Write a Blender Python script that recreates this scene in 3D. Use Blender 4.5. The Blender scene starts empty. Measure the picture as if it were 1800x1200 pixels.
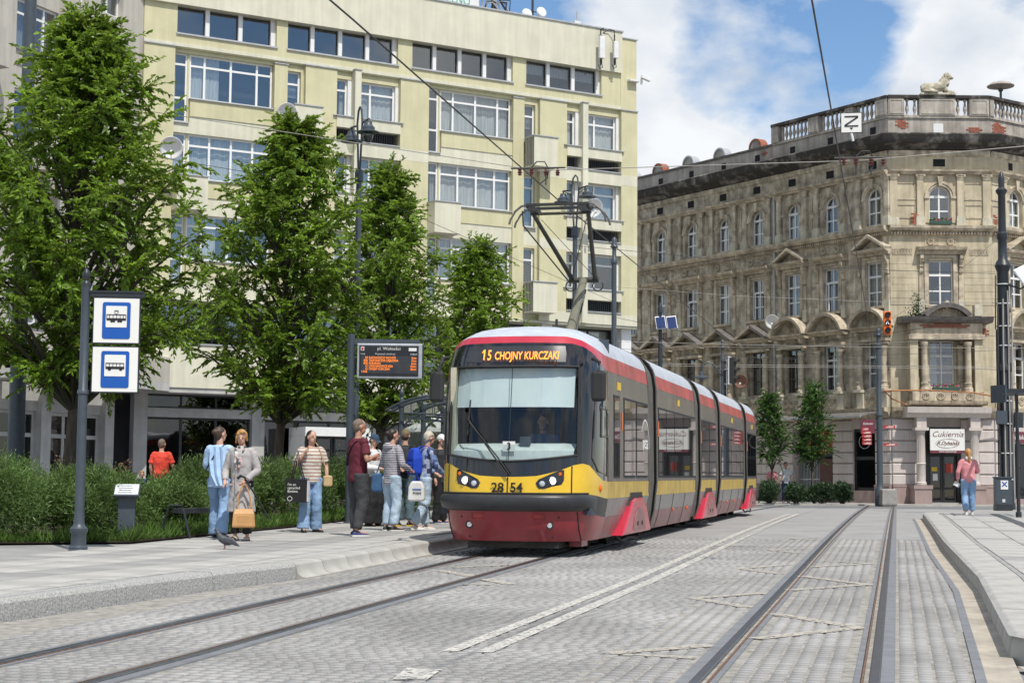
import bpy, math, random
import numpy as np
from mathutils import Matrix, Vector

random.seed(7); RNG = np.random.default_rng(7)
scene = bpy.context.scene
COL = scene.collection
R_ = math.radians

# ---------------------------------------------------------------- camera
CAM_H = 0.95
pitch, roll = math.atan((848 - 600) / 2900), 0.008
fw = Vector((0, math.cos(pitch), math.sin(pitch))); upv = Vector((0, -math.sin(pitch), math.cos(pitch))); rtv = Vector((1, 0, 0))
cr = rtv * math.cos(roll) + upv * math.sin(roll); cu = upv * math.cos(roll) - rtv * math.sin(roll)
cd = bpy.data.cameras.new('camera'); cd.lens = 58.0; cd.sensor_width = 36.0; cd.clip_start = .1; cd.clip_end = 6000
cam = bpy.data.objects.new('camera', cd); COL.objects.link(cam)
cam.matrix_world = Matrix(((cr.x, cu.x, -fw.x, 0), (cr.y, cu.y, -fw.y, 0), (cr.z, cu.z, -fw.z, CAM_H), (0, 0, 0, 1)))
scene.camera = cam

# ---------------------------------------------------------------- sky, sun, exposure
SUN_AZ, SUN_EL = (0.41, -0.912), 58.0
world = bpy.data.worlds.new('World'); scene.world = world; world.use_nodes = True
nt = world.node_tree; nt.nodes.clear()
def N(t, **k):
    n = nt.nodes.new(t)
    for a, b in k.items(): setattr(n, a, b)
    return n
def Lk(a, b): nt.links.new(a, b)
sky = N('ShaderNodeTexSky'); sky.sky_type = 'NISHITA'; sky.sun_disc = False
sky.sun_elevation = R_(SUN_EL); sky.sun_rotation = math.atan2(SUN_AZ[0], SUN_AZ[1]); sky.air_density = 1.0; sky.dust_density = .3; sky.ozone_density = 3.0
tc = N('ShaderNodeTexCoord')
mp = N('ShaderNodeMapping'); mp.inputs['Location'].default_value = (3.42, 0.9, 1.1); mp.inputs['Scale'].default_value = (1.0, 1.0, 1.6)
Lk(tc.outputs['Generated'], mp.inputs['Vector'])
n1 = N('ShaderNodeTexNoise'); n1.inputs['Scale'].default_value = 4.6; n1.inputs['Detail'].default_value = 9; n1.inputs['Roughness'].default_value = .54
Lk(mp.outputs[0], n1.inputs['Vector'])
def ray_dir(x, y): return (cr * ((x - 900) / 2900) + cu * ((600 - y) / 2900) + fw).normalized()
cur_ = n1.outputs['Fac']
for (px_, py_, wd_, am_) in ((1385, 85, .054, -.21), (1180, 130, .060, .13), (1640, 60, .085, .13), (1250, 330, .05, .03)):   # cloud banks and the blue gap between them
    dt = N('ShaderNodeVectorMath', operation='DOT_PRODUCT'); nz_ = N('ShaderNodeVectorMath', operation='NORMALIZE'); Lk(tc.outputs['Generated'], nz_.inputs[0]); Lk(nz_.outputs[0], dt.inputs[0]); dt.inputs[1].default_value = ray_dir(px_, py_)
    mr = N('ShaderNodeMapRange', interpolation_type='SMOOTHSTEP'); mr.inputs['From Min'].default_value = math.cos(wd_ * 1.7); mr.inputs['From Max'].default_value = 1.0; mr.inputs['To Max'].default_value = am_; Lk(dt.outputs['Value'], mr.inputs['Value'])
    ad = N('ShaderNodeMath', operation='ADD'); Lk(cur_, ad.inputs[0]); Lk(mr.outputs[0], ad.inputs[1]); cur_ = ad.outputs[0]
r1 = N('ShaderNodeValToRGB'); r1.color_ramp.elements[0].position = .435; r1.color_ramp.elements[1].position = .525
Lk(cur_, r1.inputs[0])
n2 = N('ShaderNodeTexNoise'); n2.inputs['Scale'].default_value = 8.0; n2.inputs['Detail'].default_value = 6; n2.inputs['Roughness'].default_value = .5
Lk(mp.outputs[0], n2.inputs['Vector'])
r2 = N('ShaderNodeValToRGB'); r2.color_ramp.elements[0].position = .36; r2.color_ramp.elements[1].position = .60
r2.color_ramp.elements[0].color = (4.6, 5.2, 6.1, 1); r2.color_ramp.elements[1].color = (7.9, 8.1, 8.3, 1)
Lk(n2.outputs['Fac'], r2.inputs[0])
mx = N('ShaderNodeMix', data_type='RGBA')
Lk(r1.outputs[0], mx.inputs['Factor']); hsv = N('ShaderNodeHueSaturation'); hsv.inputs['Saturation'].default_value = 1.1; hsv.inputs['Value'].default_value = 1.2; Lk(sky.outputs[0], hsv.inputs['Color']); Lk(hsv.outputs[0], mx.inputs['A']); Lk(r2.outputs[0], mx.inputs['B'])
bg = N('ShaderNodeBackground'); bg.inputs['Strength'].default_value = .12; Lk(mx.outputs['Result'], bg.inputs[0])
wo = N('ShaderNodeOutputWorld'); Lk(bg.outputs[0], wo.inputs[0])
world.cycles.sampling_method = 'MANUAL'; world.cycles.sample_map_resolution = 512
sl = bpy.data.lights.new('sun', 'SUN'); sl.energy = 4.2; sl.angle = R_(.53); sl.color = (1, .955, .88)
so = bpy.data.objects.new('sun', sl); COL.objects.link(so)
_s = Vector((SUN_AZ[0] * math.cos(R_(SUN_EL)), SUN_AZ[1] * math.cos(R_(SUN_EL)), math.sin(R_(SUN_EL)))).normalized()
so.rotation_euler = _s.to_track_quat('Z', 'Y').to_euler(); so.location = (20, -20, 40)
vs = scene.view_settings; vs.view_transform = 'Standard'; vs.look = 'None'; vs.exposure = 0.0; vs.gamma = 1.0; vs.use_curve_mapping = False
scene.cycles.max_bounces = 6; scene.cycles.transparent_max_bounces = 12; scene.cycles.use_denoising = True
scene.cycles.caustics_reflective = False; scene.cycles.caustics_refractive = False
scene.cycles.glossy_bounces = 3; scene.cycles.diffuse_bounces = 3; scene.cycles.transmission_bounces = 4

# ---------------------------------------------------------------- materials
MATS = {}
def mat(name, col, rough=.6, metal=0., var=.12, sc=4., bump=0., bsc=40., col2=None, spec=.5, coat=0., island=0., streak=0., trans=0., emit=0., lo=.35, hi=.65, stretch=None):
    if name in MATS: return MATS[name]
    m = bpy.data.materials.new(name); m.use_nodes = True; t = m.node_tree; t.nodes.clear(); MATS[name] = m
    def n(ty, **k):
        q = t.nodes.new(ty)
        for a, b in k.items(): setattr(q, a, b)
        return q
    L = t.links.new
    out = n('ShaderNodeOutputMaterial'); b = n('ShaderNodeBsdfPrincipled')
    L(b.outputs[0], out.inputs[0])
    b.inputs['Roughness'].default_value = rough; b.inputs['Metallic'].default_value = metal
    b.inputs['Specular IOR Level'].default_value = spec; b.inputs['Coat Weight'].default_value = coat; b.inputs['Coat Roughness'].default_value = .06
    c = Vector(col); A = [min(1, x * (1 - var)) for x in c]; B = list(col2) if col2 else [min(1, x * (1 + var)) for x in c]
    co = n('ShaderNodeTexCoord'); vec = co.outputs['Object']
    if stretch:
        mpn = n('ShaderNodeMapping'); mpn.inputs['Scale'].default_value = stretch; L(vec, mpn.inputs[0]); vec = mpn.outputs[0]
    cur = None
    if var or col2:
        nz = n('ShaderNodeTexNoise'); nz.inputs['Scale'].default_value = sc; nz.inputs['Detail'].default_value = 7; nz.inputs['Roughness'].default_value = .6
        L(vec, nz.inputs['Vector'])
        rp = n('ShaderNodeValToRGB'); rp.color_ramp.elements[0].position = lo; rp.color_ramp.elements[1].position = hi
        rp.color_ramp.elements[0].color = (*A, 1); rp.color_ramp.elements[1].color = (*B, 1)
        L(nz.outputs['Fac'], rp.inputs[0]); cur = rp.outputs[0]
    if streak:
        mpn = n('ShaderNodeMapping'); mpn.inputs['Scale'].default_value = (5, 5, .35); L(co.outputs['Object'], mpn.inputs[0])
        ns = n('ShaderNodeTexNoise'); ns.inputs['Scale'].default_value = 1.0; ns.inputs['Detail'].default_value = 5; L(mpn.outputs[0], ns.inputs['Vector'])
        rs = n('ShaderNodeValToRGB'); rs.color_ramp.elements[0].position = .40; rs.color_ramp.elements[1].position = .62
        rs.color_ramp.elements[0].color = (1 - streak,) * 3 + (1,); rs.color_ramp.elements[1].color = (1, 1, 1, 1); L(ns.outputs['Fac'], rs.inputs[0])
        mm = n('ShaderNodeMix', data_type='RGBA', blend_type='MULTIPLY'); mm.inputs['Factor'].default_value = 1
        if cur: L(cur, mm.inputs['A'])
        else: mm.inputs['A'].default_value = (*c, 1)
        L(rs.outputs[0], mm.inputs['B']); cur = mm.outputs['Result']
    if island:
        g = n('ShaderNodeNewGeometry'); hs = n('ShaderNodeHueSaturation'); ma = n('ShaderNodeMapRange')
        ma.inputs['To Min'].default_value = 1 - island; ma.inputs['To Max'].default_value = 1 + island
        L(g.outputs['Random Per Island'], ma.inputs['Value']); L(ma.outputs[0], hs.inputs['Value'])
        if cur: L(cur, hs.inputs['Color'])
        else: hs.inputs['Color'].default_value = (*c, 1)
        cur = hs.outputs[0]
    if cur: L(cur, b.inputs['Base Color'])
    else: b.inputs['Base Color'].default_value = (*c, 1)
    if bump:
        nb = n('ShaderNodeTexNoise'); nb.inputs['Scale'].default_value = bsc; nb.inputs['Detail'].default_value = 4; L(vec, nb.inputs['Vector'])
        bp = n('ShaderNodeBump'); bp.inputs['Strength'].default_value = bump; bp.inputs['Distance'].default_value = .02; L(nb.outputs['Fac'], bp.inputs['Height']); L(bp.outputs[0], b.inputs['Normal'])
    if trans:
        tr = n('ShaderNodeBsdfTranslucent'); ms = n('ShaderNodeMixShader'); ms.inputs[0].default_value = trans
        if cur:
            h2 = n('ShaderNodeHueSaturation'); h2.inputs['Value'].default_value = 1.5; h2.inputs['Hue'].default_value = .48; L(cur, h2.inputs['Color']); L(h2.outputs[0], tr.inputs['Color'])
        else: tr.inputs['Color'].default_value = (*c, 1)
        L(b.outputs[0], ms.inputs[1]); L(tr.outputs[0], ms.inputs[2]); L(ms.outputs[0], out.inputs[0])
    if emit:
        b.inputs['Emission Color'].default_value = (*c, 1); b.inputs['Emission Strength'].default_value = emit
    return m

def glass_mat(name, tint=(.8, .84, .86), refl=1.0, rough=.015, ior=1.5, wavy=0.):
    if name in MATS: return MATS[name]
    m = bpy.data.materials.new(name); m.use_nodes = True; t = m.node_tree; t.nodes.clear(); MATS[name] = m
    out = t.nodes.new('ShaderNodeOutputMaterial'); tr = t.nodes.new('ShaderNodeBsdfTransparent'); tr.inputs[0].default_value = (*tint, 1)
    gl = t.nodes.new('ShaderNodeBsdfGlossy'); gl.inputs['Roughness'].default_value = rough; gl.inputs['Color'].default_value = (refl, refl, refl, 1)
    ms = t.nodes.new('ShaderNodeMixShader'); lw = t.nodes.new('ShaderNodeLayerWeight'); lw.inputs['Blend'].default_value = .5
    r0 = ((ior - 1) / (ior + 1)) ** 2; pwr = t.nodes.new('ShaderNodeMath'); pwr.operation = 'POWER'; pwr.inputs[1].default_value = 5; t.links.new(lw.outputs['Facing'], pwr.inputs[0])
    fr = t.nodes.new('ShaderNodeMath'); fr.operation = 'MULTIPLY_ADD'; fr.inputs[1].default_value = 1 - r0; fr.inputs[2].default_value = r0; t.links.new(pwr.outputs[0], fr.inputs[0])
    if wavy:
        co = t.nodes.new('ShaderNodeTexCoord'); nz = t.nodes.new('ShaderNodeTexNoise'); nz.inputs['Scale'].default_value = 1.6; t.links.new(co.outputs['Object'], nz.inputs['Vector'])
        bp = t.nodes.new('ShaderNodeBump'); bp.inputs['Strength'].default_value = wavy; bp.inputs['Distance'].default_value = .05; t.links.new(nz.outputs['Fac'], bp.inputs['Height'])
        t.links.new(bp.outputs[0], gl.inputs['Normal'])
    t.links.new(fr.outputs[0], ms.inputs[0]); t.links.new(tr.outputs[0], ms.inputs[1]); t.links.new(gl.outputs[0], ms.inputs[2]); t.links.new(ms.outputs[0], out.inputs[0])
    return m

# ---------------------------------------------------------------- mesh builder
class MB:
    def __init__(s): s.v = []; s.f = []
    def add(s, vs, fs):
        o = len(s.v); s.v += [tuple(p) for p in vs]; s.f += [tuple(i + o for i in f) for f in fs]; return s
    def box(s, x0, x1, y0, y1, z0, z1):
        return s.add([(x0, y0, z0), (x1, y0, z0), (x1, y1, z0), (x0, y1, z0), (x0, y0, z1), (x1, y0, z1), (x1, y1, z1), (x0, y1, z1)],
                     [(0, 3, 2, 1), (4, 5, 6, 7), (0, 1, 5, 4), (1, 2, 6, 5), (2, 3, 7, 6), (3, 0, 4, 7)])
    def obox(s, c, size, R=None):
        h = [q / 2 for q in size]; R = R or Matrix.Identity(3); c = Vector(c)
        P = [c + R @ Vector((a * h[0], b * h[1], d * h[2])) for d in (-1, 1) for a, b in ((-1, -1), (1, -1), (1, 1), (-1, 1))]
        return s.add(P, [(0, 3, 2, 1), (4, 5, 6, 7), (0, 1, 5, 4), (1, 2, 6, 5), (2, 3, 7, 6), (3, 0, 4, 7)])
    def rings(s, rings, cap=True, closed=True):
        n = len(rings[0]); vs = [p for r in rings for p in r]; fs = []
        for i in range(len(rings) - 1):
            for j in range(n if closed else n - 1):
                k = (j + 1) % n; fs.append((i * n + j, i * n + k, (i + 1) * n + k, (i + 1) * n + j))
        if cap and closed: fs.append(tuple(range(n - 1, -1, -1))); fs.append(tuple((len(rings) - 1) * n + j for j in range(n)))
        return s.add(vs, fs)
    def path(s, pts, r, n=8, cap=True, el=None):
        pts = [Vector(p) for p in pts]; rs = r if isinstance(r, (list, tuple)) else [r] * len(pts); rings = []
        for i, p in enumerate(pts):
            d = (pts[min(i + 1, len(pts) - 1)] - pts[max(i - 1, 0)])
            d = d.normalized() if d.length > 1e-9 else Vector((0, 0, 1))
            a = Vector((0, 1, 0)) if abs(d.z) > .9 else Vector((0, 0, 1))
            x = a.cross(d).normalized(); y = d.cross(x).normalized()
            ex, ey = (el[i] if el else (1, 1))
            rings.append([p + x * (math.cos(2 * math.pi * k / n) * rs[i] * ex) + y * (math.sin(2 * math.pi * k / n) * rs[i] * ey) for k in range(n)])
        return s.rings(rings, cap)
    def tube(s, a, b, r, r2=None, n=8): return s.path([a, b], [r, r if r2 is None else r2], n)
    def lathe(s, prof, n=12, c=(0, 0, 0)):
        return s.rings([[(c[0] + r * math.cos(2 * math.pi * k / n), c[1] + r * math.sin(2 * math.pi * k / n), c[2] + z) for k in range(n)] for r, z in prof])
    def prism(s, poly, a, b, ax='y'):
        f = {'y': lambda p, q: (p[0], q, p[1]), 'x': lambda p, q: (q, p[0], p[1]), 'z': lambda p, q: (p[0], p[1], q)}[ax]
        return s.rings([[f(p, a) for p in poly], [f(p, b) for p in poly]])
    def ell(s, c, r, n=12, m=8, R=None):
        c = Vector(c); R = R or Matrix.Identity(3); rg = []
        for i in range(m + 1):
            t = math.pi * (i + (.08 if i == 0 else -.08 if i == m else 0)) / m
            rg.append([c + R @ Vector((r[0] * math.sin(t) * math.cos(2 * math.pi * k / n), r[1] * math.sin(t) * math.sin(2 * math.pi * k / n), -r[2] * math.cos(t))) for k in range(n)])
        return s.rings(rg)
    def quad(s, a, b, c, d): return s.add([a, b, c, d], [(0, 1, 2, 3)])
    def grid(s, rows):
        n = len(rows[0]); return s.add([p for r in rows for p in r], [(i * n + j, i * n + j + 1, (i + 1) * n + j + 1, (i + 1) * n + j) for i in range(len(rows) - 1) for j in range(n - 1)])
    def mesh(s, name, m=None, smooth=False, ang=.7):
        me = bpy.data.meshes.new(name); me.from_pydata(s.v, [], s.f)
        if m: me.materials.append(MATS[m] if isinstance(m, str) else m)
        if smooth:
            me.polygons.foreach_set('use_smooth', [True] * len(me.polygons))
            me.set_sharp_from_angle(angle=ang)
        return me
    def build(s, name, m, parent=None, M=None, smooth=False, bevel=0., solid=0., ang=.7):
        o = put(name, s.mesh(name, m, smooth, ang), parent, M)
        if solid: q = o.modifiers.new('thick', 'SOLIDIFY'); q.thickness = solid; q.offset = -1
        if bevel: q = o.modifiers.new('bevel', 'BEVEL'); q.width = bevel; q.segments = 2; q.limit_method = 'ANGLE'
        return o
def put(name, me, parent=None, M=None):
    o = bpy.data.objects.new(name, me); COL.objects.link(o)
    if parent is not None: o.parent = parent
    if M is not None: o.matrix_local = M
    return o
def tag(o, label, cat, group=None):
    o['label'] = label; o['category'] = cat
    if group: o['group'] = group
    return o
def thing(name, label, cat, loc=(0, 0, 0), rz=0., group=None):
    o = bpy.data.objects.new(name, None); COL.objects.link(o); o.location = loc; o.rotation_euler = (0, 0, rz); o.empty_display_size = .3
    return tag(o, label, cat, group)
def struct(o, kind='structure'): o['kind'] = kind; return o
def copy_tree(o, parent=None):
    c = o.copy(); COL.objects.link(c)
    if parent is not None: c.parent = parent
    for ch in [q for q in bpy.data.objects if q.parent == o]: copy_tree(ch, c)
    return c
def T(x, y, z, rz=0., s=None):
    m = Matrix.Translation((x, y, z)) @ Matrix.Rotation(rz, 4, 'Z')
    if s: m = m @ Matrix.Diagonal((*s, 1))
    return m
_tx = {}
def text(s, size=1., align='CENTER', shear=0., ext=.002, wide=1., bold=0.):
    """flat lettering mesh lying in local x-z plane, facing -y, baseline z=0"""
    k = (s, size, align, shear, wide, bold)
    if k in _tx: return _tx[k]
    c = bpy.data.curves.new('lettering', 'FONT'); c.body = s; c.size = size; c.align_x = align; c.shear = shear; c.extrude = ext; c.resolution_u = 3; c.offset = bold
    o = bpy.data.objects.new('lettering', c); COL.objects.link(o)
    dg = bpy.context.evaluated_depsgraph_get(); me = bpy.data.meshes.new_from_object(o.evaluated_get(dg))
    bpy.data.objects.remove(o); bpy.data.curves.remove(c)
    me.transform(Matrix.Rotation(math.pi / 2, 4, 'X') @ Matrix.Diagonal((wide, 1, 1, 1))); _tx[k] = me; return me
def letter(s, m, parent, M, name='lettering', **k):
    me = text(s, **k).copy(); me.materials.clear(); me.materials.append(MATS[m]); return put(name, me, parent, M)
def gz(y):
    s = .0115
    if y < 24: return s * (y - 32)
    if y < 56: return s * ((y - 24) - (y - 24) ** 2 / 64) - 8 * s
    return 8 * s
FARZ = .15  # pavement before the tenement
PL = .17   # platform height above the road

# ================================================================= GROUND, ROAD, TRACKS, PLATFORMS
mat('ground', (.25, .245, .24), .9, var=.15, sc=.6, bump=.3, bsc=30)
mat('joint_sand', (.30, .283, .252), .95, var=.3, sc=9, bump=.4, bsc=90)
mat('sett', (.305, .298, .288), .78, var=.24, sc=.4, island=.09, bump=.16, bsc=60)
mat('road_far', (.30, .292, .282), .8, var=.12, sc=.8, bump=.25, bsc=11)
mat('asphalt', (.19, .19, .195), .85, var=.15, sc=.7, bump=.4, bsc=60)
mat('slab', (.40, .388, .36), .75, var=.17, sc=1.1, bump=.15, bsc=80)
mat('slab_dark', (.30, .293, .28), .78, var=.16, sc=1.1, bump=.15, bsc=80)
mat('granite', (.36, .355, .335), .75, var=.35, sc=55, bump=.5, bsc=35)
mat('concrete_kerb', (.40, .385, .35), .7, var=.14, sc=2.5, bump=.12, bsc=60)
mat('gutter', (.40, .355, .29), .85, var=.2, sc=3, bump=.15)
mat('mastic', (.185, .19, .20), .6, var=.15, sc=6, bump=.2, bsc=90)
mat('rail_steel', (.16, .165, .18), .3, metal=.85, var=.2, sc=14)
mat('rust', (.15, .085, .055), .9, var=.35, sc=20)
mat('grit', (.27, .22, .17), .95, var=.4, sc=60, bump=.5)
mat('soil', (.07, .052, .036), .95, var=.3, sc=8, bump=.6, bsc=30)

DX, DY = .2272, .9738      # direction of the street
def lerp(pts, y):
    for (x0, y0), (x1, y1) in zip(pts, pts[1:]):
        if y <= y1 or (x1, y1) == pts[-1]: return x0 + (x1 - x0) * (y - y0) / (y1 - y0)
KL = [(-8.6, 6.), (-6.4, 9.6), (-5.15, 11.8), (-4.19, 13.7), (-3.4, 16.43), (-2.44, 18.99), (-1.82, 21.51), (-.94, 25.5), (7.58, 62.)]
KR = [(3.47, 11.6), (4.97, 17.66), (6.75, 25.84), (10.48, 42.0), (11.0, 44.3)]
XL = [(-5.6, 0.), (-2.80, 10.8), (-.06, 23.2), (3.3, 37.6), (13.0, 78.)]
XR = [(-.70, 0.), (13.3, 60.), (17.5, 78.)]
xl = lambda y: lerp(XL, y)
xr = lambda y: lerp(XR, y)

rows = []
ys = [-150, -60, -20, 0] + list(range(4, 44, 2)) + [60, 90, 150, 300, 700, 1500, 3000]
b = MB().grid([[(x, y, gz(max(y, -60)) - .045) for x in (-3000, -300, -40, -10, 10, 40, 300, 3000)] for y in ys])
struct(b.build('ground', 'ground'))
road = struct(MB().grid([[(x0 + (x1 - x0) * k / 4, y, gz(y) - .0085) for k in range(5)] for y, x0, x1 in [(y, lerp(KL, y) + .1, lerp(KR, y) - .15) for y in np.arange(6., 31.1, 1.)]]).build('road', 'joint_sand'))
struct(MB().grid([[(x, y, gz(y) - .004) for x in np.linspace(lerp(KL, min(y, 62)) + .05, lerp(KR, y) + (.1 if y < 44 else (y - 44) * 2.4), 6)] for y in list(np.arange(30.2, 44.1, 1.5)) + [46, 48, 50, 54, 58, 62]]).build('road_beyond', 'road_far'))
struct(MB().grid([[(x, y, gz(y) - .012) for x in (-30, 0, 20, 60, 120)] for y in (50, 60, 66, 71.6 )]).build('crossing_street', 'asphalt'))

# rails: profile across (offset from the running edge, height), sign points away from the track's middle
def rail_run(parent, xc, side, y0, y1, step=1.5):
    yy = list(np.arange(y0, y1, step)) + [y1]
    def rib(prof, name, m):
        rws = []
        for y in yy:
            cx = xc(y); z = gz(y)
            rws.append([(cx + DY * side * (.5 + o), y - DX * side * (.5 + o), z + h) for o, h in prof])
        if side > 0: rws = [r[::-1] for r in rws]
        return MB().grid(rws).build(name, m, parent)
    rib([(.155, -.02), (.15, .003), (.066, .004), (.064, -.01)], 'joint_seal', 'mastic')
    rib([(.066, -.01), (.064, .009), (.058, .012), (.004, .012), (0, .006), (-.002, -.006)], 'rail_head', 'rail_steel')
    rib([(-.001, -.004), (-.004, -.03), (-.034, -.03), (-.036, -.004)], 'rail_groove', 'grit')
    rib([(-.035, -.02), (-.036, .006), (-.048, .006), (-.056, -.01)], 'rail_lip', 'rust')
    rib([(-.055, -.01), (-.056, .002), (-.095, .003), (-.10, -.02)], 'joint_seal', 'mastic')
for nm, xc in (('tram_track', xl), ('tram_track', xr)):
    tk = thing(nm, '', ''); del tk['label'], tk['category']; struct(tk)
    for sd in (-1, 1): rail_run(tk, xc, sd, 4., 76.)
# rails of the line that crosses in front of the corner house
tk = thing('tram_track', '', ''); del tk['label'], tk['category']; struct(tk)
for off in (0, 1.0):
    pts = [(2 + i * 1.5, 64.5 + off - .0045 * (i * 1.5 - 12) ** 2 * .4) for i in range(30)]
    b = MB(); b.grid([[(x, y - .06, gz(y) + .004), (x, y + .06, gz(y) + .004)] for x, y in pts]); b.build('rail_head', 'rail_steel', tk)

# setts
C0 = np.array([0., 0.])
cells = []
class sett_arrays_flag: pass
a = 8.7; k = 0
while a < 31:
    w0 = .118; off = random.uniform(0, .1); b_ = -6.5 + off
    while b_ < 8.8:
        reg = b_ > 3.0 * .0 + ((xr(a * DY - b_ * DX) - 1.35) * DY - (a * DY - b_ * DX) * DX)
        if reg and b_ < 8.7 and not getattr(sett_arrays_flag, 'x', False): b_ = math.ceil(b_ / .113) * .113
        w = .098 if reg else random.uniform(.088, .118)
        cx, cy = a * DX + (b_ + w / 2) * DY, a * DY - (b_ + w / 2) * DX
        b_ += w + (.0149 if reg else .011)
        if cy < 8.6 or cy > 30.7: continue
        if abs(cx / cy) > .335: continue
        if cx < lerp(KL, cy) + .09 + (.10 if cy > 18 else 0): continue
        if cx > lerp(KR, cy) - .275: continue
        bad = False
        for f in (xl, xr):
            l = (cx - f(cy)) * DY
            if .345 < abs(l) < .715: bad = True
        if bad: continue
        cells.append((cx, cy, w, w0 * random.uniform(.84, 1.0) - .005))
    a += w0 + .008; k += 1
cells = np.array(cells)
rr = RNG.random((len(cells), 6))
dv = np.array([DX, DY]); nv = np.array([DY, -DX])
def sett_arrays(c, q):
    n = len(c); hw = c[:, 2:3] / 2; hl = c[:, 3:4] / 2; V = np.zeros((n, 8, 3))
    z = np.array([gz(y) for y in c[:, 1]])
    ang = (q[:, 0:1] - .5) * .10
    for i, (sx, sy) in enumerate(((-1, -1), (1, -1), (1, 1), (-1, 1))):
        for top in (0, 1):
            ins = .005 if top else 0.
            ox = sx * (hw - ins) + ang * sy * hl; oy = sy * (hl - ins) - ang * sx * hw
            V[:, i + 4 * top, :2] = c[:, :2] + ox * nv + oy * dv
            V[:, i + 4 * top, 2] = z + ((q[:, 1] - .75) * .0022 + (q[:, 2 + i] - .5) * .0012 if top else -.032)
    return V
def sett_mesh(name, V):
    n = len(V); F = np.array([(4, 5, 6, 7), (0, 1, 5, 4), (1, 2, 6, 5), (2, 3, 7, 6), (3, 0, 4, 7)])
    fi = (np.arange(n)[:, None, None] * 8 + F[None]).reshape(-1, 4)
    me = bpy.data.meshes.new(name); me.vertices.add(n * 8); me.vertices.foreach_set('co', V.reshape(-1))
    me.loops.add(len(fi) * 4); me.loops.foreach_set('vertex_index', fi.reshape(-1)); me.polygons.add(len(fi)); me.polygons.foreach_set('loop_start', np.arange(len(fi)) * 4)
    me.update(); me.validate(); me.materials.append(MATS['sett']); return me
order = np.argsort(cells[:, 1]); near, rest = order[:300], order[300:]
V = sett_arrays(cells, rr)
for i in near:
    o = V[i].mean(axis=0); put('sett', sett_mesh('sett', V[i:i + 1] - o), road, Matrix.Translation(o))
o = put('setts', sett_mesh('setts', V[rest]), road); o['kind'] = 'stuff'

# painted markings
def paint_mat(name, col, thr):
    m = mat(name, col, .8, var=.12, sc=12); t = m.node_tree; bs = next(x for x in t.nodes if x.type == 'BSDF_PRINCIPLED'); out = next(x for x in t.nodes if x.type == 'OUTPUT_MATERIAL')
    g = t.nodes.new('ShaderNodeTexCoord'); nz = t.nodes.new('ShaderNodeTexNoise'); nz.inputs['Scale'].default_value = 22; nz.inputs['Detail'].default_value = 8; nz.inputs['Roughness'].default_value = .7
    t.links.new(g.outputs['Object'], nz.inputs['Vector']); rp = t.nodes.new('ShaderNodeValToRGB'); rp.color_ramp.elements[0].position = thr; rp.color_ramp.elements[1].position = thr + .12; t.links.new(nz.outputs['Fac'], rp.inputs[0])
    ms = t.nodes.new('ShaderNodeMixShader'); tr = t.nodes.new('ShaderNodeBsdfTransparent'); t.links.new(rp.outputs[0], ms.inputs[0]); t.links.new(tr.outputs[0], ms.inputs[1]); t.links.new(bs.outputs[0], ms.inputs[2]); t.links.new(ms.outputs[0], out.inputs[0])
paint_mat('paint', (.53, .51, .46), .38); paint_mat('paint_worn', (.45, .415, .35), .40)
def ribbon(name, pts, w, m, zoff=.0045):
    rws = []; P = []
    for (x0, y0), (x1, y1) in zip(pts, pts[1:]):
        n = max(1, int(abs(y1 - y0) / 1.0)); P += [(x0 + (x1 - x0) * i / n, y0 + (y1 - y0) * i / n) for i in range(n)]
    P.append(pts[-1])
    for i, (x, y) in enumerate(P):
        q0, q1 = P[max(i - 1, 0)], P[min(i + 1, len(P) - 1)]; d = Vector((q1[0] - q0[0], q1[1] - q0[1])).normalized(); nx, ny = d.y * w / 2, -d.x * w / 2
        rws.append([(x - nx, y - ny, gz(y) + zoff), (x + nx, y + ny, gz(y) + zoff)])
    return struct(MB().grid(rws).build(name, m))
DLP = [(-.40, 11.72), (1.39, 18.95), (2.9, 25.5), (8.37, 49.6)]
ribbon('lane_line', [(x - .02, y) for x, y in DLP], .115, 'paint'); ribbon('lane_line', [(x + .215, y - .05) for x, y in DLP], .125, 'paint')
struct(MB().quad((-.71, 10.18, gz(10.2) + .007), (-.50, 10.18, gz(10.2) + .007), (-.43, 10.68, gz(10.7) + .007), (-.66, 10.75, gz(10.7) + .007)).build('dashed_line', 'paint'))
def pix(x, y):
    d = cr * ((x - 900) / 2900) + cu * ((600 - y) / 2900) + fw; Y = 20.
    for _ in range(50): t_ = (gz(Y) - CAM_H) / d.z; Y = .5 * Y + .5 * d.y * t_
    return (d.x * t_, d.y * t_)
ZZ = [[(1.955, 10.5), (1.19, 11.48), (2.02, 11.02)]]
for seg in ([(1342, 1042), (1220, 1051), (1315, 1067)], [(1247, 1134), (1072, 1148), (1222, 1156)], [(1385, 992), (1302, 999), (1372, 1008)], [(1422, 964), (1350, 966), (1410, 972)], [(1440, 945), (1390, 946.5), (1437, 949)],
            [(1407, 1012), (1525, 1027), (1387, 1037)], [(1357, 1078), (1512, 1103), (1327, 1122)], [(1445, 985), (1530, 990), (1425, 996)], [(773, 1002), (826, 1012)], [(850, 1017), (898, 1027)], [(797, 997), (898, 992)], [(800, 1026), (866, 1027)]):
    ribbon('zigzag_line', [pix(*p) for p in seg], .16, 'paint_worn', .0045)

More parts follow.
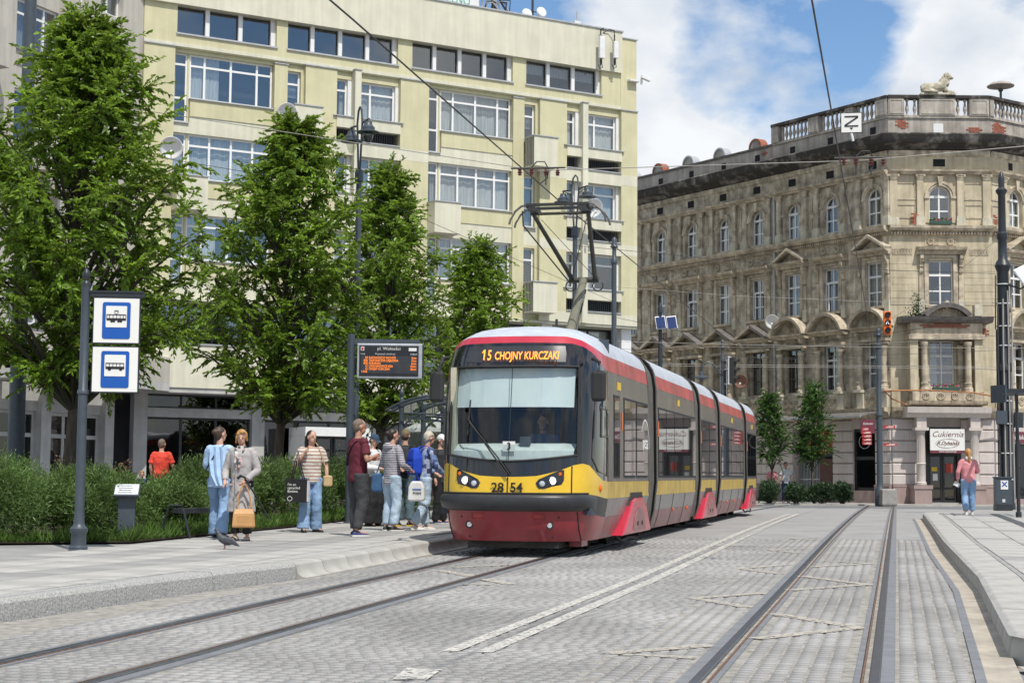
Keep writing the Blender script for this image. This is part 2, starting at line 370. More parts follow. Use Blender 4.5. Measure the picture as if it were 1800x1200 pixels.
# kerbs and platforms
def offset_path(pts, step):
    P = []; acc = 0
    for (x0, y0), (x1, y1) in zip(pts, pts[1:]):
        L = math.hypot(x1 - x0, y1 - y0); n = max(1, round(L / step))
        for i in range(n): P.append((x0 + (x1 - x0) * i / n, y0 + (y1 - y0) * i / n))
    P.append(pts[-1]); out = []
    for i, p in enumerate(P):
        q0, q1 = P[max(i - 1, 0)], P[min(i + 1, len(P) - 1)]; d = Vector((q1[0] - q0[0], q1[1] - q0[1])).normalized(); out.append((p, d))
    return out
def kerb_run(parent, st, prof, sgn, m, gap=.006):
    """each kerb stone an object; profile (inward offset, z)"""
    for (p, d), (q, e) in zip(st, st[1:]):
        n0, n1 = Vector((-d.y, d.x)) * sgn, Vector((-e.y, e.x)) * sgn; dd = (Vector(q) - Vector(p)).normalized() * gap
        mid = ((p[0] + q[0]) / 2, (p[1] + q[1]) / 2, gz((p[1] + q[1]) / 2)); jz = random.uniform(-.003, .003)
        rg = [[(s_[0] + n_[0] * w - mid[0], s_[1] + n_[1] * w - mid[1], gz(s_[1]) + z + jz - mid[2]) for w, z in prof] for s_, n_ in ((Vector(p) + dd, n0), (Vector(q) - dd, n1))]
        if sgn < 0: rg = [r[::-1] for r in rg]
        MB().rings(rg).build('kerb_stone', m, parent, Matrix.Translation(mid), smooth=True, ang=.5)
square = [(.0, -.06), (.008, .13), (.03, .163), (.05, PL), (.30, PL), (.30, -.06)]
kassel = [(-.13, -.06), (-.13, .006), (-.07, .012), (-.03, .04), (-.005, .09), (.012, .145), (.035, .165), (.06, PL), (.30, PL), (.30, -.06)]
plat = struct(MB().grid([[(lerp(KL, y) - w, y + w * .2, gz(y) + PL - .014) for w in (.2, 2, 6, 14)] for y in list(np.arange(6., 43., 1.)) + [62]]).build('platform', 'slab_dark'))
stL = offset_path(KL, 1.0)
i0 = next(i for i, (p, d) in enumerate(stL) if p[1] > 18.9)
kerb_run(plat, stL[:i0 + 1], square, 1, 'granite'); kerb_run(plat, stL[i0:], kassel, 1, 'concrete_kerb')
sl_l, sl_d = {}, {}
for r_, (w0, w1) in enumerate(((.31, .56), (.56, 1.16), (1.16, 1.76), (1.76, 2.36), (2.36, 2.96), (2.96, 3.56))):
    st = offset_path(KL[3:], .9 if r_ else .45)
    for i, ((p, d), (q, e)) in enumerate(zip(st, st[1:])):
        if p[1] > (40 if r_ else 26) or p[1] < 11: continue
        n0, n1 = Vector((-d.y, d.x)), Vector((-e.y, e.x)); dd = (Vector(q) - Vector(p)).normalized() * .004
        cs = [Vector(p) + dd + n0 * (w0 + .004), Vector(q) - dd + n1 * (w0 + .004), Vector(q) - dd + n1 * (w1 - .004), Vector(p) + dd + n0 * (w1 - .004)]
        mid = sum(cs, Vector((0, 0))) / 4; zb = gz(mid.y) + PL
        dark = (r_ == 2) or (r_ >= 3 and (i // 3 + r_) % 3 == 0)
        o = MB().rings([[(c.x - mid.x, c.y - mid.y, gz(c.y) + PL - zb + h) for c in cs] for h in (-.012, random.uniform(-.002, .002))]).build('paving_slab', 'slab_dark' if dark else 'slab', plat, Matrix.Translation((mid.x, mid.y, zb)))
# right platform
PR = [(9., 8.), (4.6, 10.55), (3.85, 11.0), (3.55, 11.25)] + KR + [(11.15, 44.9), (11.6, 45.5), (14, 48.), (20, 53.5), (32, 60)]
poly = PR + [(60, 60), (60, 8)]
me = MB().add([(x, y, gz(y) + PL - .014) for x, y in PR] + [(x + 9, y - 2 if y < 40 else y, gz(y) + PL - .014) for x, y in PR] + [(x + 50, y - 6 if y < 40 else y, gz(y) + PL - .014) for x, y in PR], [(i, i + len(PR), i + 1 + len(PR), i + 1) for i in range(len(PR) - 1)] + [(i + len(PR), i + 2 * len(PR), i + 1 + 2 * len(PR), i + 1 + len(PR)) for i in range(len(PR) - 1)])
me.f = [f[::-1] for f in me.f]
plr = struct(me.build('platform', 'slab_dark'))
kas2 = [(0., -.06), (.0, .02), (.012, .10), (.03, .15), (.05, .165), (.07, PL), (.42, PL), (.42, -.06)]
kerb_run(plr, offset_path(PR, 1.0), kas2, -1, 'concrete_kerb')
for r_, (w0, w1) in enumerate(((.43, .50), (.51, 1.1), (1.11, 1.7), (1.95, 2.6), (2.61, 3.3), (3.31, 4.2))):
    st = offset_path(KR, .8)
    for i, ((p, d), (q, e)) in enumerate(zip(st, st[1:])):
        n0, n1 = Vector((d.y, -d.x)), Vector((e.y, -e.x)); dd = (Vector(q) - Vector(p)).normalized() * .004
        cs = [Vector(p) + dd + n0 * w0, Vector(p) + dd + n0 * (w1 - .006), Vector(q) - dd + n1 * (w1 - .006), Vector(q) - dd + n1 * w0]
        mid = sum(cs, Vector((0, 0))) / 4; zb = gz(mid.y) + PL
        MB().rings([[(c.x - mid.x, c.y - mid.y, gz(c.y) + PL - zb + h) for c in cs] for h in (-.012, random.uniform(-.002, .002))][::1]).build('paving_slab', 'slab_dark' if r_ == 0 or (i + r_ * 2) % 7 == 0 else 'slab', plr, Matrix.Translation((mid.x, mid.y, zb)))
st = offset_path(KR, .8)
b = MB()
for w in np.arange(1.73, 1.93, .05):
    b.grid([[(p[0] + d.y * (w + q), p[1] - d.x * (w + q), gz(p[1]) + PL + h) for q, h in ((0, -.01), (.004, .004), (.022, .004), (.026, -.01))] for p, d in st])
b.build('guiding_strip', 'mastic', plr)
# gutter between setts and right kerb
st = offset_path([(2.62, 8.2)] + KR, .8)
rws = [[(p[0] - d.y * w, p[1] + d.x * w, gz(p[1]) + h) for w, h in ((.262, .004), (.195, .004))] for p, d in st]
MB().grid(rws).build('joint_seal', 'mastic', road)
MB().grid([[(p[0] - d.y * w, p[1] + d.x * w, gz(p[1]) + h) for w, h in ((.195, .002), (.12, -.003), (.05, .0), (-.02, .01))] for p, d in st]).build('gutter', 'gutter', road)
struct(MB().grid([[(x, y, gz(y) - .008) for x in (3.4, 5, 14)] for y in (7., 9, 10, 11.2)]).build('pavement_by_kerb', 'gutter'))
# far pavement in front of the corner house
far = struct(MB().box(-40, 100, 71.7, 120, -.2, FARZ).build('pavement', 'slab'))
b = MB(); b.box(-40, 100, 71.4, 71.69, -.2, FARZ + .004); b.build('kerb', 'concrete_kerb', far)
# planting bed behind the platform
BED = [(-14, 22.3), (-6.99, 22.75), (-5.34, 23.36), (-3.87, 29.88), (-3.31, 33.57), (-2.5, 40), (-1.2, 50), (0, 60)]
me = MB().grid([[(x - w, y + w * .1, gz(y) + PL + h) for w, h in ((0, .006), (1.5, .05), (5, .05))] for x, y in BED])
me.f = [f[::-1] for f in me.f]
struct(me.build('planting_bed', 'soil'))

# ================================================================= APARTMENT BLOCK
mat('stucco_yellow', (.59, .555, .355), .9, var=.06, sc=1.2, streak=.07, bump=.15, bsc=120)
mat('stucco_cream', (.65, .63, .50), .9, var=.06, sc=1.0, streak=.09, bump=.15, bsc=120)
mat('stucco_grey', (.50, .47, .415), .9, var=.08, sc=1.0, streak=.12, bump=.15, bsc=120)
mat('concrete', (.47, .46, .44), .85, var=.12, sc=1.5, streak=.1, bump=.1)
mat('white_frame', (.78, .78, .77), .45, var=.03)
mat('white_wall', (.74, .74, .73), .8, var=.04)
mat('flashing', (.45, .46, .47), .5, metal=.3, var=.1)
mat('dark_frame', (.03, .032, .035), .5, var=.1)
mat('room', (.06, .06, .065), .9, var=.2, sc=.7)
mat('curtain', (.74, .73, .70), .9, var=.2, sc=3, stretch=(6, 6, .3))
mat('blind', (.42, .44, .46), .8, var=.06)
mat('railing', (.06, .065, .07), .5)
glass_mat('glass', (.84, .87, .88), .95, wavy=.02, ior=2.1)
glass_mat('shop_glass', (.35, .37, .38), .8, wavy=.02, ior=1.8)

def window(parent, x0, x1, z0, z1, y, xs=(), zs=(), fm='white_frame', gm='glass', bar=.07, cur=0, M=None, name='window', curm='curtain', skip=()):
    b = MB(); d = .07
    X = [x0] + list(xs) + [x1]; Z = [z0] + list(zs) + [z1]
    for i, x in enumerate(X): a, c = (x, x + bar) if i == 0 else (x - bar, x) if i == len(X) - 1 else (x - bar * .6, x + bar * .6); b.box(a, c, y, y + d, z0, z1)
    for i, z in enumerate(Z):
        a, c = (z, z + bar) if i == 0 else (z - bar, z) if i == len(Z) - 1 else (z - bar * .55, z + bar * .55)
        for xa, xb in zip(X, X[1:]): b.box(xa + bar * .61, xb - bar * .61, y + .004, y + d - .004, a, c)
    w = b.build(name, fm, parent, M)
    for i, (xa, xb) in enumerate(zip(X, X[1:])):
        for j, (za, zb) in enumerate(zip(Z, Z[1:])):
            if (i, j) in skip: continue
            MB().box(xa + .02, xb - .02, y + .032, y + .038, za + .02, zb - .02).build('pane', gm, w)
    if cur:
        q = MB(); n = 24; xa, xb = (x0, x1) if cur == 1 else (x0, x0 + (x1 - x0) * .38) if cur == 2 else (x0 + (x1 - x0) * .6, x1) if cur == 3 else (x0, x1)
        zb = z1 if cur != 4 else z1; za = z0 if cur != 4 else z0 + (z1 - z0) * .55
        q.grid([[(xa + (xb - xa) * k / n, y + .22 + .02 * math.sin(k * 1.9), z) for k in range(n + 1)] for z in (za, zb)]); q.build('curtain', curm, w)
    return w

blk = thing('apartment_block', 'yellow plastered five storey block with white windows behind the street trees', 'building', (-12.15, 59.9, 0), R_(30))
XE, XS = 20.11, -1.6
def wb(x0, x1, z0, z1, y0=.1, y1=.4, m='stucco_yellow', name='wall', par=None): return MB().box(x0, x1, y0, y1, z0, z1).build(name, m, par or blk)
SILL = (15.0, 12.0, 9.0)
rnd = random.Random(5)
for mi, m0 in enumerate((-.43, 10.06)):
    xe = min(m0 + 10.49, XE)
    for ri, S in enumerate(SILL):
        lo = S - 1.3 if ri < 2 else 7.6
        # wide window
        wb(m0 + .66, m0 + 3.95, S - .65, S - .02, .06, .4); wb(m0, m0 + 3.95, lo, S - .90, .09, .4, 'stucco_cream'); wb(m0 + .66, m0 + 3.95, S - .90, S - .65, .09, .4, 'stucco_cream')
        wb(m0 + .58, m0 + .655, S - .9, S + 1.7, .2, .4)
        if ri == 1 and False: pass
        boxed = ri == 1
        if boxed:
            wb(m0 - .02, m0 + 1.15, S - 1.25, S - .02, -.75, .09, 'stucco_cream', 'planter_box'); wb(m0 - .05, m0 + 1.18, S - .019, S + .02, -.79, .3, 'flashing', 'sill')
            window(blk, m0, m0 + .58, S + .02, S + 1.7, .24, (), (S + 1.28,), cur=rnd.choice((0, 1, 3)))
        else: window(blk, m0, m0 + .58, S - .9, S + 1.7, .24, (), (S + .02, S + 1.28), cur=rnd.choice((1, 1, 2)))
        if not boxed: wb(m0 - .03, m0 + .63, S - .94, S - .90, .02, .3, 'flashing', 'sill')
        wb(m0 + (1.19 if boxed else .64), m0 + 3.99, S - .019, S + .02, .0, .3, 'flashing', 'sill')
        window(blk, m0 + .655, m0 + 3.93, S + .02, S + 1.7, .24, (m0 + 1.25, m0 + 2.28, m0 + 3.32) if ri != 1 else (m0 + 1.5, m0 + 2.35, m0 + 3.2), (S + 1.28,), cur=rnd.choice((1, 1, 2, 3, 1)))
        # pier
        # narrow window with a box balcony
        wb(m0 + 4.48, m0 + 5.18, lo, S - .55, .1, .4, 'stucco_cream'); wb(m0 + 5.06, m0 + 5.18, S - .55, S + 1.7, .1, .4)
        wb(m0 + 4.48, m0 + 5.06, S + 1.58, S + 1.7, .1, .4)
        window(blk, m0 + 4.48, m0 + 5.06, S - .55, S + 1.58, .24, (), (S + 1.1,) if ri % 2 == 0 else (S + .25, S + 1.1), cur=rnd.choice((0, 1, 4)), curm='blind')
        if ri != 1:
            wb(m0 + 4.46, m0 + 5.6, S - 1.15, S + .08, -.85, -.11, 'stucco_cream', 'balcony_box'); wb(m0 + 4.43, m0 + 5.63, S + .083, S + .12, -.89, -.1, 'flashing', 'sill')
            bb = MB()
            for k in range(6): bb.box(m0 + 4.435, m0 + 4.455, -.8 + k * .12, -.78 + k * .12, S - 1.1, S + .05)
            bb.build('railing', 'railing', blk)
        else: wb(m0 + 4.45, m0 + 5.1, S - .59, S - .55, .0, .3, 'flashing', 'sill')
        # narrow and medium windows between slab bands
        for (a, c, xs) in ((6.49, 7.19, ()), (7.45, 9.23, (m0 + 8.05,))):
            c2 = 7.04 if a < 7 else 9.1; a2 = a if a < 7 else 7.5
            wb(m0 + a, m0 + c, S - .40, S + .02, -.14, .3, 'stucco_cream', 'band'); wb(m0 + a - (.15 if a < 7 else 0), m0 + c + (.0 if a < 7 else .12), S + .024, S + .06, -.19, .3, 'flashing', 'sill')
            wb(m0 + a, m0 + c, S - 1.45 if ri < 2 else 7.6, S - .92, -.10, .3, 'stucco_cream', 'band'); wb(m0 + a, m0 + c, S - .918, S - .88, -.15, .2, 'flashing', 'sill')
            bb = MB(); k = m0 + a + .08
            while k < m0 + c - .05: bb.box(k, k + .025, .1, .125, S - .88, S - .40); k += .1
            bb.build('railing', 'railing', blk)
            window(blk, m0 + a2, m0 + c2, S + .06, S + 1.55, .24, xs, (S + 1.12,), cur=rnd.choice((1, 1, 3, 2)))
            wb(m0 + c2, m0 + c, S + .06, S + 1.55, .12, .4, 'white_wall', 'reveal')
        wb(m0 + 6.49, m0 + 9.23, S + 1.55, S + 1.84 if ri == 0 else S + 1.55 - .0 + .0001, .1, .4) if ri == 0 else None
    # full height piers and panels
    wb(m0 + 3.95, m0 + 4.48, 7.6, 16.76, 0, .4, name='pier'); wb(m0 + 3.93, m0 + 4.5, 16.762, 16.80, -.04, .4, 'flashing', 'cap')
    for a, c in ((5.18, 6.49), (9.23, xe - m0)):
        wb(m0 + a, m0 + c, 7.6, 16.84, -.1, .4, name='pier'); wb(m0 + a - .03, m0 + c + .03, 16.842, 16.885, -.15, .12, 'flashing', 'cap')
        for S in SILL: wb(m0 + a + .001, m0 + c - .001, S - 1.4, S - .96, -.104, -.02, 'stucco_cream', 'band')
    wb(m0 + 7.19, m0 + 7.45, 7.6, 16.9, -.26, .4, 'stucco_cream', 'pier'); wb(m0 + 7.16, m0 + 7.48, 16.902, 16.94, -.30, .1, 'flashing', 'cap')
    wb(m0, m0 + 5.18, 16.7, 16.84, .11, .4)
wb(XS, -.43, 7.6, 16.84, -.1, .4, name='pier'); wb(XS, -.40, 16.842, 16.885, -.15, .12, 'flashing', 'cap')
# attic storey
wb(XS, 19.3, 16.84, 17.38, .0, .4); wb(XS, 19.3, 16.886, 17.02, -.03, .0, 'stucco_cream', 'band')
gr = [(-.35, 3.39, 3), (4.02, 8.53, 4), (9.34, 13.79, 4), (14.61, 18.15, 3)]
px_ = XS
for a, c, n in gr:
    wb(px_, a, 17.38, 18.45, .0, .4, name='pier'); px_ = c + .18
    wb(a - .04, c + .22, 17.34, 17.40, -.06, .3, 'flashing', 'sill')
    w = (c - a - .16 * (n - 1)) / n
    for k in range(n):
        x0 = a + k * (w + .16)
        window(blk, x0, x0 + w, 17.42, 18.42, .26, (), (), 'dark_frame', bar=.03, cur=rnd.choice((0, 0, 4)), curm='blind')
        if k < n - 1: wb(x0 + w, x0 + w + .16, 17.40, 18.45, .16, .4, 'white_wall', 'mullion')
    wb(c, c + .18, 17.40, 18.45, .16, .4, 'white_wall', 'reveal')
wb(px_, 19.3, 17.38, 18.45, .0, .4, name='pier')
wb(XS - .3, 19.3, 18.45, 20.22, -.14, .4, 'stucco_cream', 'parapet'); wb(XS - .3, 19.34, 20.223, 20.28, -.19, .45, 'flashing', 'cap')
wb(19.3, XE, 16.84, 20.0, -.02, .4, name='wall'); wb(19.34, XE + .05, 20.003, 20.05, -.07, .45, 'flashing', 'cap')
# body behind
wb(XS - .3, XE - .3, .0, 20.0, 1.5, 12, 'room', 'rooms'); wb(XE - .3, XE, 4.0, 19.99, .402, 12, name='side_wall'); wb(XS, XE - .3, 19.6, 19.7, .42, 11.9, 'flashing', 'roof')
wb(XS, XE, 7.5, 7.6, -.05, 1.4, 'stucco_cream', 'soffit')
# lower storeys: gallery floor and shops
for k, x in enumerate((XS + .1, 3.0, 7.6, 11.6, 15.6, 19.55)): wb(x, x + .5, 0, 7.5, .25, .75, 'white_wall' if k > 3 else 'concrete', 'column')
x = XS + .6
for nx in (3.0, 7.6, 11.6, 15.6, 19.55):
    n = 3
    window(blk, x, nx, 5.0, 7.49, 1.1, [x + (nx - x) * q / n for q in range(1, n)], (6.6,), 'dark_frame', bar=.07, cur=rnd.choice((0, 1)))
    wb(x, nx, 4.08, 5.0, 1.05, 1.3, 'stucco_grey')
    window(blk, x, nx, .15, 3.23, .5, [x + (nx - x) * q / n for q in range(1, n)], (), 'dark_frame', 'shop_glass', bar=.08, name='shop_window')
    wb(x, nx, 3.23, 3.56, .32, .6, 'concrete', 'lintel'); window(blk, x, nx, 3.56, 4.07, .5, [x + (nx - x) * q / n for q in range(1, n)], (), 'dark_frame', 'shop_glass', bar=.06, name='shop_window')
    x = nx + .5
wb(XS - .9, 8.2, 4.07, 4.25, -.9, 1.05, 'concrete', 'balcony_slab'); wb(XS - .9, 8.2, 4.251, 5.80, -.95, -.75, 'stucco_cream', 'balcony_parapet'); wb(XS - .93, 8.23, 5.803, 5.85, -1.0, -.70, 'flashing', 'cap')
prt = MB(); prt.box(4.5, 4.75, -1.3, .3, 0, 2.62); prt.box(6.9, 7.15, -1.3, .3, 0, 2.62); prt.box(4.5, 7.15, -1.3, .3, 2.624, 2.95); prt.build('entrance_portal', 'white_wall', blk)
for x in (5.0, 5.95): window(blk, x, x + .9, .05, 2.6, -.6, (), (2.1,), 'dark_frame', 'shop_glass', name='door')

# wing at the left
wing = thing('apartment_wing', 'grey beige side wing of the block behind the largest tree', 'building', (-19.2, 46.2, 0), math.atan2(.917, .4))
def ww(x0, x1, z0, z1, y0=.1, y1=.4, m='stucco_grey', name='wall'): return MB().box(x0, x1, y0, y1, z0, z1).build(name, m, wing)
zones = [(0.2, 1.6), (3.3, 5.6), (7.3, 9.5), (10.3, 10.9), (11.6, 12.9)]
prev = -1.
for a, c in zones:
    ww(prev, a, 4.1, 20.3, .0 if c - a > 1 else -.1, .4, name='pier'); prev = c
    for S in SILL + (6.0,):
        ww(a, c, S - 1.3, S - .5, .12, .4); ww(a - .05, c + .05, S - .02, S + .02, .0, .3, 'flashing', 'sill')
        ww(a, c, S - .5, S - .02, .08, .4)
        window(wing, a, c, S + .02, S + 1.7, .22, (a + (c - a) * .33, a + (c - a) * .72) if c - a > 1 else (), (S + 1.25,), cur=rnd.choice((0, 1, 2, 4)), curm='blind')
    ww(a, c, 16.7, 17.4, .1, .4)
    window(wing, a, c, 17.42, 18.5, .25, (a + (c - a) * .5,), (), 'white_frame'); ww(a, c, 18.5, 20.3, .0, .4)
ww(prev, 14.4, 4.1, 20.3, .0, .4, name='pier'); ww(-1, 14.4, 20.302, 20.36, -.06, .4, 'flashing', 'cap')
ww(4.3, 6.0, 13.9, 15.1, -.9, .05, 'stucco_grey', 'balcony_box'); ww(7.9, 8.9, 11.0, 12.1, -.9, .05, 'stucco_grey', 'balcony_box'); ww(1.5, 2.9, 13.7, 13.9, -1.2, .0, 'concrete', 'balcony_slab')
ww(-1, 14, .0, 20.2, 1.4, 8, 'room', 'rooms')
for x in (-.8, 2.6, 6.0, 9.4, 12.8): ww(x, x + .5, 0, 4.1, .2, .7, 'concrete', 'column')
for x in (-.3, 3.1, 6.5, 9.9):
    window(wing, x, x + 2.9, .1, 3.2, .5, (x + 1.0, x + 2.0), (2.4,), 'concrete', 'shop_glass', bar=.12, name='shop_window'); ww(x, x + 2.9, 3.2, 4.1, .4, .7, 'concrete', 'lintel')
ww(6.2, 14.3, 4.1, 4.4, -1.4, .0, 'concrete', 'balcony_slab'); ww(6.2, 14.3, 4.402, 5.3, -1.4, -1.2, 'stucco_grey', 'balcony_parapet')
mat('dark_panel', (.05, .055, .06), .6)
# dark kiosk shed at the far left under the trees
kk = thing('shed_with_awning', 'dark grey metal shed with ribbed roof at the far left edge', 'shed', (-13.6, 36.8, 0))
MB().box(-1.3, .9, -1, 1.5, 0, 3.3).build('wall', 'dark_panel', kk)
b = MB(); b.box(-1.6, 1.2, -1.4, 1.6, 3.5, 3.6)
for k in range(18): b.box(-1.6 + k * .155, -1.53 + k * .155, -1.43, 1.6, 3.3, 3.5)
b.build('roof', 'railing', kk)

# roof and wall equipment
def on_blk(x, y, z): c, s = math.cos(R_(30)), math.sin(R_(30)); return (-12.15 + x * c - y * s, 59.9 + x * s + y * c, z)
mat('antenna_white', (.72, .72, .71), .5, var=.05); mat('cable', (.03, .03, .032), .6)
for i, (x, z, h, w, lab) in enumerate(((18.05, 18.85, .95, .26, 'tall white panel antenna on the parapet near the block corner'), (18.75, 18.95, .72, .22, 'short grey panel antenna next to the taller one on the parapet'))):
    t = thing('panel_antenna', lab, 'antenna', on_blk(x, -.45, z), R_(30), 'panel antennas on the parapet')
    MB().box(-w / 2, w / 2, -.07, .07, 0, h).build('housing', 'antenna_white', t, bevel=.02)
    MB().tube((.05, .17, -.25), (.05, .17, h + .35), .03).build('mast', 'cable', t)
    MB().path([(0, 0, -.0), (.03, .05, -.2), (.1, .1, -.35), (.0, .15, -.42), (-.06, .16, -.25)], .02).build('cable', 'cable', t)
    MB().path([(.05, .17, h + .3), (.0, .1, h + .5), (-.2, .2, h + .55), (-.45, .3, h + .38)] if i else [(.05, .17, h + .3), (.12, .1, h + .4), (.2, .2, h + .3)], .02).build('cable', 'cable', t)
t = thing('security_camera', 'white security camera on the top right corner of the yellow block', 'camera', on_blk(20.12, -.25, 18.2), R_(30))
MB().box(-.5, .02, .0, .3, -.05, .02).build('bracket', 'antenna_white', t); MB().obox((.25, -.1, .12), (.45, .16, .16), Matrix.Rotation(.25, 3, 'Y')).build('housing', 'antenna_white', t, bevel=.02); MB().tube((.1, 0, -.15), (.1, 0, .1), .05).build('joint', 'antenna_white', t)
def dish(loc, r, lab, rz, tilt=.35, group='satellite dishes on the yellow block', m='antenna_white'):
    t = thing('satellite_dish', lab, 'satellite dish', loc, rz, group); Rm = Matrix.Rotation(tilt, 3, 'X'); b = MB()
    prof = [(r * k / 7, .35 * r * (k / 7) ** 2) for k in range(8)]
    b.rings([[Rm @ Vector((max(q, .004) * math.cos(a), -h, max(q, .004) * math.sin(a))) for a in np.linspace(0, 2 * math.pi, 25)[:-1]] for q, h in prof], cap=False)
    b.build('reflector', m, t, smooth=True, solid=.015)
    MB().path([Rm @ Vector((0, -.3 * r, -r * .95)), Rm @ Vector((0, -.9 * r, -r * .3))], .015).build('feed_arm', 'flashing', t); MB().tube(Rm @ Vector((0, -.95 * r, -.3 * r)), Rm @ Vector((0, -.72 * r, -.2 * r)), .05).build('feed_horn', 'antenna_white', t)
    MB().path([(0, .05, 0), (0, .35, -.1), (0, .55, -.3)], .025).build('bracket', 'flashing', t)
dish(on_blk(3.75, -.75, 14.75), .38, 'white satellite dish on the pier between the top windows', R_(8))
dish(on_blk(17.3, -.9, 12.35), .42, 'white satellite dish behind the tram pantograph', R_(25))
dish(on_blk(-.75, -.9, 12.9), .42, 'white satellite dish half hidden by the leaves of the largest tree', R_(10))
cab = thing('equipment_cabinet', 'white equipment cabinet with green graffiti on the block roof edge', 'cabinet', on_blk(11.6, .25, 20.28), R_(30))
MB().box(-.9, .9, 0, .7, 0, 1.0).build('housing', 'antenna_white', cab, bevel=.02); mat('graffiti_green', (.02, .35, .2), .6)
letter('ZENO', 'graffiti_green', cab, T(-.1, -.006, .12), size=.42)
t = thing('cable_bundle', 'tangle of black and grey cables over the block parapet', 'cables', on_blk(12.9, .0, 20.28), R_(30))
for k in range(9):
    r0 = rnd.uniform(0, .9); MB().path([(r0 - .4, .2, 0), (r0 - .3 + rnd.uniform(-.3, .3), .1, .25 + rnd.random() * .3), (r0 + rnd.uniform(-.2, .4), .1, .3 + rnd.random() * .3), (r0 + .3, .2, .0)], .025 + .02 * rnd.random(), n=6).build('cable', rnd.choice(('cable', 'flashing')), t)
t = thing('radio_mast', 'small radio mast with two round dishes on the block roof', 'antenna', on_blk(15.1, .35, 20.2), R_(30))
MB().tube((0, 0, 0), (0, 0, 1.2), .05).build('mast', 'cable', t)
for dx, z in ((-.32, .25), (.38, .42)): MB().lathe([(.03, -.1), (.2, -.08), (.24, 0), (.2, .06), (.03, .09)], 14).build('drum', 'antenna_white', t, T(dx, -.1, z) @ Matrix.Rotation(R_(80), 4, 'X'), smooth=True); MB().tube((0, 0, z), (dx, -.05, z), .025).build('arm', 'cable', t)
t = thing('vent_stub', 'white vent pipe stub on the block roof near the antennas', 'vent', on_blk(17.3, .3, 20.2), R_(30)); MB().box(-.2, .1, -.1, .2, 0, .3).build('base', 'antenna_white', t); MB().tube((.03, .05, .3), (.03, .05, .75), .05).build('pipe', 'flashing', t)

# ================================================================= CORNER TENEMENT
mat('stucco_old', (.37, .31, .23), .95, var=.2, sc=1.9, col2=(.69, .605, .465), streak=.28, bump=.5, bsc=14, lo=.36, hi=.62)
mat('stucco_warm', (.53, .455, .315), .95, var=.14, sc=1.4, col2=(.63, .55, .395), streak=.22, bump=.3, bsc=14)
mat('stucco_parapet', (.42, .375, .325), .95, var=.2, sc=1.2, col2=(.54, .49, .43), streak=.25, bump=.4, bsc=10)
mat('ornament', (.44, .37, .275), .95, var=.2, sc=2.5, col2=(.67, .575, .43), streak=.27, bump=.35, bsc=18)
mat('base_sunlit', (.56, .52, .41), .9, var=.14, sc=3, streak=.15, bump=.2)  # pale tone: sunlight catching the projecting bases is put into the colour
mat('black_cornice', (.085, .077, .07), .95, var=.5, sc=1.5, col2=(.33, .30, .265), bump=.4, bsc=12, lo=.5, hi=.75)
mat('roof_tin', (.15, .135, .125), .8, var=.3, sc=4)
mat('rusticated_pink', (.60, .535, .50), .85, var=.06, sc=1.5, streak=.08, bump=.08)
mat('plinth_pink', (.335, .25, .23), .85, var=.1, sc=1.5, streak=.1)
mat('brick_red', (.30, .105, .065), .9, var=.3, sc=9, island=.15)
mat('mortar', (.36, .25, .19), .95, var=.2)
mat('shop_black', (.018, .017, .017), .4, var=.1)
mat('sign_white', (.76, .75, .71), .5, var=.02)
mat('maroon_paint', (.16, .03, .05), .5, var=.1); mat('script_brown', (.13, .035, .03), .5)
mat('leaf_flower', (.05, .12, .03), .8, island=.3); mat('petal', (.65, .06, .22), .7, island=.3)
mat('planter_green', (.03, .07, .05), .6)

ten = thing('corner_tenement', 'weathered beige corner tenement with ornate stucco, dark cornice and balustrade', 'building', (17.15, 74.5, 0))
FL = T(0, 0, 0, math.atan2(-.838, .545)); FC = Matrix.Identity(4); FR = T(4.65, 0, 0, R_(34.8))
class B2(MB):
    pass
def tb(F, x0, x1, y0, y1, z0, z1, m='stucco_old', name='wall', par=None): return MB().box(x0, x1, y0, y1, z0, z1).build(name, m, par or ten, F)
def arch_pts(xc, zc, r, n=12, a0=math.pi, a1=0): return [(xc + r * math.cos(a0 + (a1 - a0) * k / n), zc + r * math.sin(a0 + (a1 - a0) * k / n)) for k in range(n + 1)]
def arch_fill(F, x0, x1, zs, z1, xc, r, m, y0=0., y1=.4): MB().prism([(x0, zs)] + arch_pts(xc, zs, r) + [(x1, zs), (x1, z1), (x0, z1)], y0, y1).build('wall', m, ten, F)
def console(F, x, z0, z1, y=0., m='ornament', w=.15, d=.28):
    h = z1 - z0; p = [(y, z0), (y - d * .35, z0 + h * .05), (y - d * .45, z0 + h * .25), (y - d * .3, z0 + h * .45), (y - d * .55, z0 + h * .62), (y - d, z0 + h * .8), (y - d, z1), (y, z1)]
    MB().prism(p, x - w / 2, x + w / 2, 'x').build('console', m, ten, F)
    for k in range(3): MB().box(x - w / 2 - .02, x + w / 2 + .02, y - d * (.42 + .16 * k), y - d * (.3 + .16 * k), z0 + h * (.12 + .26 * k), z0 + h * (.2 + .26 * k)).build('console_scroll', m, ten, F)
def frame_ring(F, x0, x1, z0, z1, t=.05, p=.03, m='ornament', y=0.):
    b = MB(); b.box(x0, x1, y - p, y, z0, z0 + t); b.box(x0, x1, y - p, y, z1 - t, z1); b.box(x0, x0 + t, y - p, y, z0 + t, z1 - t); b.box(x1 - t, x1, y - p, y, z0 + t, z1 - t); b.build('panel_moulding', m, ten, F)
def cornice(F, x0, x1, prof, m, name='cornice'):      # prof (outward, z)
    return MB().prism([(-o, z) for o, z in prof], x0, x1, 'x').build(name, m, ten, F)
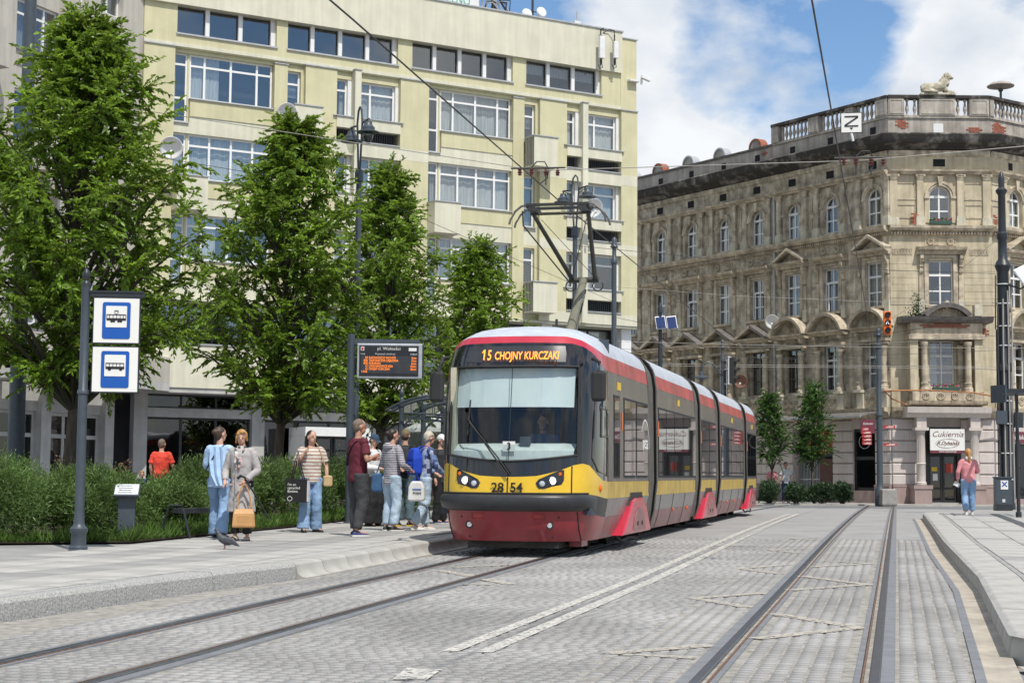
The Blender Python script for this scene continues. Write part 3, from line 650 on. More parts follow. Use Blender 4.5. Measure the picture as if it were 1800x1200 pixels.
def twin(F, xc, w, z0, z1, arched=False, open_=False, cur=0, fm='white_frame', tr=None):
    y = .17; x0, x1 = xc - w / 2, xc + w / 2; tr = tr or z0 + (z1 - z0) * .68
    if not arched:
        o = window(ten, x0, x1, z0, z1, y, (xc,), (z0 + (tr - z0) * .48, tr), fm, bar=.055, cur=cur, M=F); MB().box(x0 + .02, x1 - .02, y - .02, y + .09, tr - .05, tr + .05).build('transom', fm, o)
    else:
        zs = z1 - w / 2
        o = window(ten, x0, x1, z0, zs, y, (xc,), (z0 + (zs - z0) * .47,), fm, bar=.06, cur=cur, M=F)
        b = MB(); b.rings([[(x, q, z) for x, z in pts] for q, pts in ((y, arch_pts(xc, zs, w / 2)), (y, arch_pts(xc, zs, w / 2 - .07)), (y + .07, arch_pts(xc, zs, w / 2 - .07)), (y + .07, arch_pts(xc, zs, w / 2)))], cap=False, closed=False)
        b.box(xc - .035, xc + .035, y + .003, y + .067, zs, z1 - .05); b.box(x0, x1, y - .02, y + .08, zs - .05, zs + .05); b.build('fanlight_frame', fm, o)
        for a0, a1 in ((math.pi, math.pi / 2), (math.pi / 2, 0)): MB().prism([(xc, zs)] + arch_pts(xc, zs, w / 2 - .04, 8, a0, a1), y + .032, y + .038).build('pane', 'glass', o)
    if open_:  # one leaf ajar
        R = T(x0 + .03, y - .02, 0, R_(-28)); MB().box(0, w / 2 - .06, -.02, .02, z0 + .05, z0 + .1).box(0, w / 2 - .06, -.02, .02, tr - .1, tr - .05).box(0, .05, -.02, .02, z0 + .1, tr - .1).box(w / 2 - .11, w / 2 - .06, -.02, .02, z0 + .1, tr - .1).build('open_leaf', fm, o, R)
    return o
def baluster_mesh():
    return MB().lathe([(.075, 0), (.075, .06), (.05, .08), (.045, .14), (.085, .26), (.09, .33), (.06, .46), (.045, .56), (.05, .62), (.075, .66), (.075, .74)], 10).mesh('baluster', 'stucco_parapet', True)
BAL = baluster_mesh()
CAPM = MB()
for z0, z1, w in ((0, .05, .17), (.05, .12, .19), (.12, .2, .22), (.2, .24, .25)): CAPM.box(-w, w, -.10 - (w - .17), .0, z0, z1)
for s in (-1, 1): CAPM.ell((s * .2, -.13, .17), (.06, .06, .06), 8, 6)
CAPM = CAPM.mesh('capital', 'ornament')
HCOL = MB().lathe([(.21, 0), (.21, .14), (.17, .17), (.17, .3), (.19, .33), (.145, .36), (.15, .9), (.135, 1.75), (.15, 1.78), (.19, 1.86), (.2, 1.95)], 14).mesh('half_column', 'ornament', True)
RING = MB(); RING.rings([[((.17 + .04 * math.cos(a)) * math.cos(t_), .03 * math.sin(a), (.17 + .04 * math.cos(a)) * math.sin(t_)) for a in np.linspace(0, 2 * math.pi, 7)[:-1]] for t_ in np.linspace(0, 2 * math.pi, 17)], cap=False)
for k in range(6): RING.ell((.09 * math.cos(k * 1.047), -.01, .09 * math.sin(k * 1.047)), (.04, .03, .04), 6, 4)
RING = RING.mesh('rosette', 'ornament', True)

def upper_bay(F, xc, hw, W, kind1, kind2, warm, cur, open2=False, dark1=False):
    """three storeys of one bay: hw half bay width"""
    xa, xb = xc - hw, xc + hw; m = warm; w2 = W / 2
    # storey 1
    tb(F, xa, xc - w2, 0, .4, 5.2, 9.1, m); tb(F, xc + w2, xb, 0, .4, 5.2, 9.1, m); tb(F, xc - w2, xc + w2, 0, .4, 7.5, 9.1, m); tb(F, xc - w2, xc + w2, 0, .4, 5.2, 5.38, m)
    twin(F, xc, W, 5.38, 7.5, cur=cur[0], fm='dark_wood' if dark1 else 'white_frame')
    # storey 2
    tb(F, xa, xc - w2, 0, .4, 9.1, 12.75, m); tb(F, xc + w2, xb, 0, .4, 9.1, 12.75, m); tb(F, xc - w2, xc + w2, 0, .4, 11.17, 12.75, m)
    twin(F, xc, W, 9.12, 11.17, open_=open2, cur=cur[1]); tb(F, xc - w2 - .18, xc + w2 + .18, -.16, .1, 9.0, 9.12, 'ornament', 'sill')
    # storey 3 (arched)
    wa = W * .86; r = wa / 2; zs = 14.6 - r
    tb(F, xa, xc - r, 0, .4, 12.75, zs, m); tb(F, xc + r, xb, 0, .4, 12.75, zs, m); tb(F, xc - r, xc + r, 0, .4, 12.75, 12.88, m)
    arch_fill(F, xa, xb, zs, 15.1, xc, r, m); twin(F, xc, wa, 12.88, 14.6, True, cur=cur[2])
    b = MB(); b.rings([[(x, y, z) for x, z in pts] for y, pts in ((-.0, arch_pts(xc, zs, r + .22)), (-.09, arch_pts(xc, zs, r + .22)), (-.09, arch_pts(xc, zs, r + .12)), (-.05, arch_pts(xc, zs, r + .10)), (-.05, arch_pts(xc, zs, r + .01)), (.05, arch_pts(xc, zs, r + .01)))], cap=False, closed=False); b.build('archivolt', 'ornament', ten, F)
    MB().prism([(xc - .07, zs + r - .02), (xc + .07, zs + r - .02), (xc + .13, zs + r + .42), (xc - .13, zs + r + .42)], -.18, 0).build('keystone', 'ornament', ten, F)
    for s in (-1, 1):
        tb(F, xc + s * (r + .13) - .12, xc + s * (r + .13) + .12, -.1, 0, zs - .10, zs, 'ornament', 'impost'); tb(F, xc + s * (r + .12) - .09, xc + s * (r + .12) + .09, -.04, 0, 12.9, zs - .10, m, 'jamb')
        px = xc + s * (r + .44); tb(F, px - .15, px + .15, -.13, 0, 13.2, 14.86, m, 'pilaster'); tb(F, px - .2, px + .2, -.2, 0, 12.76, 13.1, 'base_sunlit', 'pilaster_base'); tb(F, px - .18, px + .18, -.17, 0, 13.1, 13.2, 'base_sunlit', 'pilaster_base')
        put('capital', CAPM, ten, F @ T(px, -.05, 14.86, 0, (.9, 1, 1)))
        # storey 2 architrave, consoles
        q = xc + s * (w2 + .1); tb(F, q - .1, q + .1, -.07, 0, 9.12, 11.3, 'ornament', 'architrave'); q = xc + s * (w2 + .34); console(F, q, 10.55, 11.42); tb(F, q - .1, q + .1, -.08, 0, 9.0, 10.5, 'ornament', 'strip'); tb(F, q - .13, q + .13, -.12, 0, 8.75, 9.35, 'base_sunlit', 'pedestal')
        # storey 1 columns
        q = xc + s * (w2 + .22); put('half_column', HCOL, ten, F @ T(q, -.2, 5.32)); tb(F, q - .24, q + .24, -.44, 0, 5.2, 5.32, 'base_sunlit', 'pedestal')
        console(F, xc + s * (w2 + .3), 7.35, 7.95, -.02, d=.4)
    tb(F, xc - w2 - .2, xc + w2 + .2, -.07, 0, 11.3, 11.42, 'ornament', 'architrave')
    # hood over storey 2
    cornice(F, xc - w2 - .55, xc + w2 + .55, [(0, 11.44), (.2, 11.44), (.22, 11.56), (.42, 11.62), (.46, 11.74), (0, 11.8)], 'ornament', 'hood')
    if kind2 == 'tri':
        for s in (-1, 1): MB().prism([(xc, 12.42), (xc + s * (w2 + .55), 11.80), (xc + s * (w2 + .55), 11.68), (xc + s * .0, 12.28)][::s], -.48, 0).build('pediment_slope', 'ornament', ten, F)
        MB().prism([(xc - w2 - .3, 11.74), (xc + w2 + .3, 11.74), (xc, 12.25)], -.08, 0).build('pediment_field', m, ten, F)
    else:
        for s in (-1, 1): put('rosette', RING, ten, F @ T(xc + s * .45, -.06, 12.05, 0, (.8, 1, .8)))
        frame_ring(F, xc - .7, xc + .7, 11.86, 12.24)
    # hood over storey 1
    tb(F, xc - w2 - .42, xc + w2 + .42, -.30, 0, 7.5, 7.62, 'ornament', 'entablature'); tb(F, xc - w2 - .34, xc + w2 + .34, -.12, 0, 7.62, 7.95, m, 'frieze')
    b = MB()
    for k in range(9): b.ell((xc - .5 + k * .125, -.14, 7.79), (.05, .05, .08), 6, 4)
    b.build('frieze_relief', 'ornament', ten, F)
    cornice(F, xc - w2 - .62, xc + w2 + .62, [(0, 7.95), (.35, 7.97), (.4, 8.06), (.56, 8.10), (.58, 8.18), (0, 8.2)], 'ornament', 'hood')
    if kind1 == 'tri':
        for s in (-1, 1): MB().prism([(xc, 8.86), (xc + s * (w2 + .66), 8.22), (xc + s * (w2 + .66), 8.08), (xc + s * .0, 8.70)][::s], -.62, 0).build('pediment_slope', 'roof_tin' if s > 0 else 'ornament', ten, F)
        MB().prism([(xc - w2 - .4, 8.19), (xc + w2 + .4, 8.19), (xc, 8.72)], -.1, 0).build('pediment_field', m, ten, F)
    else:
        rr_ = (w2 + .64); zc = 8.16 - .35 * rr_; rad = math.hypot(rr_, 8.16 - zc); a0 = math.atan2(8.16 - zc, -rr_); a1 = math.atan2(8.16 - zc, rr_)
        b = MB(); b.rings([[(x, y, z) for x, z in arch_pts(xc, zc, q, 12, a0, a1)] for y, q in ((0, rad - .1), (-.6, rad - .1), (-.62, rad + .04), (0, rad + .06))], cap=False, closed=False); b.build('arched_hood', 'ornament', ten, F)
        MB().prism([(x, z) for x, z in arch_pts(xc, zc, rad - .1, 12, a0, a1)], -.1, 0).build('pediment_field', m, ten, F); put('rosette', RING, ten, F @ T(xc, -.1, 8.36, 0, (.7, 1, .7)))
    # balcony band
    tb(F, xa, xb, -.12, .4, 4.5, 5.2, 'stucco_old' if m == 'stucco_old' else m, 'band')
    for s in (-1, 0, 1): put('rosette', RING, ten, F @ T(xc + s * .42, -.14, 4.86)) if abs(s) < 2 else None
    for s in (-1, 1): tb(F, xc + s * (w2 + .22) - .2, xc + s * (w2 + .22) + .2, -.26, -.1, 4.45, 5.2, 'base_sunlit', 'pedestal')
    # between the bays: framed panels
    for s in (-1, 1):
        x0, x1 = sorted((xc + s * (r + .62), xc + s * (hw - .04)))
        if x1 - x0 > .15: frame_ring(F, x0, x1, 13.1, 13.75); frame_ring(F, x0, x1, 13.95, 14.75)
    for k in range(7):
        for s in (-1, 1):
            x0, x1 = sorted((xc + s * (w2 + .5), xc + s * hw))
            tb(F, x0 + .004, x1 - .004, -.018, 0, 9.14 + k * .31, 9.14 + k * .31 + .295, m, 'stone_block')

mat('dark_wood', (.10, .085, .07), .7)
BAYS = [.96, 3.75, 6.37, 8.95, 11.55, 14.17, 16.8, 19.42]
edges = [0] + [(a + c) / 2 for a, c in zip(BAYS, BAYS[1:])] + [20.7]
rc = random.Random(3)
for i, t_ in enumerate(BAYS):
    # bays are not symmetric about their windows: fill the slivers
    hw = min(t_ - edges[i], edges[i + 1] - t_)
    upper_bay(FL, -t_, hw, 1.06, 'arc' if i < 3 else 'tri', 'tri' if i in (0, 2) else 'flat', 'stucco_old', [rc.choice((0, 1, 2, 0)) for _ in range(3)], open2=i in (1, 3, 5), dark1=i in (2, 3, 5))
    for x0, x1 in ((t_ + hw, edges[i + 1]), (edges[i], t_ - hw)):
        if x1 - x0 > .01: tb(FL, -x1, -x0, .001, .4, 4.5, 15.1)
def face_long(F, x0, x1, m, dent=True):
    tb(F, x0, x1, .002, .4, 15.1, 16.25, m, 'frieze')
    cornice(F, x0, x1, [(0, 12.3), (.06, 12.34), (.10, 12.48), (.26, 12.52), (.34, 12.62), (.36, 12.74), (0, 12.76)], 'ornament')
    cornice(F, x0, x1, [(0, 15.10), (.16, 15.12), (.2, 15.2), (.28, 15.24), (.3, 15.32), (0, 15.34)], 'ornament')
    cornice(F, x0, x1, [(0, 4.02), (.12, 4.05), (.2, 4.25), (.42, 4.32), (.46, 4.46), (0, 4.5)], 'ornament')
    tb(F, x0, x1, .003, .4, 4.0, 4.51, m)
    cornice(F, x0, x1, [(0, 15.95), (.08, 16.0), (.12, 16.22), (0, 16.24)], 'stucco_old')
    if dent:
        b = MB(); x = x0 + .05
        while x < x1 - .1: b.box(x, x + .07, -.2, -.02, 12.36, 12.47); x += .14
        b.build('dentils', 'ornament', ten, F)
face_long(FL, -20.7, 0, 'stucco_old'); face_long(FC, 0, 4.65, 'stucco_warm'); face_long(FR, 0, 9, 'stucco_warm')
# big dark cornice, mitred round the two corners
def mitred(prof, m, name, faces=((-20.7, 0), (0, 4.65), (0, 9))):
    dirs = [Vector((.545, -.838)), Vector((1, 0)), Vector((math.cos(R_(34.8)), math.sin(R_(34.8))))]
    nrm = [Vector((d.y, -d.x)) for d in dirs]      # outward
    c = [Vector((0, 0)) - dirs[0] * 20.7, Vector((0, 0)), Vector((4.65, 0)), Vector((4.65, 0)) + dirs[2] * 9]
    mit = [nrm[0], (nrm[0] + nrm[1]) / (1 + nrm[0].dot(nrm[1])), (nrm[1] + nrm[2]) / (1 + nrm[1].dot(nrm[2])), nrm[2]]
    MB().rings([[(c[i].x + mit[i].x * o, c[i].y + mit[i].y * o, z) for o, z in prof] for i in range(4)]).build(name, m, ten)
mitred([(-.3, 16.25), (0, 16.25), (.15, 16.27), (.3, 16.4), (.72, 16.5), (.78, 16.62), (.86, 16.84), (.7, 16.93), (-.3, 16.93)], 'black_cornice', 'crown_cornice')
mitred([(-.4, 16.931), (-.05, 16.931), (-.05, 17.75), (-.4, 17.75)], 'stucco_parapet', 'parapet')
# frieze and parapet vents
mat('void', (.012, .012, .013), .9)
for i, t_ in enumerate(BAYS[:7]):
    for z0, w in ((15.5, .28), (17.0, .2)):
        o = MB().box(-t_ - w, -t_ + w - .05, (-.0 if z0 < 16 else .04) - .004, .3, z0, z0 + (.36 if z0 < 16 else .48)).build('vent_opening', 'void', ten, FL)
MB().box(2.05, 2.6, -.004, .3, 15.5, 15.84).build('vent_opening', 'void', ten); MB().box(2.1, 2.55, -.006 + .05, .3, 17.0, 17.5).build('vent_opening', 'white_wall', ten)
for x in (1.3, 4.3): MB().box(x, x + .3, -.004, .3, 15.5, 15.84).build('vent_opening', 'void', ten, FR)
# balustrade on top: left face up to t=7.83, corner, right
def balustrade(F, x0, x1, piers, n_gap):
    tb(F, x0, x1, -.02, .36, 17.752, 17.86, 'stucco_parapet', 'rail'); tb(F, x0, x1, -.1, .44, 18.66, 18.80, 'black_cornice', 'rail')
    for a, c in piers:
        tb(F, a, c, -.06, .40, 17.862, 18.655, 'stucco_parapet', 'pier')
        if c - a > .5: frame_ring(F, a + .06, c - .06, 17.93, 18.6, .05, .025, 'stucco_parapet', -.06)
    for (a, c), (a2, c2) in zip(piers, piers[1:]):
        n = max(2, int((a2 - c) / .26))
        for k in range(n): put('baluster', BAL, ten, F @ T(c + (a2 - c) * (k + .5) / n, .17, 17.862, 0, (1, 1, 1.07)))
balustrade(FL, -7.83, -.02, [(-7.83, -7.35), (-5.2, -4.5), (-2.7, -2.15), (-.75, -.02)], 0)
balustrade(FC, .0, 4.65, [(.02, .75), (1.45, 3.1), (3.75, 4.63)], 0)
balustrade(FR, .02, 9, [(.02, .3), (3.0, 3.6), (6, 6.6), (8.5, 9)], 0)
# arched bumps on the low parapet
cornice(FL, -20.7, -7.84, [(-.45, 17.75), (.02, 17.75), (.04, 17.85), (-.45, 17.9)], 'roof_tin', 'coping')
for k, t_ in enumerate((9.06, 11.84, 14.39, 16.98, 19.5)):
    MB().prism(arch_pts(-t_, 17.86, .42, 12), -.02, .34).build('parapet_arch', 'stucco_parapet', ten, FL)
    b = MB(); b.rings([[(x, y, z) for x, z in arch_pts(-t_, 17.86, q, 12)] for y, q in ((-.06, .38), (-.06, .47), (.42, .47), (.42, .38))], cap=False, closed=False); b.build('arch_coping', 'brick_red' if k in (0, 3) else 'flashing', ten, FL)
# corner bay
upper_bay(FC, 2.33, 2.325, 1.12, 'arc', 'flat', 'stucco_warm', [2, 0, 0], open2=False)
for s in (-1, 1):
    frame_ring(FC, 2.33 + s * 1.75 - .45, 2.33 + s * 1.75 + .45, 11.42, 11.72, .03, .02); b = MB()
    for k in range(6):
        x = 2.33 + s * 1.75 - .42 + k * .14; b.box(x, x + .03, -.035, 0, 11.46, 11.68); b.box(x + .03, x + .1, -.035, 0, 11.65, 11.68); b.box(x + .07, x + .1, -.035, 0, 11.52, 11.65); b.box(x + .1, x + .14, -.035, 0, 11.46, 11.49)
    b.build('key_frieze', 'ornament', ten)
    px = 2.33 + s * 2.12; tb(FC, px - .17, px + .17, -.11, 0, 12.9, 14.86, 'stucco_warm', 'pilaster'); put('capital', CAPM, ten, T(px, -.04, 14.86)); tb(FC, px - .22, px + .22, -.18, 0, 12.77, 13.12, 'base_sunlit', 'pilaster_base')
# projecting loggia with segmental top over the shop porch
lg = MB(); lg.box(.75, 3.95, -.95, 0, 4.75, 5.15); lg.build('balcony_base', 'ornament', ten)
for k in range(4): put('rosette', RING, ten, T(1.35 + k * .65, -.97, 4.95, 0, (.9, 1, .8)))
cornice(FC, .6, 4.1, [(0, 4.55), (.9, 4.55), (1.0, 4.62), (1.04, 4.74), (0, 4.748)], 'ornament', 'balcony_cornice')
for s in (-1, 1):
    put('column', HCOL, ten, T(2.33 + s * .98, -.72, 5.152, 0, (1, 1, 1.15))); tb(FC, 2.33 + s * 1.45 - .18, 2.33 + s * 1.45 + .18, -.8, 0, 5.152, 7.5, 'stucco_warm', 'pier')
tb(FC, .62, 4.04, -.95, 0, 7.5, 7.72, 'ornament', 'entablature'); tb(FC, .72, 3.94, -.84, 0, 7.721, 8.24, 'ornament', 'entablature'); cornice(FC, .3, 4.36, [(0, 8.25), (1.05, 8.25), (1.18, 8.36), (1.25, 8.5), (0, 8.58)], 'roof_tin', 'hood')
zc, rad = 7.75, 1.3; a0, a1 = R_(142), R_(38)
b = MB(); b.rings([[(x, y, z) for x, z in arch_pts(2.33, zc, q, 16, a0, a1)] for y, q in ((0, rad - .13), (-1.2, rad - .13), (-1.24, rad + .06), (0, rad + .08))], cap=False, closed=False); b.build('arched_hood', 'roof_tin', ten)
MB().prism(arch_pts(2.33, zc, rad - .12, 16, a0, a1), -.85, 0).build('pediment_field', 'ornament', ten); MB().ell((2.33, -1.0, 9.05), (.14, .12, .2), 8, 6).build('finial', 'ornament', ten)
b = MB()
for k in range(9): b.ell((1.75 + k * .145, -.88, 8.72 + .12 * math.sin(k / 8 * 3.14)), (.06, .05, .07), 6, 4)
b.build('pediment_relief', 'ornament', ten)
tb(FC, 3.65, 4.0, -.7, -.3, 8.58, 9.1, 'base_sunlit', 'chimney_stub')
# brick showing where plaster fell off: each brick a piece
def bricks(F, x0, x1, z0, z1, seed, y=0.):
    q = random.Random(seed); n = 0; z = z0; r = 0; cx, cz = (x0 + x1) / 2, (z0 + z1) / 2
    while z < z1:
        x = x0 - (.13 if r % 2 else 0)
        while x < x1:
            u = ((x + .12 - cx) / (x1 - x0) * 2) ** 2 + ((z - cz) / (z1 - z0) * 2) ** 2
            if u < .75 + q.random() * .45: MB().box(x, x + .235, y - .012 - q.random() * .012, y + .03, z, z + .062).build('brick', 'brick_red', ten, F)
            x += .25
        z += .075; r += 1
bricks(FC, .35, .95, 17.25, 17.65, 1, .05); bricks(FC, 3.6, 4.3, 17.05, 17.3, 2, .05); bricks(FR, .25, 1.2, 17.0, 17.6, 3, .05); bricks(FC, 1.15, 3.4, 7.94, 8.2, 4, -.845); bricks(FC, 3.75, 4.5, 7.65, 8.05, 5, 0.); bricks(FC, .98, 1.32, 12.8, 13.25, 6, -.135); bricks(FR, .1, .5, 12.8, 13.3, 8); bricks(FL, -8.7, -8.2, 17.3, 17.6, 7, .05)
upper_bay(FR, 1.75, 1.75, 1.06, 'arc', 'tri', 'stucco_warm', [0, 0, 1]); upper_bay(FR, 5.1, 1.6, 1.06, 'arc', 'flat', 'stucco_warm', [0, 1, 0]); tb(FR, 6.7, 9, 0, .4, 4.5, 15.1, 'stucco_warm')
# ground floor: rusticated blocks
def rust(F, x0, x1, z0=1.0, z1=4.0, course=.5, L=1.15, m='rusticated_pink'):
    z = z0; r = 0
    tb(F, x0, x1, .05, .4, .1, z1, m); tb(F, x0, x1, -.12, .05, .1, z0 - .1, 'plinth_pink', 'plinth'); cornice(F, x0, x1, [(-.05, z0 - .1), (.14, z0 - .1), (.14, z0 - .03), (-.05, z0)], 'plinth_pink', 'plinth_cap')
    while z < z1 - .05:
        h = min(course, z1 - z); x = x0 + (0 if r % 2 else -L / 2)
        while x < x1:
            a, c = max(x, x0), min(x + L, x1)
            if c - a > .05:
                MB().rings([[(a + i_, y, z + j_) if k_ == 0 else None for k_ in (0,)][0:0] or [(a + q, y, z + q), (c - q, y, z + q), (c - q, y, z + h - .05 - q), (a + q, y, z + h - .05 - q)] for y, q in ((.06, 0.), (-.03, 0.), (-.055, .03))]).build('stone_block', m, ten, F) if True else None
            x += L
        z += course; r += 1
i_ = j_ = 0
for x0, x1 in ((-.98, -.03), (-3.72, -2.42)): rust(FL, x0, x1, L=1.4)
rust(FL, -20.7, -6.42, L=1.5)
rust(FC, .03, 1.48, L=1.6); rust(FC, 3.12, 4.62, L=1.6); rust(FR, .03, .7); rust(FR, 2.6, 3.2); rust(FR, 5.5, 9)
# openings on the ground floor
tb(FL, -2.42, -.98, -.08, .4, .1, .72, 'plinth_pink', 'stall_riser'); tb(FL, -2.42, -.98, .0, .4, 3.55, 4.0, 'rusticated_pink', 'lintel')
window(ten, -2.42, -.98, .72, 3.55, .08, (), (2.2,), 'shop_black', 'shop_glass', bar=.14, M=FL, name='shop_window')
MB().box(-2.3, -1.1, .9, 1.0, .7, 3.5).build('shop_backdrop', 'room', ten, FL); mat('lamp_shade', (.7, .66, .55), .8)
MB().lathe([(.16, 0), (.1, .3)], 12).build('lamp_shade', 'lamp_shade', ten, FL @ T(-1.35, .5, 1.75))
b = MB(); b.rings([[(.34 * (1 + dq) * math.cos(a), 0, .3 * (1 + dq) * math.sin(a)) for a in np.linspace(0, 2 * math.pi, 25)] for dq in (0, .06)], cap=False, closed=False); b.build('emblem', 'sign_white', ten, FL @ T(-1.75, .07, 2.95))
tb(FL, -6.42, -3.72, .0, .4, 3.6, 4.0, 'rusticated_pink', 'lintel'); tb(FL, -6.42, -3.72, .9, 1.0, .1, 3.6, 'shop_black', 'recess'); mat('shop_red', (.45, .05, .03), .6); mat('shop_brown', (.10, .04, .03), .6); mat('yellow_sign', (.75, .5, .02), .5)
tb(FL, -5.9, -4.0, .5, .55, 2.75, 3.5, 'shop_red', 'shop_fascia'); tb(FL, -4.85, -3.74, .2, .25, .1, 2.2, 'shop_brown', 'shop_panel'); tb(FL, -4.9, -4.2, .45, .5, 2.3, 2.75, 'shop_black', 'shop_fascia'); letter('GAME', 'yellow_sign', ten, FL @ T(-4.75, .44, 2.45), size=.3)
b = MB()
for k in range(14): b.box(-6.3 + k * .1, -6.27 + k * .1, .3, .33, .1, 2.3)
b.box(-6.4, -4.9, .29, .34, 1.2, 1.26); b.box(-6.4, -4.9, .29, .34, 2.24, 2.3); b.build('folding_gate', 'flashing', ten, FL)
b = MB(); b.ell((0, 0, 0), (.2, .03, .12), 10, 6); b.ell((-.15, 0, -.12), (.08, .03, .13), 8, 6); b.ell((.15, 0, -.12), (.08, .03, .13), 8, 6); b.build('gamepad_emblem', 'yellow_sign', ten, FL @ T(-4.35, .18, .78)); MB().box(-5.35, -5.0, .26, .29, .5, 1.0).build('notice', 'yellow_sign', ten, FL)
# canopy over the shops on the left face
b = MB(); b.prism([(-1.55, 4.02), (-1.55, 4.07), (-.4, 4.30), (-.4, 4.25)], -11.0, -.35, 'x'); b.build('canopy', 'roof_tin', ten, FL); MB().box(-11.0, -.35, -1.6, -1.54, 4.0, 4.09).build('canopy_edge', 'flashing', ten, FL)
# shop porch
mat('porch_stone', (.58, .52, .47), .8, var=.06, streak=.1)
cornice(FC, .45, 4.2, [(0, 4.0), (1.0, 4.0), (1.05, 4.1), (1.2, 4.2), (1.24, 4.46), (0, 4.5)], 'porch_stone', 'porch_roof')
for s in (-1, 1):
    q = 2.33 + s * 1.2
    b = MB(); b.lathe([(.24, 1.0), (.24, 1.1), (.2, 1.14), (.2, 1.9), (.23, 1.94), (.19, 1.98), (.175, 3.3), (.2, 3.34), (.23, 3.42)], 20, (q, -.75, 0)); b.build('column', 'porch_stone', ten, smooth=True)
    b = MB()
    for k in range(14): a = k * math.pi / 7; b.tube((q + .188 * math.cos(a), -.75 + .188 * math.sin(a), 2.0), (q + .178 * math.cos(a), -.75 + .178 * math.sin(a), 3.28), .012, n=5)
    b.build('fluting', 'porch_stone', ten)
    tb(FC, q - .3, q + .3, -1.05, -.45, 3.42, 3.55, 'porch_stone', 'capital'); tb(FC, q - .22, q + .22, -.98, -.5, 3.551, 3.998, 'porch_stone', 'impost'); tb(FC, q - .38, q + .38, -1.13, -.12, .1, .82, 'plinth_pink', 'pedestal'); tb(FC, q - .42, q + .42, -1.17, -.12, .821, .99, 'plinth_pink', 'pedestal')
tb(FC, 1.0, 3.66, -.3, .3, .1, .22, 'granite', 'step'); tb(FC, 1.48, 3.12, .05, .4, 3.6, 4.0, 'rusticated_pink', 'lintel')
b = MB(); b.box(1.5, 1.66, -.02, .3, .22, 3.6); b.box(2.94, 3.10, -.02, .3, .22, 3.6); b.box(1.66, 2.94, -.02, .3, 3.46, 3.6); b.box(1.66, 2.94, .0, .28, 2.36, 2.5); b.build('door_frame', 'shop_black', ten)
for k, x in enumerate((1.68, 2.31)):
    d = window(ten, x, x + .61, .24, 2.36, .1, (), (.85,), 'shop_black', 'shop_glass', bar=.09, name='door'); MB().tube((x + (.54 if k == 0 else .07), .06, 1.05), (x + (.54 if k == 0 else .07), .06, 1.35), .015).build('handle', 'rail_steel', d)
for x, z, w, h, m in ((1.8, 1.62, .26, .18, 'yellow_sign'), (1.86, 1.2, .22, .3, 'sign_white'), (2.45, 1.55, .3, .42, 'shop_red')): MB().box(x, x + w, .085, .098, z, z + h).build('poster', m, ten)
sg = thing('shop_sign', 'white pastry shop sign with brown script over the shop door', 'sign', (17.15 + 2.3, 74.5 - .85, 2.44))
MB().box(-.77, .77, 0, .08, .1, 1.05).build('board', 'sign_white', sg); MB().box(-.77, .77, -.003, .08, -.02, .098).build('lower_strip', 'maroon_paint', sg)
letter('Cukiernia', 'script_brown', sg, T(0, -.004, .70), size=.36, shear=.35); letter('R.Dybalski', 'script_brown', sg, T(0, -.004, .34), size=.23, shear=.45, bold=.004); letter('www.dybalski.pl', 'sign_white', sg, T(0, -.006, .015), size=.12)
b = MB(); b.rings([[((.52 + dq) * math.cos(a), -.003, .40 + (.185 + dq) * math.sin(a)) for a in np.linspace(0, 2 * math.pi, 33)] for dq in (0, .012)], cap=False, closed=False)
b.rings([[((.49 + dq) * math.cos(a) + .02, -.0035, .40 + (.20 + dq) * math.sin(a + .2)) for a in np.linspace(.3, 5.9, 33)] for dq in (0, .010)], cap=False, closed=False); b.build('emblem', 'script_brown', sg)
tb(FC, 3.75, 3.95, -.062, -.05, 1.9, 2.1, 'shop_red', 'house_plate')
# right face shops
window(ten, .7, 2.6, .4, 2.9, .1, (1.65,), (), 'shop_black', 'shop_glass', bar=.1, M=FR, name='shop_window'); window(ten, 3.2, 5.5, .4, 3.4, .1, (4.3,), (), 'shop_black', 'shop_glass', bar=.1, M=FR, name='shop_window'); tb(FR, .7, 5.5, .0, .4, 3.4, 4.0, 'rusticated_pink', 'lintel'); tb(FR, .7, 5.5, .05, .4, .1, .4, 'plinth_pink', 'stall_riser')
fs = thing('shop_fascia_sign', 'maroon shop sign on the right face beside the big black pole', 'sign', (17.15 + 4.65, 74.5, 0), R_(34.8)); MB().box(.7, 2.6, -.12, -.02, 2.95, 3.45).build('board', 'maroon_paint', fs); letter('Dybalski', 'sign_white', fs, T(1.4, -.123, 3.1), size=.3, shear=.4)
tb(FR, .7, 2.6, .0, .1, 2.9, 3.4, 'rusticated_pink', 'lintel')
wb_ = MB(); wb_.box(-20.7, -.0, .9, 8, .2, 16); wb_.build('rooms', 'room', ten, FL); MB().box(.3, 4.4, 1.0, 6, .2, 16).build('rooms', 'room', ten); MB().box(.2, 9, 1.0, 5, .2, 16).build('rooms', 'room', ten, FR)
MB().add([(-11.2, 17.4, 17.4), (0, .5, 17.4), (4.65, .5, 17.4), (12, 5.6, 17.4), (12, 30, 17.8), (-8, 30, 17.8)], [(0, 1, 2, 3, 4, 5)]).build('roof', 'roof_tin', ten)
# drain pipe
MB().path([Vector((-7.6, -.12, z)) for z in (4.6, 8, 12, 15.2)], .06).build('drain_pipe', 'flashing', ten, FL)

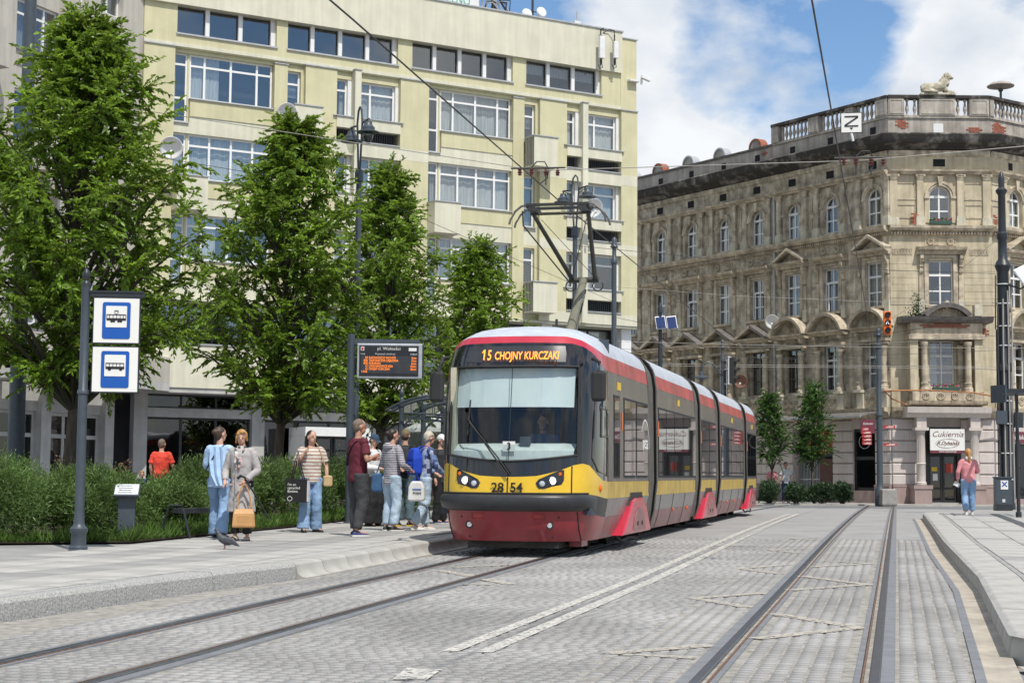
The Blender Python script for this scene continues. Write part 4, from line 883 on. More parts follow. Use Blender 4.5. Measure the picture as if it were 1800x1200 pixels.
# lion, siren, flower boxes, plants, dish, rail
mat('lion_stone', (.43, .385, .29), .95, var=.35, sc=6, col2=(.58, .53, .41), bump=.4, bsc=25)
ln = thing('lion_statue', 'reclining stone lion looking right on the tenement balustrade', 'statue', (17.15 + 2.3, 74.55, 18.80))
b = MB(); b.box(-.8, .8, -.22, .35, 0, .1); b.build('plinth', 'lion_stone', ln, bevel=.02)
b = MB(); b.path([(-.72, 0, .3), (-.55, 0, .36), (-.2, 0, .38), (.15, 0, .42), (.32, 0, .6), (.42, 0, .78)], [.17, .24, .21, .25, .26, .2], 12); b.ell((-.55, -.15, .3), (.26, .12, .22), 10, 8); b.ell((-.5, .15, .3), (.24, .12, .2), 10, 8)
for s in (-1, 1): b.path([(.3, s * .13, .42), (.38, s * .14, .22), (.45, s * .14, .15), (.75, s * .14, .14)], [.11, .1, .08, .07], 8); b.path([(-.45, s * .2, .2), (-.15, s * .23, .15), (-.02, s * .23, .14)], [.1, .08, .06], 8)
b.ell((.50, 0, .88), (.17, .15, .17), 12, 8); b.ell((.66, 0, .83), (.1, .09, .08), 8, 6); b.path([(-.8, -.1, .25), (-.6, -.28, .15), (-.3, -.3, .14)], .035, 6)
o = b.build('body', 'lion_stone', ln, smooth=True); q = o.modifiers.new('r', 'REMESH'); q.mode = 'VOXEL'; q.voxel_size = .028; q.use_smooth_shade = True
b = MB(); b.ell((.36, 0, .68), (.20, .2, .3), 14, 10); b.ell((.44, 0, .92), (.17, .18, .17), 12, 8); q = random.Random(4)
for k in range(40):
    a, h = q.uniform(.9, 5.4), q.random(); b.ell((.38 + .2 * math.cos(a) * .9 + .05 * h, .2 * math.sin(a), .48 + .5 * h), (.045, .045, .07), 6, 5)
o = b.build('mane', 'lion_stone', ln); q = o.modifiers.new('r', 'REMESH'); q.mode = 'VOXEL'; q.voxel_size = .024; q.use_smooth_shade = True
sr = thing('roof_siren', 'mushroom shaped warning siren on the tenement roof', 'siren', (23.1, 77, 18.0)); MB().lathe([(.06, 0), (.06, 1.6), (.12, 1.65), (.12, 1.8)], 10).build('stem', 'railing', sr); MB().lathe([(.05, 1.72), (.3, 1.80), (.62, 1.84), (.64, 1.88), (.45, 2.02), (.2, 2.08), (.02, 2.1)], 24).build('hood', 'stucco_parapet', sr, smooth=True)
def flowerbox(F, x, z, y, lab, w=.55):
    M_ = ten.matrix_basis @ F @ T(x, y, z); t = thing('flower_box', lab, 'flower box', M_.to_translation(), M_.to_euler().z, 'window flower boxes'); MB().box(-w, w, -.12, .08, 0, .17).build('box', 'planter_green', t, bevel=.01)
    b1, b2 = MB(), MB(); q = random.Random(int(x * 10 + z))
    for k in range(60):
        p = Vector((q.uniform(-w, w), q.uniform(-.12, .05), .17 + q.random() * .14)); (b2 if k % 3 == 0 else b1).ell(p, (.035, .03, .03), 5, 4)
    b1.build('foliage', 'leaf_flower', t); b2.build('blossom', 'petal', t)
flowerbox(FC, 2.33, 12.80, -.12, 'green flower box with pink flowers under the arched top corner window', .5)
flowerbox(FC, 2.33, 5.2, -.6, 'green flower box with red flowers at the open first floor window', .6)
iv = thing('wall_shrub', 'small green shrub growing from the hood above the shop', 'shrub', (17.15 + 1.0, 74.5 - .75, 8.55)); b = MB(); q = random.Random(2)
for k in range(260):
    h = q.random(); p = Vector((q.gauss(0, .22) * (1 - h * .6) , q.gauss(0, .15), h ** 2 * 1.0)); d = Vector((q.uniform(-1, 1), q.uniform(-1, 1), q.uniform(-.3, 1))).normalized() * .09; e = d.cross(Vector((q.random(), q.random(), 1))).normalized() * .035; b.quad(p, p + d * .5 + e, p + d, p + d * .5 - e)
b.build('foliage', 'leaf_flower', iv); MB().path([(0, 0, 0), (.03, 0, .5), (.06, 0, .95)], [.02, .012, .005]).build('stem', 'dark_wood', iv)
b3 = ten.matrix_basis @ FL @ T(-7.25, -.55, 8.9)
dish(b3.to_translation(), .36, 'grey satellite dish on the tenement wall above the arched hoods', R_(-20), .25, 'tenement satellite dishes')
b3 = ten.matrix_basis @ FL @ T(-9.6, -.55, 6.1); mat('rusty_dish', (.25, .13, .09), .8)
dish(b3.to_translation(), .36, 'rusty brown satellite dish behind the curved street lamp', R_(-20), .25, 'tenement satellite dishes', 'rusty_dish')

rb = thing('rusted_frame', 'rusted bent metal sign frame hanging across the porch front', 'frame', (17.15, 73.2, 4.6)); mat('rust_bright', (.40, .17, .08), .9, var=.3)
MB().path([(-.6, 0, .55), (1.3, -.1, .58), (3.2, -.1, .5), (5.4, .3, .2)], .035).build('rail', 'rust_bright', rb); MB().path([(-.6, 0, .55), (-.2, .2, .2), (.5, .4, -.05)], .03).build('rail', 'rust_bright', rb)
for x in (.2, 1.0, 2.4, 3.4): MB().tube((x, -.03, .56), (x, .1, .0), .012, n=5).build('strut', 'rust', rb)

# ================================================================= TRAM
mat('tram_yellow', (.74, .47, .012), .28, var=.05, coat=.5); mat('tram_yellow_dirty', (.62, .42, .05), .32, var=.15, streak=.22)
mat('tram_red', (.47, .025, .05), .28, var=.06, coat=.4); mat('tram_red_dirty', (.50, .06, .05), .32, var=.25, sc=2, streak=.3)
mat('tram_red_low', (.30, .03, .04), .3, var=.12, sc=2, streak=.15, coat=.3); mat('tram_pink_low', (.30, .13, .13), .38, var=.2, sc=2.5, streak=.25)
mat('tram_grey_low', (.17, .165, .155), .25, var=.2, sc=2, streak=.2); mat('tram_graphite', (.13, .118, .105), .24, var=.22, sc=2, streak=.3)
mat('tram_black', (.012, .013, .015), .06, var=.05, coat=.5); mat('tram_bumper', (.028, .03, .034), .42, var=.15, sc=8); mat('tram_roof', (.52, .56, .62), .4, var=.06, streak=.12)
mat('rubber', (.02, .02, .021), .7, var=.1); mat('bellows', (.10, .093, .083), .6, var=.15); mat('underframe', (.03, .027, .024), .8, var=.3)
mat('tram_glass', (.02, .022, .025), .02, var=0, spec=1.0); mat('blind_white', (.66, .71, .72), .7, var=.03); mat('dash', (.6, .64, .62), .6, var=.1); mat('cab_inside', (.05, .065, .09), .8, var=.2); mat('cab_cream', (.5, .47, .36), .7)
mat('led', (1.0, .28, .03), .5, var=0, emit=1.6); mat('led_back', (.035, .037, .043), .3, var=.2, sc=8); mat('headlamp', (1., .93, .8), .2, var=0, emit=3.0); mat('lens', (.75, .78, .8), .1, metal=.7, var=.2, sc=30); mat('amber', (.75, .16, .01), .3); mat('pant_steel', (.055, .055, .045), .5, metal=.4, var=.2); mat('pant_green', (.16, .155, .11), .6, var=.15); mat('carbon', (.03, .03, .03), .5); mat('number_black', (.01, .01, .01), .5)
glass_mat('windscreen', (.80, .86, .86), .9, ior=1.55)

tram = thing('tram', 'red, yellow and grey articulated low floor tram numbered 2854 at the stop', 'tram', (-.05, 23.2, .0), -math.atan2(.2307, .973))
tram.rotation_euler.x = .0056
def itp(tab, z):
    if z <= tab[0][0]: return tab[0][1]
    for (a, p), (b_, q) in zip(tab, tab[1:]):
        if z <= b_: return p + (q - p) * (z - a) / (b_ - a)
    return tab[-1][1]
PW = [(.13, 1.03), (.28, 1.08), (.45, 1.12), (.72, 1.165), (.97, 1.175), (2.25, 1.172), (2.6, 1.155), (2.83, 1.12)]
pw = lambda z: itp(PW, z)
ROOFP = [(1.12, 2.83), (1.09, 2.92), (1.02, 3.03), (.9, 3.13), (.7, 3.21), (.4, 3.255), (0, 3.27)]
SECT = [(1.5, 5.5), (6.42, 12.0), (12.92, 15.95), (16.85, 22.75), (23.65, 26.7)]
TL = 27.4
ZON = [('skirt', .13, .45, 'tram_pink_low', 3), ('lower_panel', .452, .72, 'tram_grey_low', 2), ('waist_stripe', .722, .97, 'tram_yellow_dirty', 2), ('side_panel', .972, 2.6, 'tram_graphite', 4), ('cant_stripe', 2.602, 2.83, 'tram_red_dirty', 2)]
def side_strip(u0, u1, z0, z1, n, s): 
    zs = [z0 + (z1 - z0) * k / n for k in range(n + 1)]; r = [[(s * pw(z), u, z) for u in (u0, u1)] for z in zs]
    return r if s > 0 else [q[::-1] for q in r]
for u0, u1 in SECT:
    for nm, z0, z1, m, n in ZON:
        for s in (-1, 1): MB().grid(side_strip(u0, u1, z0, z1, n, s)).build(nm, m, tram, smooth=True)
    full = ROOFP + [(-v, z) for v, z in ROOFP[-2::-1]]
    MB().grid([[(v, u0, z) for v, z in full], [(v, u1, z) for v, z in full]]).build('roof_panel', 'tram_roof', tram, smooth=True)
    MB().box(-1.0, 1.0, u0, u1, .18, .3).build('floor', 'underframe', tram)
    for u in ([u0, u1] if u0 > 2 else [u1]):      # end frames
        pts = [(pw(z), z) for z in (.13, .45, .97, 2.6)] + full + [(-pw(z), z) for z in (2.6, .97, .45, .13)]
        b = MB(); b.rings([[(v * q, uu, .1 + (z - .1) * (1 + (q - 1) * .3)) for v, z in pts] for q, uu in ((1.0, u - .05), (1.012, u - .05), (1.012, u + .05), (1.0, u + .05), (.93, u + .05), (.93, u - .05))], cap=False); b.build('end_frame', 'bellows', tram)
for (a0, a1), (b0, b1) in zip(SECT, SECT[1:]):
    full = ROOFP + [(-v, z) for v, z in ROOFP[-2::-1]]; pts = [(pw(z), z) for z in (.2, .45, .97, 2.6)] + full + [(-pw(z), z) for z in (2.6, .97, .45, .2)]
    n = 14; MB().rings([[(v * (.965 if k % 2 else .91), a1 + (b0 - a1) * k / n, .2 + (z - .2) * (.985 if k % 2 else .96)) for v, z in pts] for k in range(n + 1)], cap=False).build('bellows', 'bellows', tram)
# side windows
WINS = [[(1.97, 2.45), (2.88, 3.98), (4.12, 5.28)], [(6.62, 7.5), (7.56, 8.62), (8.68, 9.88), (9.94, 10.98), (11.04, 11.92)], [(13.1, 14.4), (14.5, 15.75)], [(17.05, 18.1), (18.16, 19.3), (19.36, 20.5), (20.56, 21.6), (21.66, 22.6)], [(23.85, 24.75), (24.85, 25.6), (25.66, 26.5)]]
for grp in WINS:
    for s in (-1, 1):
        for a, c in grp:
            v = s * 1.178; w = MB(); w.box(min(v, v - s * .02), max(v, v - s * .02), a - .03, c + .03, 1.02, 2.27); w = w.build('window', 'rubber', tram)
            MB().box(min(v + s * .002, v + s * .007), max(v + s * .002, v + s * .007), a, c, 1.06, 2.23).build('pane', 'tram_glass', w)
for u in (2.66, 6.55, 12.99, 16.95, 23.75):
    MB().box(1.176, 1.184, u, u + .07, 1.75, 2.02).build('side_marker', 'amber', tram)
for u, z in ((2.3, 2.36), (9.2, 2.4), (19.5, 2.4), (25.2, 2.4)): MB().box(1.166, 1.176, u, u + .28, z, z + .12).build('notice', 'yellow_sign', tram)
for u in (7.0, 8.7, 10.4, 17.6, 19.6, 21.5): MB().path([(pw(z) + .001, u, z) for z in (.14, .28, .45, .6, .72)], .006, 5).build('panel_gap', 'rubber', tram)
for u in (8.9, 10.9, 18.8, 20.6): MB().ell((1.125, u, .42), (.02, .04, .03), 8, 6).build('side_marker', 'amber', tram)
letter('pesa', 'sign_white', tram, T(1.187, 5.02, 1.50) @ Matrix.Rotation(R_(90), 4, 'Z'), size=.34, wide=.9)
b = MB(); b.rings([[(1.187, 4.98 + (.42 + q) * math.cos(a), 1.55 + (.42 + q) * math.sin(a)) for a in np.linspace(-.1, 2.6, 20)] for q in (0, .03)], cap=False, closed=False); b.build('emblem', 'sign_white', tram)
# bogie covers and bogies
for u0 in (2.55, 12.85, 23.4):
    for s in (-1, 1):
        p = [(u0, .14), (u0 + .75, .52), (u0 + 1.0, .66), (u0 + 1.3, .70), (u0 + 2.0, .70), (u0 + 2.3, .62), (u0 + 2.85, .14)]
        b = MB(); x0, x1 = sorted((s * 1.0, s * 1.225)); b.prism([(u0 + .6, .2), (u0 + 1.0, .79), (u0 + 2.15, .79), (u0 + 2.6, .2)], *sorted((s * 1.05, s * 1.178)), 'x'); b.build('wheel_opening', 'rubber', tram)
        b = MB(); b.prism(p, x0, x1, 'x'); o = b.build('bogie_cover', 'tram_red', tram, bevel=.03)
        b = MB(); b.prism([(u0 + .9, .2), (u0 + 1.1, .44), (u0 + 1.5, .56), (u0 + 1.95, .5), (u0 + 2.2, .2)], *sorted((s * 1.226, s * 1.238)), 'x'); b.build('cover_plate', 'tram_pink_low', o, bevel=.004)
        for q in (1.3, 1.75): MB().tube((s * 1.23, u0 + q, .3), (s * 1.25, u0 + q, .3), .035).build('bolt', 'rubber', o)
    for du in (.5, 2.3):
        for s in (-1, 1): MB().tube((s * .45, u0 + du, .2), (s * .58, u0 + du, .2), .295, n=20).build('wheel', 'underframe', tram)
    MB().box(-1.0, 1.0, u0 + .3, u0 + 2.6, .12, .4).build('bogie_frame', 'underframe', tram); MB().path([(1.05, u0 + .2, .15), (1.1, u0 + .5, .05), (1.1, u0 + 1.2, .08), (1.08, u0 + 2.2, .03), (1.05, u0 + 2.7, .12)], .02).build('hose', 'rubber', tram)

# ---- front
NEX = 3.1
FT = [(.13, .22), (.3, .1), (.55, .03), (.8, .0), (1.05, .03), (1.3, .06), (2.0, .16), (2.6, .30), (2.95, .44), (3.05, .52), (3.2, .8)]
fz = lambda z: itp(FT, z)
def SF(th, z, off=0.):
    w = pw(min(z, 2.83)) * (1. if z < 2.83 else 1 - (z - 2.83) * .45); f = fz(z); c, s = max(math.cos(th), 0), math.sin(th)
    v = w * math.copysign(abs(s) ** (2 / NEX), s); u = 1.5 - (1.5 - f) * c ** (2 / NEX)
    if off:
        nv = abs(s) ** (2 - 2 / NEX); nu = c ** (2 - 2 / NEX); l = math.hypot(nv, nu); v += off * math.copysign(nv / l, s); u -= off * nu / l
    return (v, u, z)
def th_of(v, z): return math.copysign(math.asin(min(1, (abs(v) / pw(min(z, 2.83))) ** (NEX / 2))), v)
def SV(v, z, off=0.): return SF(th_of(v, z), z, off)
TH = np.concatenate([np.linspace(-math.pi / 2, -.95, 9), np.linspace(-.95, .95, 31)[1:-1], np.linspace(.95, math.pi / 2, 9)])
tt = lambda th: abs(th) / (math.pi / 2)
c_sk0 = lambda t: .13; c_bl = lambda t: itp([(0, .55), (.62, .555), (1, .45)], t); c_bt = lambda t: itp([(0, .80), (.6, .80), (.8, .77), (1, .72)], t)
c_yt = lambda t: itp([(0, 1.03), (.12, 1.045), (.3, 1.12), (.45, 1.20), (.56, 1.225), (.66, 1.2), (.8, 1.06), (.9, .99), (1, .97)], t)
c_rb = lambda t: itp([(0, 2.95), (.45, 2.94), (.6, 2.90), (.72, 2.82), (.85, 2.7), (1, 2.6)], t); c_rt = lambda t: itp([(0, 3.05), (.4, 3.045), (.6, 3.0), (.8, 2.91), (1, 2.83)], t)
def front_zone(lo, hi, n, ths, off0=lambda t: 0., name='', m=''):
    rows = []
    for k in range(n + 1):
        rows.append([SF(th, lo(tt(th)) + (hi(tt(th)) - lo(tt(th))) * k / n, off0(tt(th))) for th in ths])
    return rows
def fz_build(name, m, *a, **k): return MB().grid(front_zone(*a, **k)).build(name, m, tram, smooth=True)
fz_build('front_skirt', 'tram_red_low', c_sk0, c_bl, 6, TH)
rows = front_zone(c_bl, c_bt, 6, TH); sh = lambda t: itp([(0, .085), (.6, .085), (.72, .05), (.8, .0)], t)
bump = []
for k in range(9):
    q = k / 8; o = math.sin(math.pi * min(max(q, .0), 1)) ** .35
    bump.append([SF(th, c_bl(tt(th)) + (c_bt(tt(th)) - c_bl(tt(th))) * q, sh(tt(th)) * o + .002) for th in TH])
MB().grid(bump).build('bumper', 'tram_bumper', tram, smooth=True, ang=1.2)
fz_build('front_mask', 'tram_yellow', c_bt, c_yt, 4, TH)
fz_build('front_red_band', 'tram_red', c_rb, c_rt, 3, TH)
# black glazing with the windscreen opening
thw = th_of(.93, 1.9); ths = [t for t in TH if abs(t) < thw]; ths = [-thw] + ths + [thw]
c_wb = lambda t: itp([(0, 1.25), (.3, 1.31), (.6, 1.36)], t); c_wt = lambda t: 2.60
for nm, lo, hi, q in (('front_mask_black', c_yt, c_wb, 2), ('front_mask_black', c_wt, c_rb, 3)): fz_build(nm, 'tram_black', lo, hi, q, ths)
for s in (-1, 1):
    t2 = [t for t in TH if t * s > thw]; t2 = ([thw] + t2) if s > 0 else (t2 + [-thw]); fz_build('front_mask_black', 'tram_black', c_yt, c_rb, 10, t2)
fz_build('windscreen', 'windscreen', c_wb, c_wt, 8, ths)
b = MB()
for lo in (c_wb, c_wt): b.path([SF(t, lo(tt(t)), .006) for t in ths], .018, 6)
for s in (-1, 1): b.path([SF(s * thw, z, .006) for z in np.linspace(c_wb(tt(thw)), 2.6, 8)], .018, 6)
b.build('windscreen_seal', 'rubber', tram)
# side cab window outline
for s in (-1, 1):
    b = MB(); pts = [(1.02, 1.02), (.98, 1.5), (.92, 2.2), (.97, 2.45)]; ta, tb_ = .80, .985
    ring = [SF(s * math.pi / 2 * t, z, .006) for t, z in ((.70, 1.3), (.72, 1.9), (.755, 2.42), (.985, 1.95), (.985, 1.05), (.80, 1.12), (.70, 1.3))]; b.path(ring, .012, 5)
    b.path([SF(s * math.pi / 2 * t, 1.62, .008) for t in (.86, .985)], .014, 5); b.path([SF(s * math.pi / 2 * t, 2.02, .008) for t in (.86, .985)], .014, 5); b.path([SF(s * math.pi / 2 * .86, z, .008) for z in (1.62, 2.02)], .014, 5); b.build('cab_window_frame', 'bellows', tram)
# roof nose
rows = [[SF(th, c_rt(tt(th))) for th in TH]]
P2 = []
for th in TH:
    a = th / (math.pi / 2); v = 1.12 * math.copysign(abs(math.sin(th)) ** .8, th); P2.append((v, 1.5, itp(sorted((x, z) for x, z in ROOFP), abs(v))))
for k in range(1, 7):
    q = k / 6; r_ = []
    for p, p2 in zip(rows[0], P2):
        e = q; z = p[2] + (p2[2] - p[2]) * math.sin(q * math.pi / 2); r_.append((p[0] + (p2[0] - p[0]) * q, p[1] + (p2[1] - p[1]) * q, z))
    rows.append(r_)
MB().grid(rows).build('roof_nose', 'tram_roof', tram, smooth=True)
# gaps in the mask and skirt
b = MB()
for v in (-.0, .87, -.93): b.path([SV(v, z, .003) for z in np.linspace(.81, c_yt(tt(th_of(v, 1.0))) - .005, 6)], .010, 5)
for v in (.93, -.96): b.path([SV(v, z, .002) for z in (.14, .3, .54)], .010, 5)
b.path([SV(v, .803, .02) for v in np.linspace(-1.05, 1.05, 20)], .012, 5)
b.build('panel_gap', 'rubber', tram)
# headlights
def patch(pts, off, name, m, par):
    c = (sum(p[0] for p in pts) / len(pts), sum(p[1] for p in pts) / len(pts)); V = [SV(*c, off)]; n = len(pts)
    for q in (.5, 1.): V += [SV(c[0] + (v - c[0]) * q, c[1] + (z - c[1]) * q, off) for v, z in pts]
    V += [SV(v, z, -.02) for v, z in pts]
    F = [(0, 1 + k, 1 + (k + 1) % n) for k in range(n)] + [(1 + k, 1 + n + k, 1 + n + (k + 1) % n, 1 + (k + 1) % n) for k in range(n)] + [(1 + n + k, 1 + 2 * n + k, 1 + 2 * n + (k + 1) % n, 1 + n + (k + 1) % n) for k in range(n)]
    return MB().add(V, F).build(name, m, par)
for s in (-1, 1):
    hp = [(s * v, z) for v, z in ((.42, .90), (.40, .95), (.44, 1.0), (.60, 1.075), (.735, 1.135), (.775, 1.13), (.775, .99), (.745, .93), (.52, .87), (.45, .87))]
    h = patch(hp, .008, 'headlight', 'tram_black', tram)
    for v, z, r, m in ((.49, .94, .045, 'lens'), (.625, .98, .05, 'headlamp'), (.725, 1.075, .03, 'amber')):
        p = SV(s * v, z, .008); MB().lathe([(.001, .012), (r * .7, .01), (r, .0), (r, -.01)], 16).build('lamp', m, h, Matrix.Translation(p) @ Matrix.Rotation(R_(90), 4, 'X'), smooth=True)
        MB().lathe([(r * 1.02, -.004), (r * 1.02, .008), (r * 1.18, .008), (r * 1.2, -.004)], 16).build('bezel', 'rubber' if m != 'headlamp' else 'lens', h, Matrix.Translation(p) @ Matrix.Rotation(R_(90), 4, 'X'))
    p = SV(s * .58, .36, .002); MB().lathe([(.001, .01), (.035, .01), (.05, .0)], 14).build('fog_lamp', 'lens', tram, Matrix.Translation(p) @ Matrix.Rotation(R_(90), 4, 'X')); MB().lathe([(.036, .005), (.036, .012), (.055, .012), (.056, -.0)], 14).build('bezel', 'rubber', tram, Matrix.Translation(p) @ Matrix.Rotation(R_(90), 4, 'X'))
    for v, z in ((.70, .47), (.60, .19)): MB().ell(SV(s * v, z, .0), (.016, .01, .016), 8, 6).build('screw', 'rubber', tram)
    q = MB(); a = [SV(s * .44 + dv, z, .006) for dv, z in ((-.09, .44), (.09, .44), (.09, .52), (-.09, .52))]; q.path(a + [a[0]], .006, 4); a = [SV(s * .44 + dv, z, .002) for dv, z in ((-.055, .465), (.055, .465), (.055, .495), (-.055, .495))]; q.add(a, [(0, 1, 2, 3)]); q.build('tow_cover', 'tram_red_dirty', tram)
    MB().ell(SF(s * math.pi / 2 * .86, .88, .0), (.03, .05, .06), 8, 6).build('indicator', 'amber', tram)
for s_, v in (('28', -.135), ('54', .135)): p = SV(v, .82, .012); letter(s_, 'number_black', tram, T(p[0], p[1] - .012, .822), size=.185, bold=.004)
# destination display
dsp = MB(); dsp.grid([[SV(v, z, .006) for v in np.linspace(-.72, .74, 17)] for z in (2.665, 2.78, 2.90)]); dsp = dsp.build('destination_display', 'led_back', tram, smooth=True)
tl = math.atan2(fz(2.9) - fz(2.65), .25)
letter('5', 'led', dsp, Matrix.Translation((-.352, fz(2.69) - .032, 2.695)) @ Matrix.Rotation(-tl, 4, 'X'), size=.225, wide=.55, bold=.003); MB().box(-.006, .012, -.004, .0, 0, .162).prism([(-.034, .118), (-.006, .162), (-.006, .132), (-.026, .104)], -.004, 0).build('lettering', 'led', dsp, Matrix.Translation((-.432, fz(2.69) - .032, 2.695)) @ Matrix.Rotation(-tl, 4, 'X')); letter('CHOJNY KURCZAKI', 'led', dsp, Matrix.Translation((.20, fz(2.69) - .046, 2.70)) @ Matrix.Rotation(-tl, 4, 'X'), size=.175, wide=.595, bold=.002)
# cab
MB().grid([[(v, SV(v, z)[1] + .10 + .0 * z, z) for v in np.linspace(-.86, .86, 9)] for z in (2.02, 2.3, 2.58)]).build('sun_blind', 'blind_white', tram)
MB().grid([[(v, SV(v, 1.3)[1] + o, z) for v in np.linspace(-.88, .88, 13)] for o, z in ((.05, 1.22), (.07, 1.40), (.3, 1.50), (.7, 1.52), (.75, 1.0))]).build('dashboard', 'dash', tram, smooth=True)
MB().box(-1.1, 1.1, 1.9, 1.95, .5, 3.1).build('cab_rear_wall', 'cab_inside', tram); MB().box(-1.1, 1.1, .5, 1.9, .5, .6).build('cab_floor', 'cab_inside', tram)
MB().box(-.95, -.87, .42, .55, 1.2, 2.6).build('cab_pillar', 'cab_cream', tram)
mat('sign_black', (.012, .012, .012), .5)
pl = MB().box(-.09, .09, .092, .098, 1.36, 1.50).build('line_plate', 'sign_white', tram, T(.0, -.005, .03)); letter('3', 'sign_black', pl, T(0, .088, 1.385), size=.14)
b = MB(); b.lathe([(.12, 0), (.12, .5)], 8, (.0, .0, 0)); MB().box(.12, .26, .25, .33, 1.38, 1.6).build('ticket_reader', 'cab_inside', tram)
# wipers
b = MB(); b.path([SV(.0, 1.06, .05), SV(-.22, 1.35, .06), SV(-.62, 1.86, .03)], .012, 6); b.path([SV(.03, 1.08, .06), SV(-.15, 1.32, .07), SV(-.58, 1.80, .05)], .010, 6); b.path([SV(-.62, 1.62, .012), SV(-.60, 2.12, .012)], .012, 5); b.path([SV(-.60, 1.82, .04), SV(-.61, 1.9, .015)], .01, 5); b.build('wiper', 'rubber', tram)
MB().path([SV(.0, 1.26, .012), SV(.0, 2.6, .012)], .006, 5).build('windscreen_joint', 'rubber', tram)
# mirrors
for s, base, pos, lab in ((1, (1.10, .62, 2.72), (1.22, .42, 2.10), 'r'), (-1, (-1.02, .55, 2.75), (-1.03, -.02, 2.08), 'l')):
    mr = MB(); mr.box(pos[0] - .105, pos[0] + .105, pos[1] - .05, pos[1] + .05, pos[2], pos[2] + .44); mr = mr.build('mirror', 'rubber', tram, bevel=.045)
    MB().path([base, (base[0] + s * .06, base[1] - .12, base[2] - .02), (pos[0], (base[1] + pos[1]) / 2 - .05, pos[2] + .56), (pos[0], pos[1], pos[2] + .43)], .028, 8).build('mirror_arm', 'rubber', mr); MB().box(pos[0] - .09, pos[0] + .09, pos[1] + .052, pos[1] + .056, pos[2] + .03, pos[2] + .41).build('mirror_glass', 'lens', mr)
# under the nose
MB().box(-.66, .66, .36, 1.6, .03, .2).build('under_tray', 'underframe', tram); MB().box(.72, .9, .85, 1.3, .04, .16).build('step_bracket', 'tram_red_low', tram); MB().box(-.7, .7, .4, 1.6, .2, .3).build('floor', 'underframe', tram)
# rear end
thr = np.linspace(-math.pi / 2, math.pi / 2, 21)
def RR(th, z, d=.7): w = pw(min(z, 2.83)) * (1. if z < 2.83 else 1 - (z - 2.83) * .5); return (w * math.copysign(abs(math.sin(th)) ** .62, th), 26.7 + (d - max(z - 1.3, 0) * .22) * max(math.cos(th), 0) ** .62, z)
for nm, z0, z1, m, n in ZON + [('roof_nose', 2.832, 3.2, 'tram_roof', 3)]: 
    g = [[RR(th, z0 + (z1 - z0) * k / n) for th in thr[::-1]] for k in range(n + 1)]
    MB().grid(g).build(nm, m, tram, smooth=True)
MB().add([RR(th, 3.2) for th in thr], [tuple(range(len(thr)))]).build('roof_panel', 'tram_roof', tram)
# pantograph
pg = MB(); pg.box(-.45, .45, 3.9, 5.3, 3.30, 3.36)
for v in (-.4, .4):
    for u in (4.0, 5.2): pg.lathe([(.05, 0), (.08, .03), (.05, .05), (.08, .08), (.05, .1)], 10, (v, u, 3.25))
pg = pg.build('pantograph', 'pant_steel', tram)
MB().path([(0, 4.35, 3.38), (0, 5.62, 4.44)], [.085, .07], 10).build('lower_arm', 'pant_green', pg); MB().tube((-.05, 5.1, 3.38), (.0, 5.8, 4.3), .02).build('control_rod', 'pant_steel', pg)
b = MB(); b.tube((-.26, 5.66, 4.46), (.26, 5.66, 4.46), .05)
for s in (-1, 1): b.rings([[((s * .24) + .02 * math.cos(a) * 0, 5.7 + (.09 + .015 * math.cos(a)) * math.cos(t_), 4.4 + (.09 + .015 * math.cos(a)) * math.sin(t_)) if False else (s * .24 + (.09 + .012 * math.cos(a)) * math.cos(t_) , 5.7 + .012 * math.sin(a), 4.36 + (.09 + .012 * math.cos(a)) * math.sin(t_)) for a in np.linspace(0, 6.283, 7)[:-1]] for t_ in np.linspace(2.2, 6.9, 14)])
b.build('knee', 'pant_steel', pg)
for s, e in ((-1, -.46), (1, .46)): MB().path([(s * .2, 5.66, 4.47), (e, 3.62, 5.32)], [.042, .034], 8).build('upper_arm', 'pant_steel', pg)
MB().tube((-.5, 3.62, 5.32), (.5, 3.62, 5.32), .025).build('cross_tube', 'pant_steel', pg)
MB().path([(-.22, 5.5, 4.4), (-.6, 3.5, 5.12), (-.6, 3.45, 5.35)], .013, 5).build('stay', 'pant_steel', pg); MB().path([(.2, 5.6, 4.5), (-.36, 3.8, 5.25)], .007, 4).build('stay', 'pant_steel', pg); MB().path([(-.2, 5.6, 4.5), (.4, 3.8, 5.25)], .007, 4).build('stay', 'pant_steel', pg)
hd = MB()
for u in (3.36, 3.74): hd.box(-.52, .52, u - .025, u + .025, 5.405, 5.45)
for s in (-1, 1): hd.box(s * .42 - .06, s * .42 + .06, 3.3, 3.8, 5.33, 5.39); hd.box(s * .5 - .02, s * .5 + .02, 3.36, 3.74, 5.38, 5.41)
hd = hd.build('collector_head', 'carbon', pg)
for u in (3.36, 3.74):
    for s in (-1, 1): MB().path([(s * .5, u, 5.43), (s * .6, u, 5.41), (s * .7, u, 5.33), (s * .78, u, 5.2), (s * .80, u, 5.12)], .018, 6).build('horn', 'bellows', hd)
MB().tube((.3, 1.9, 3.2), (.3, 1.9, 3.42), .02).build('aerial', 'rubber', tram); MB().ell((.45, 2.3, 3.25), (.05, .09, .05), 8, 6).build('aerial', 'rubber', tram)

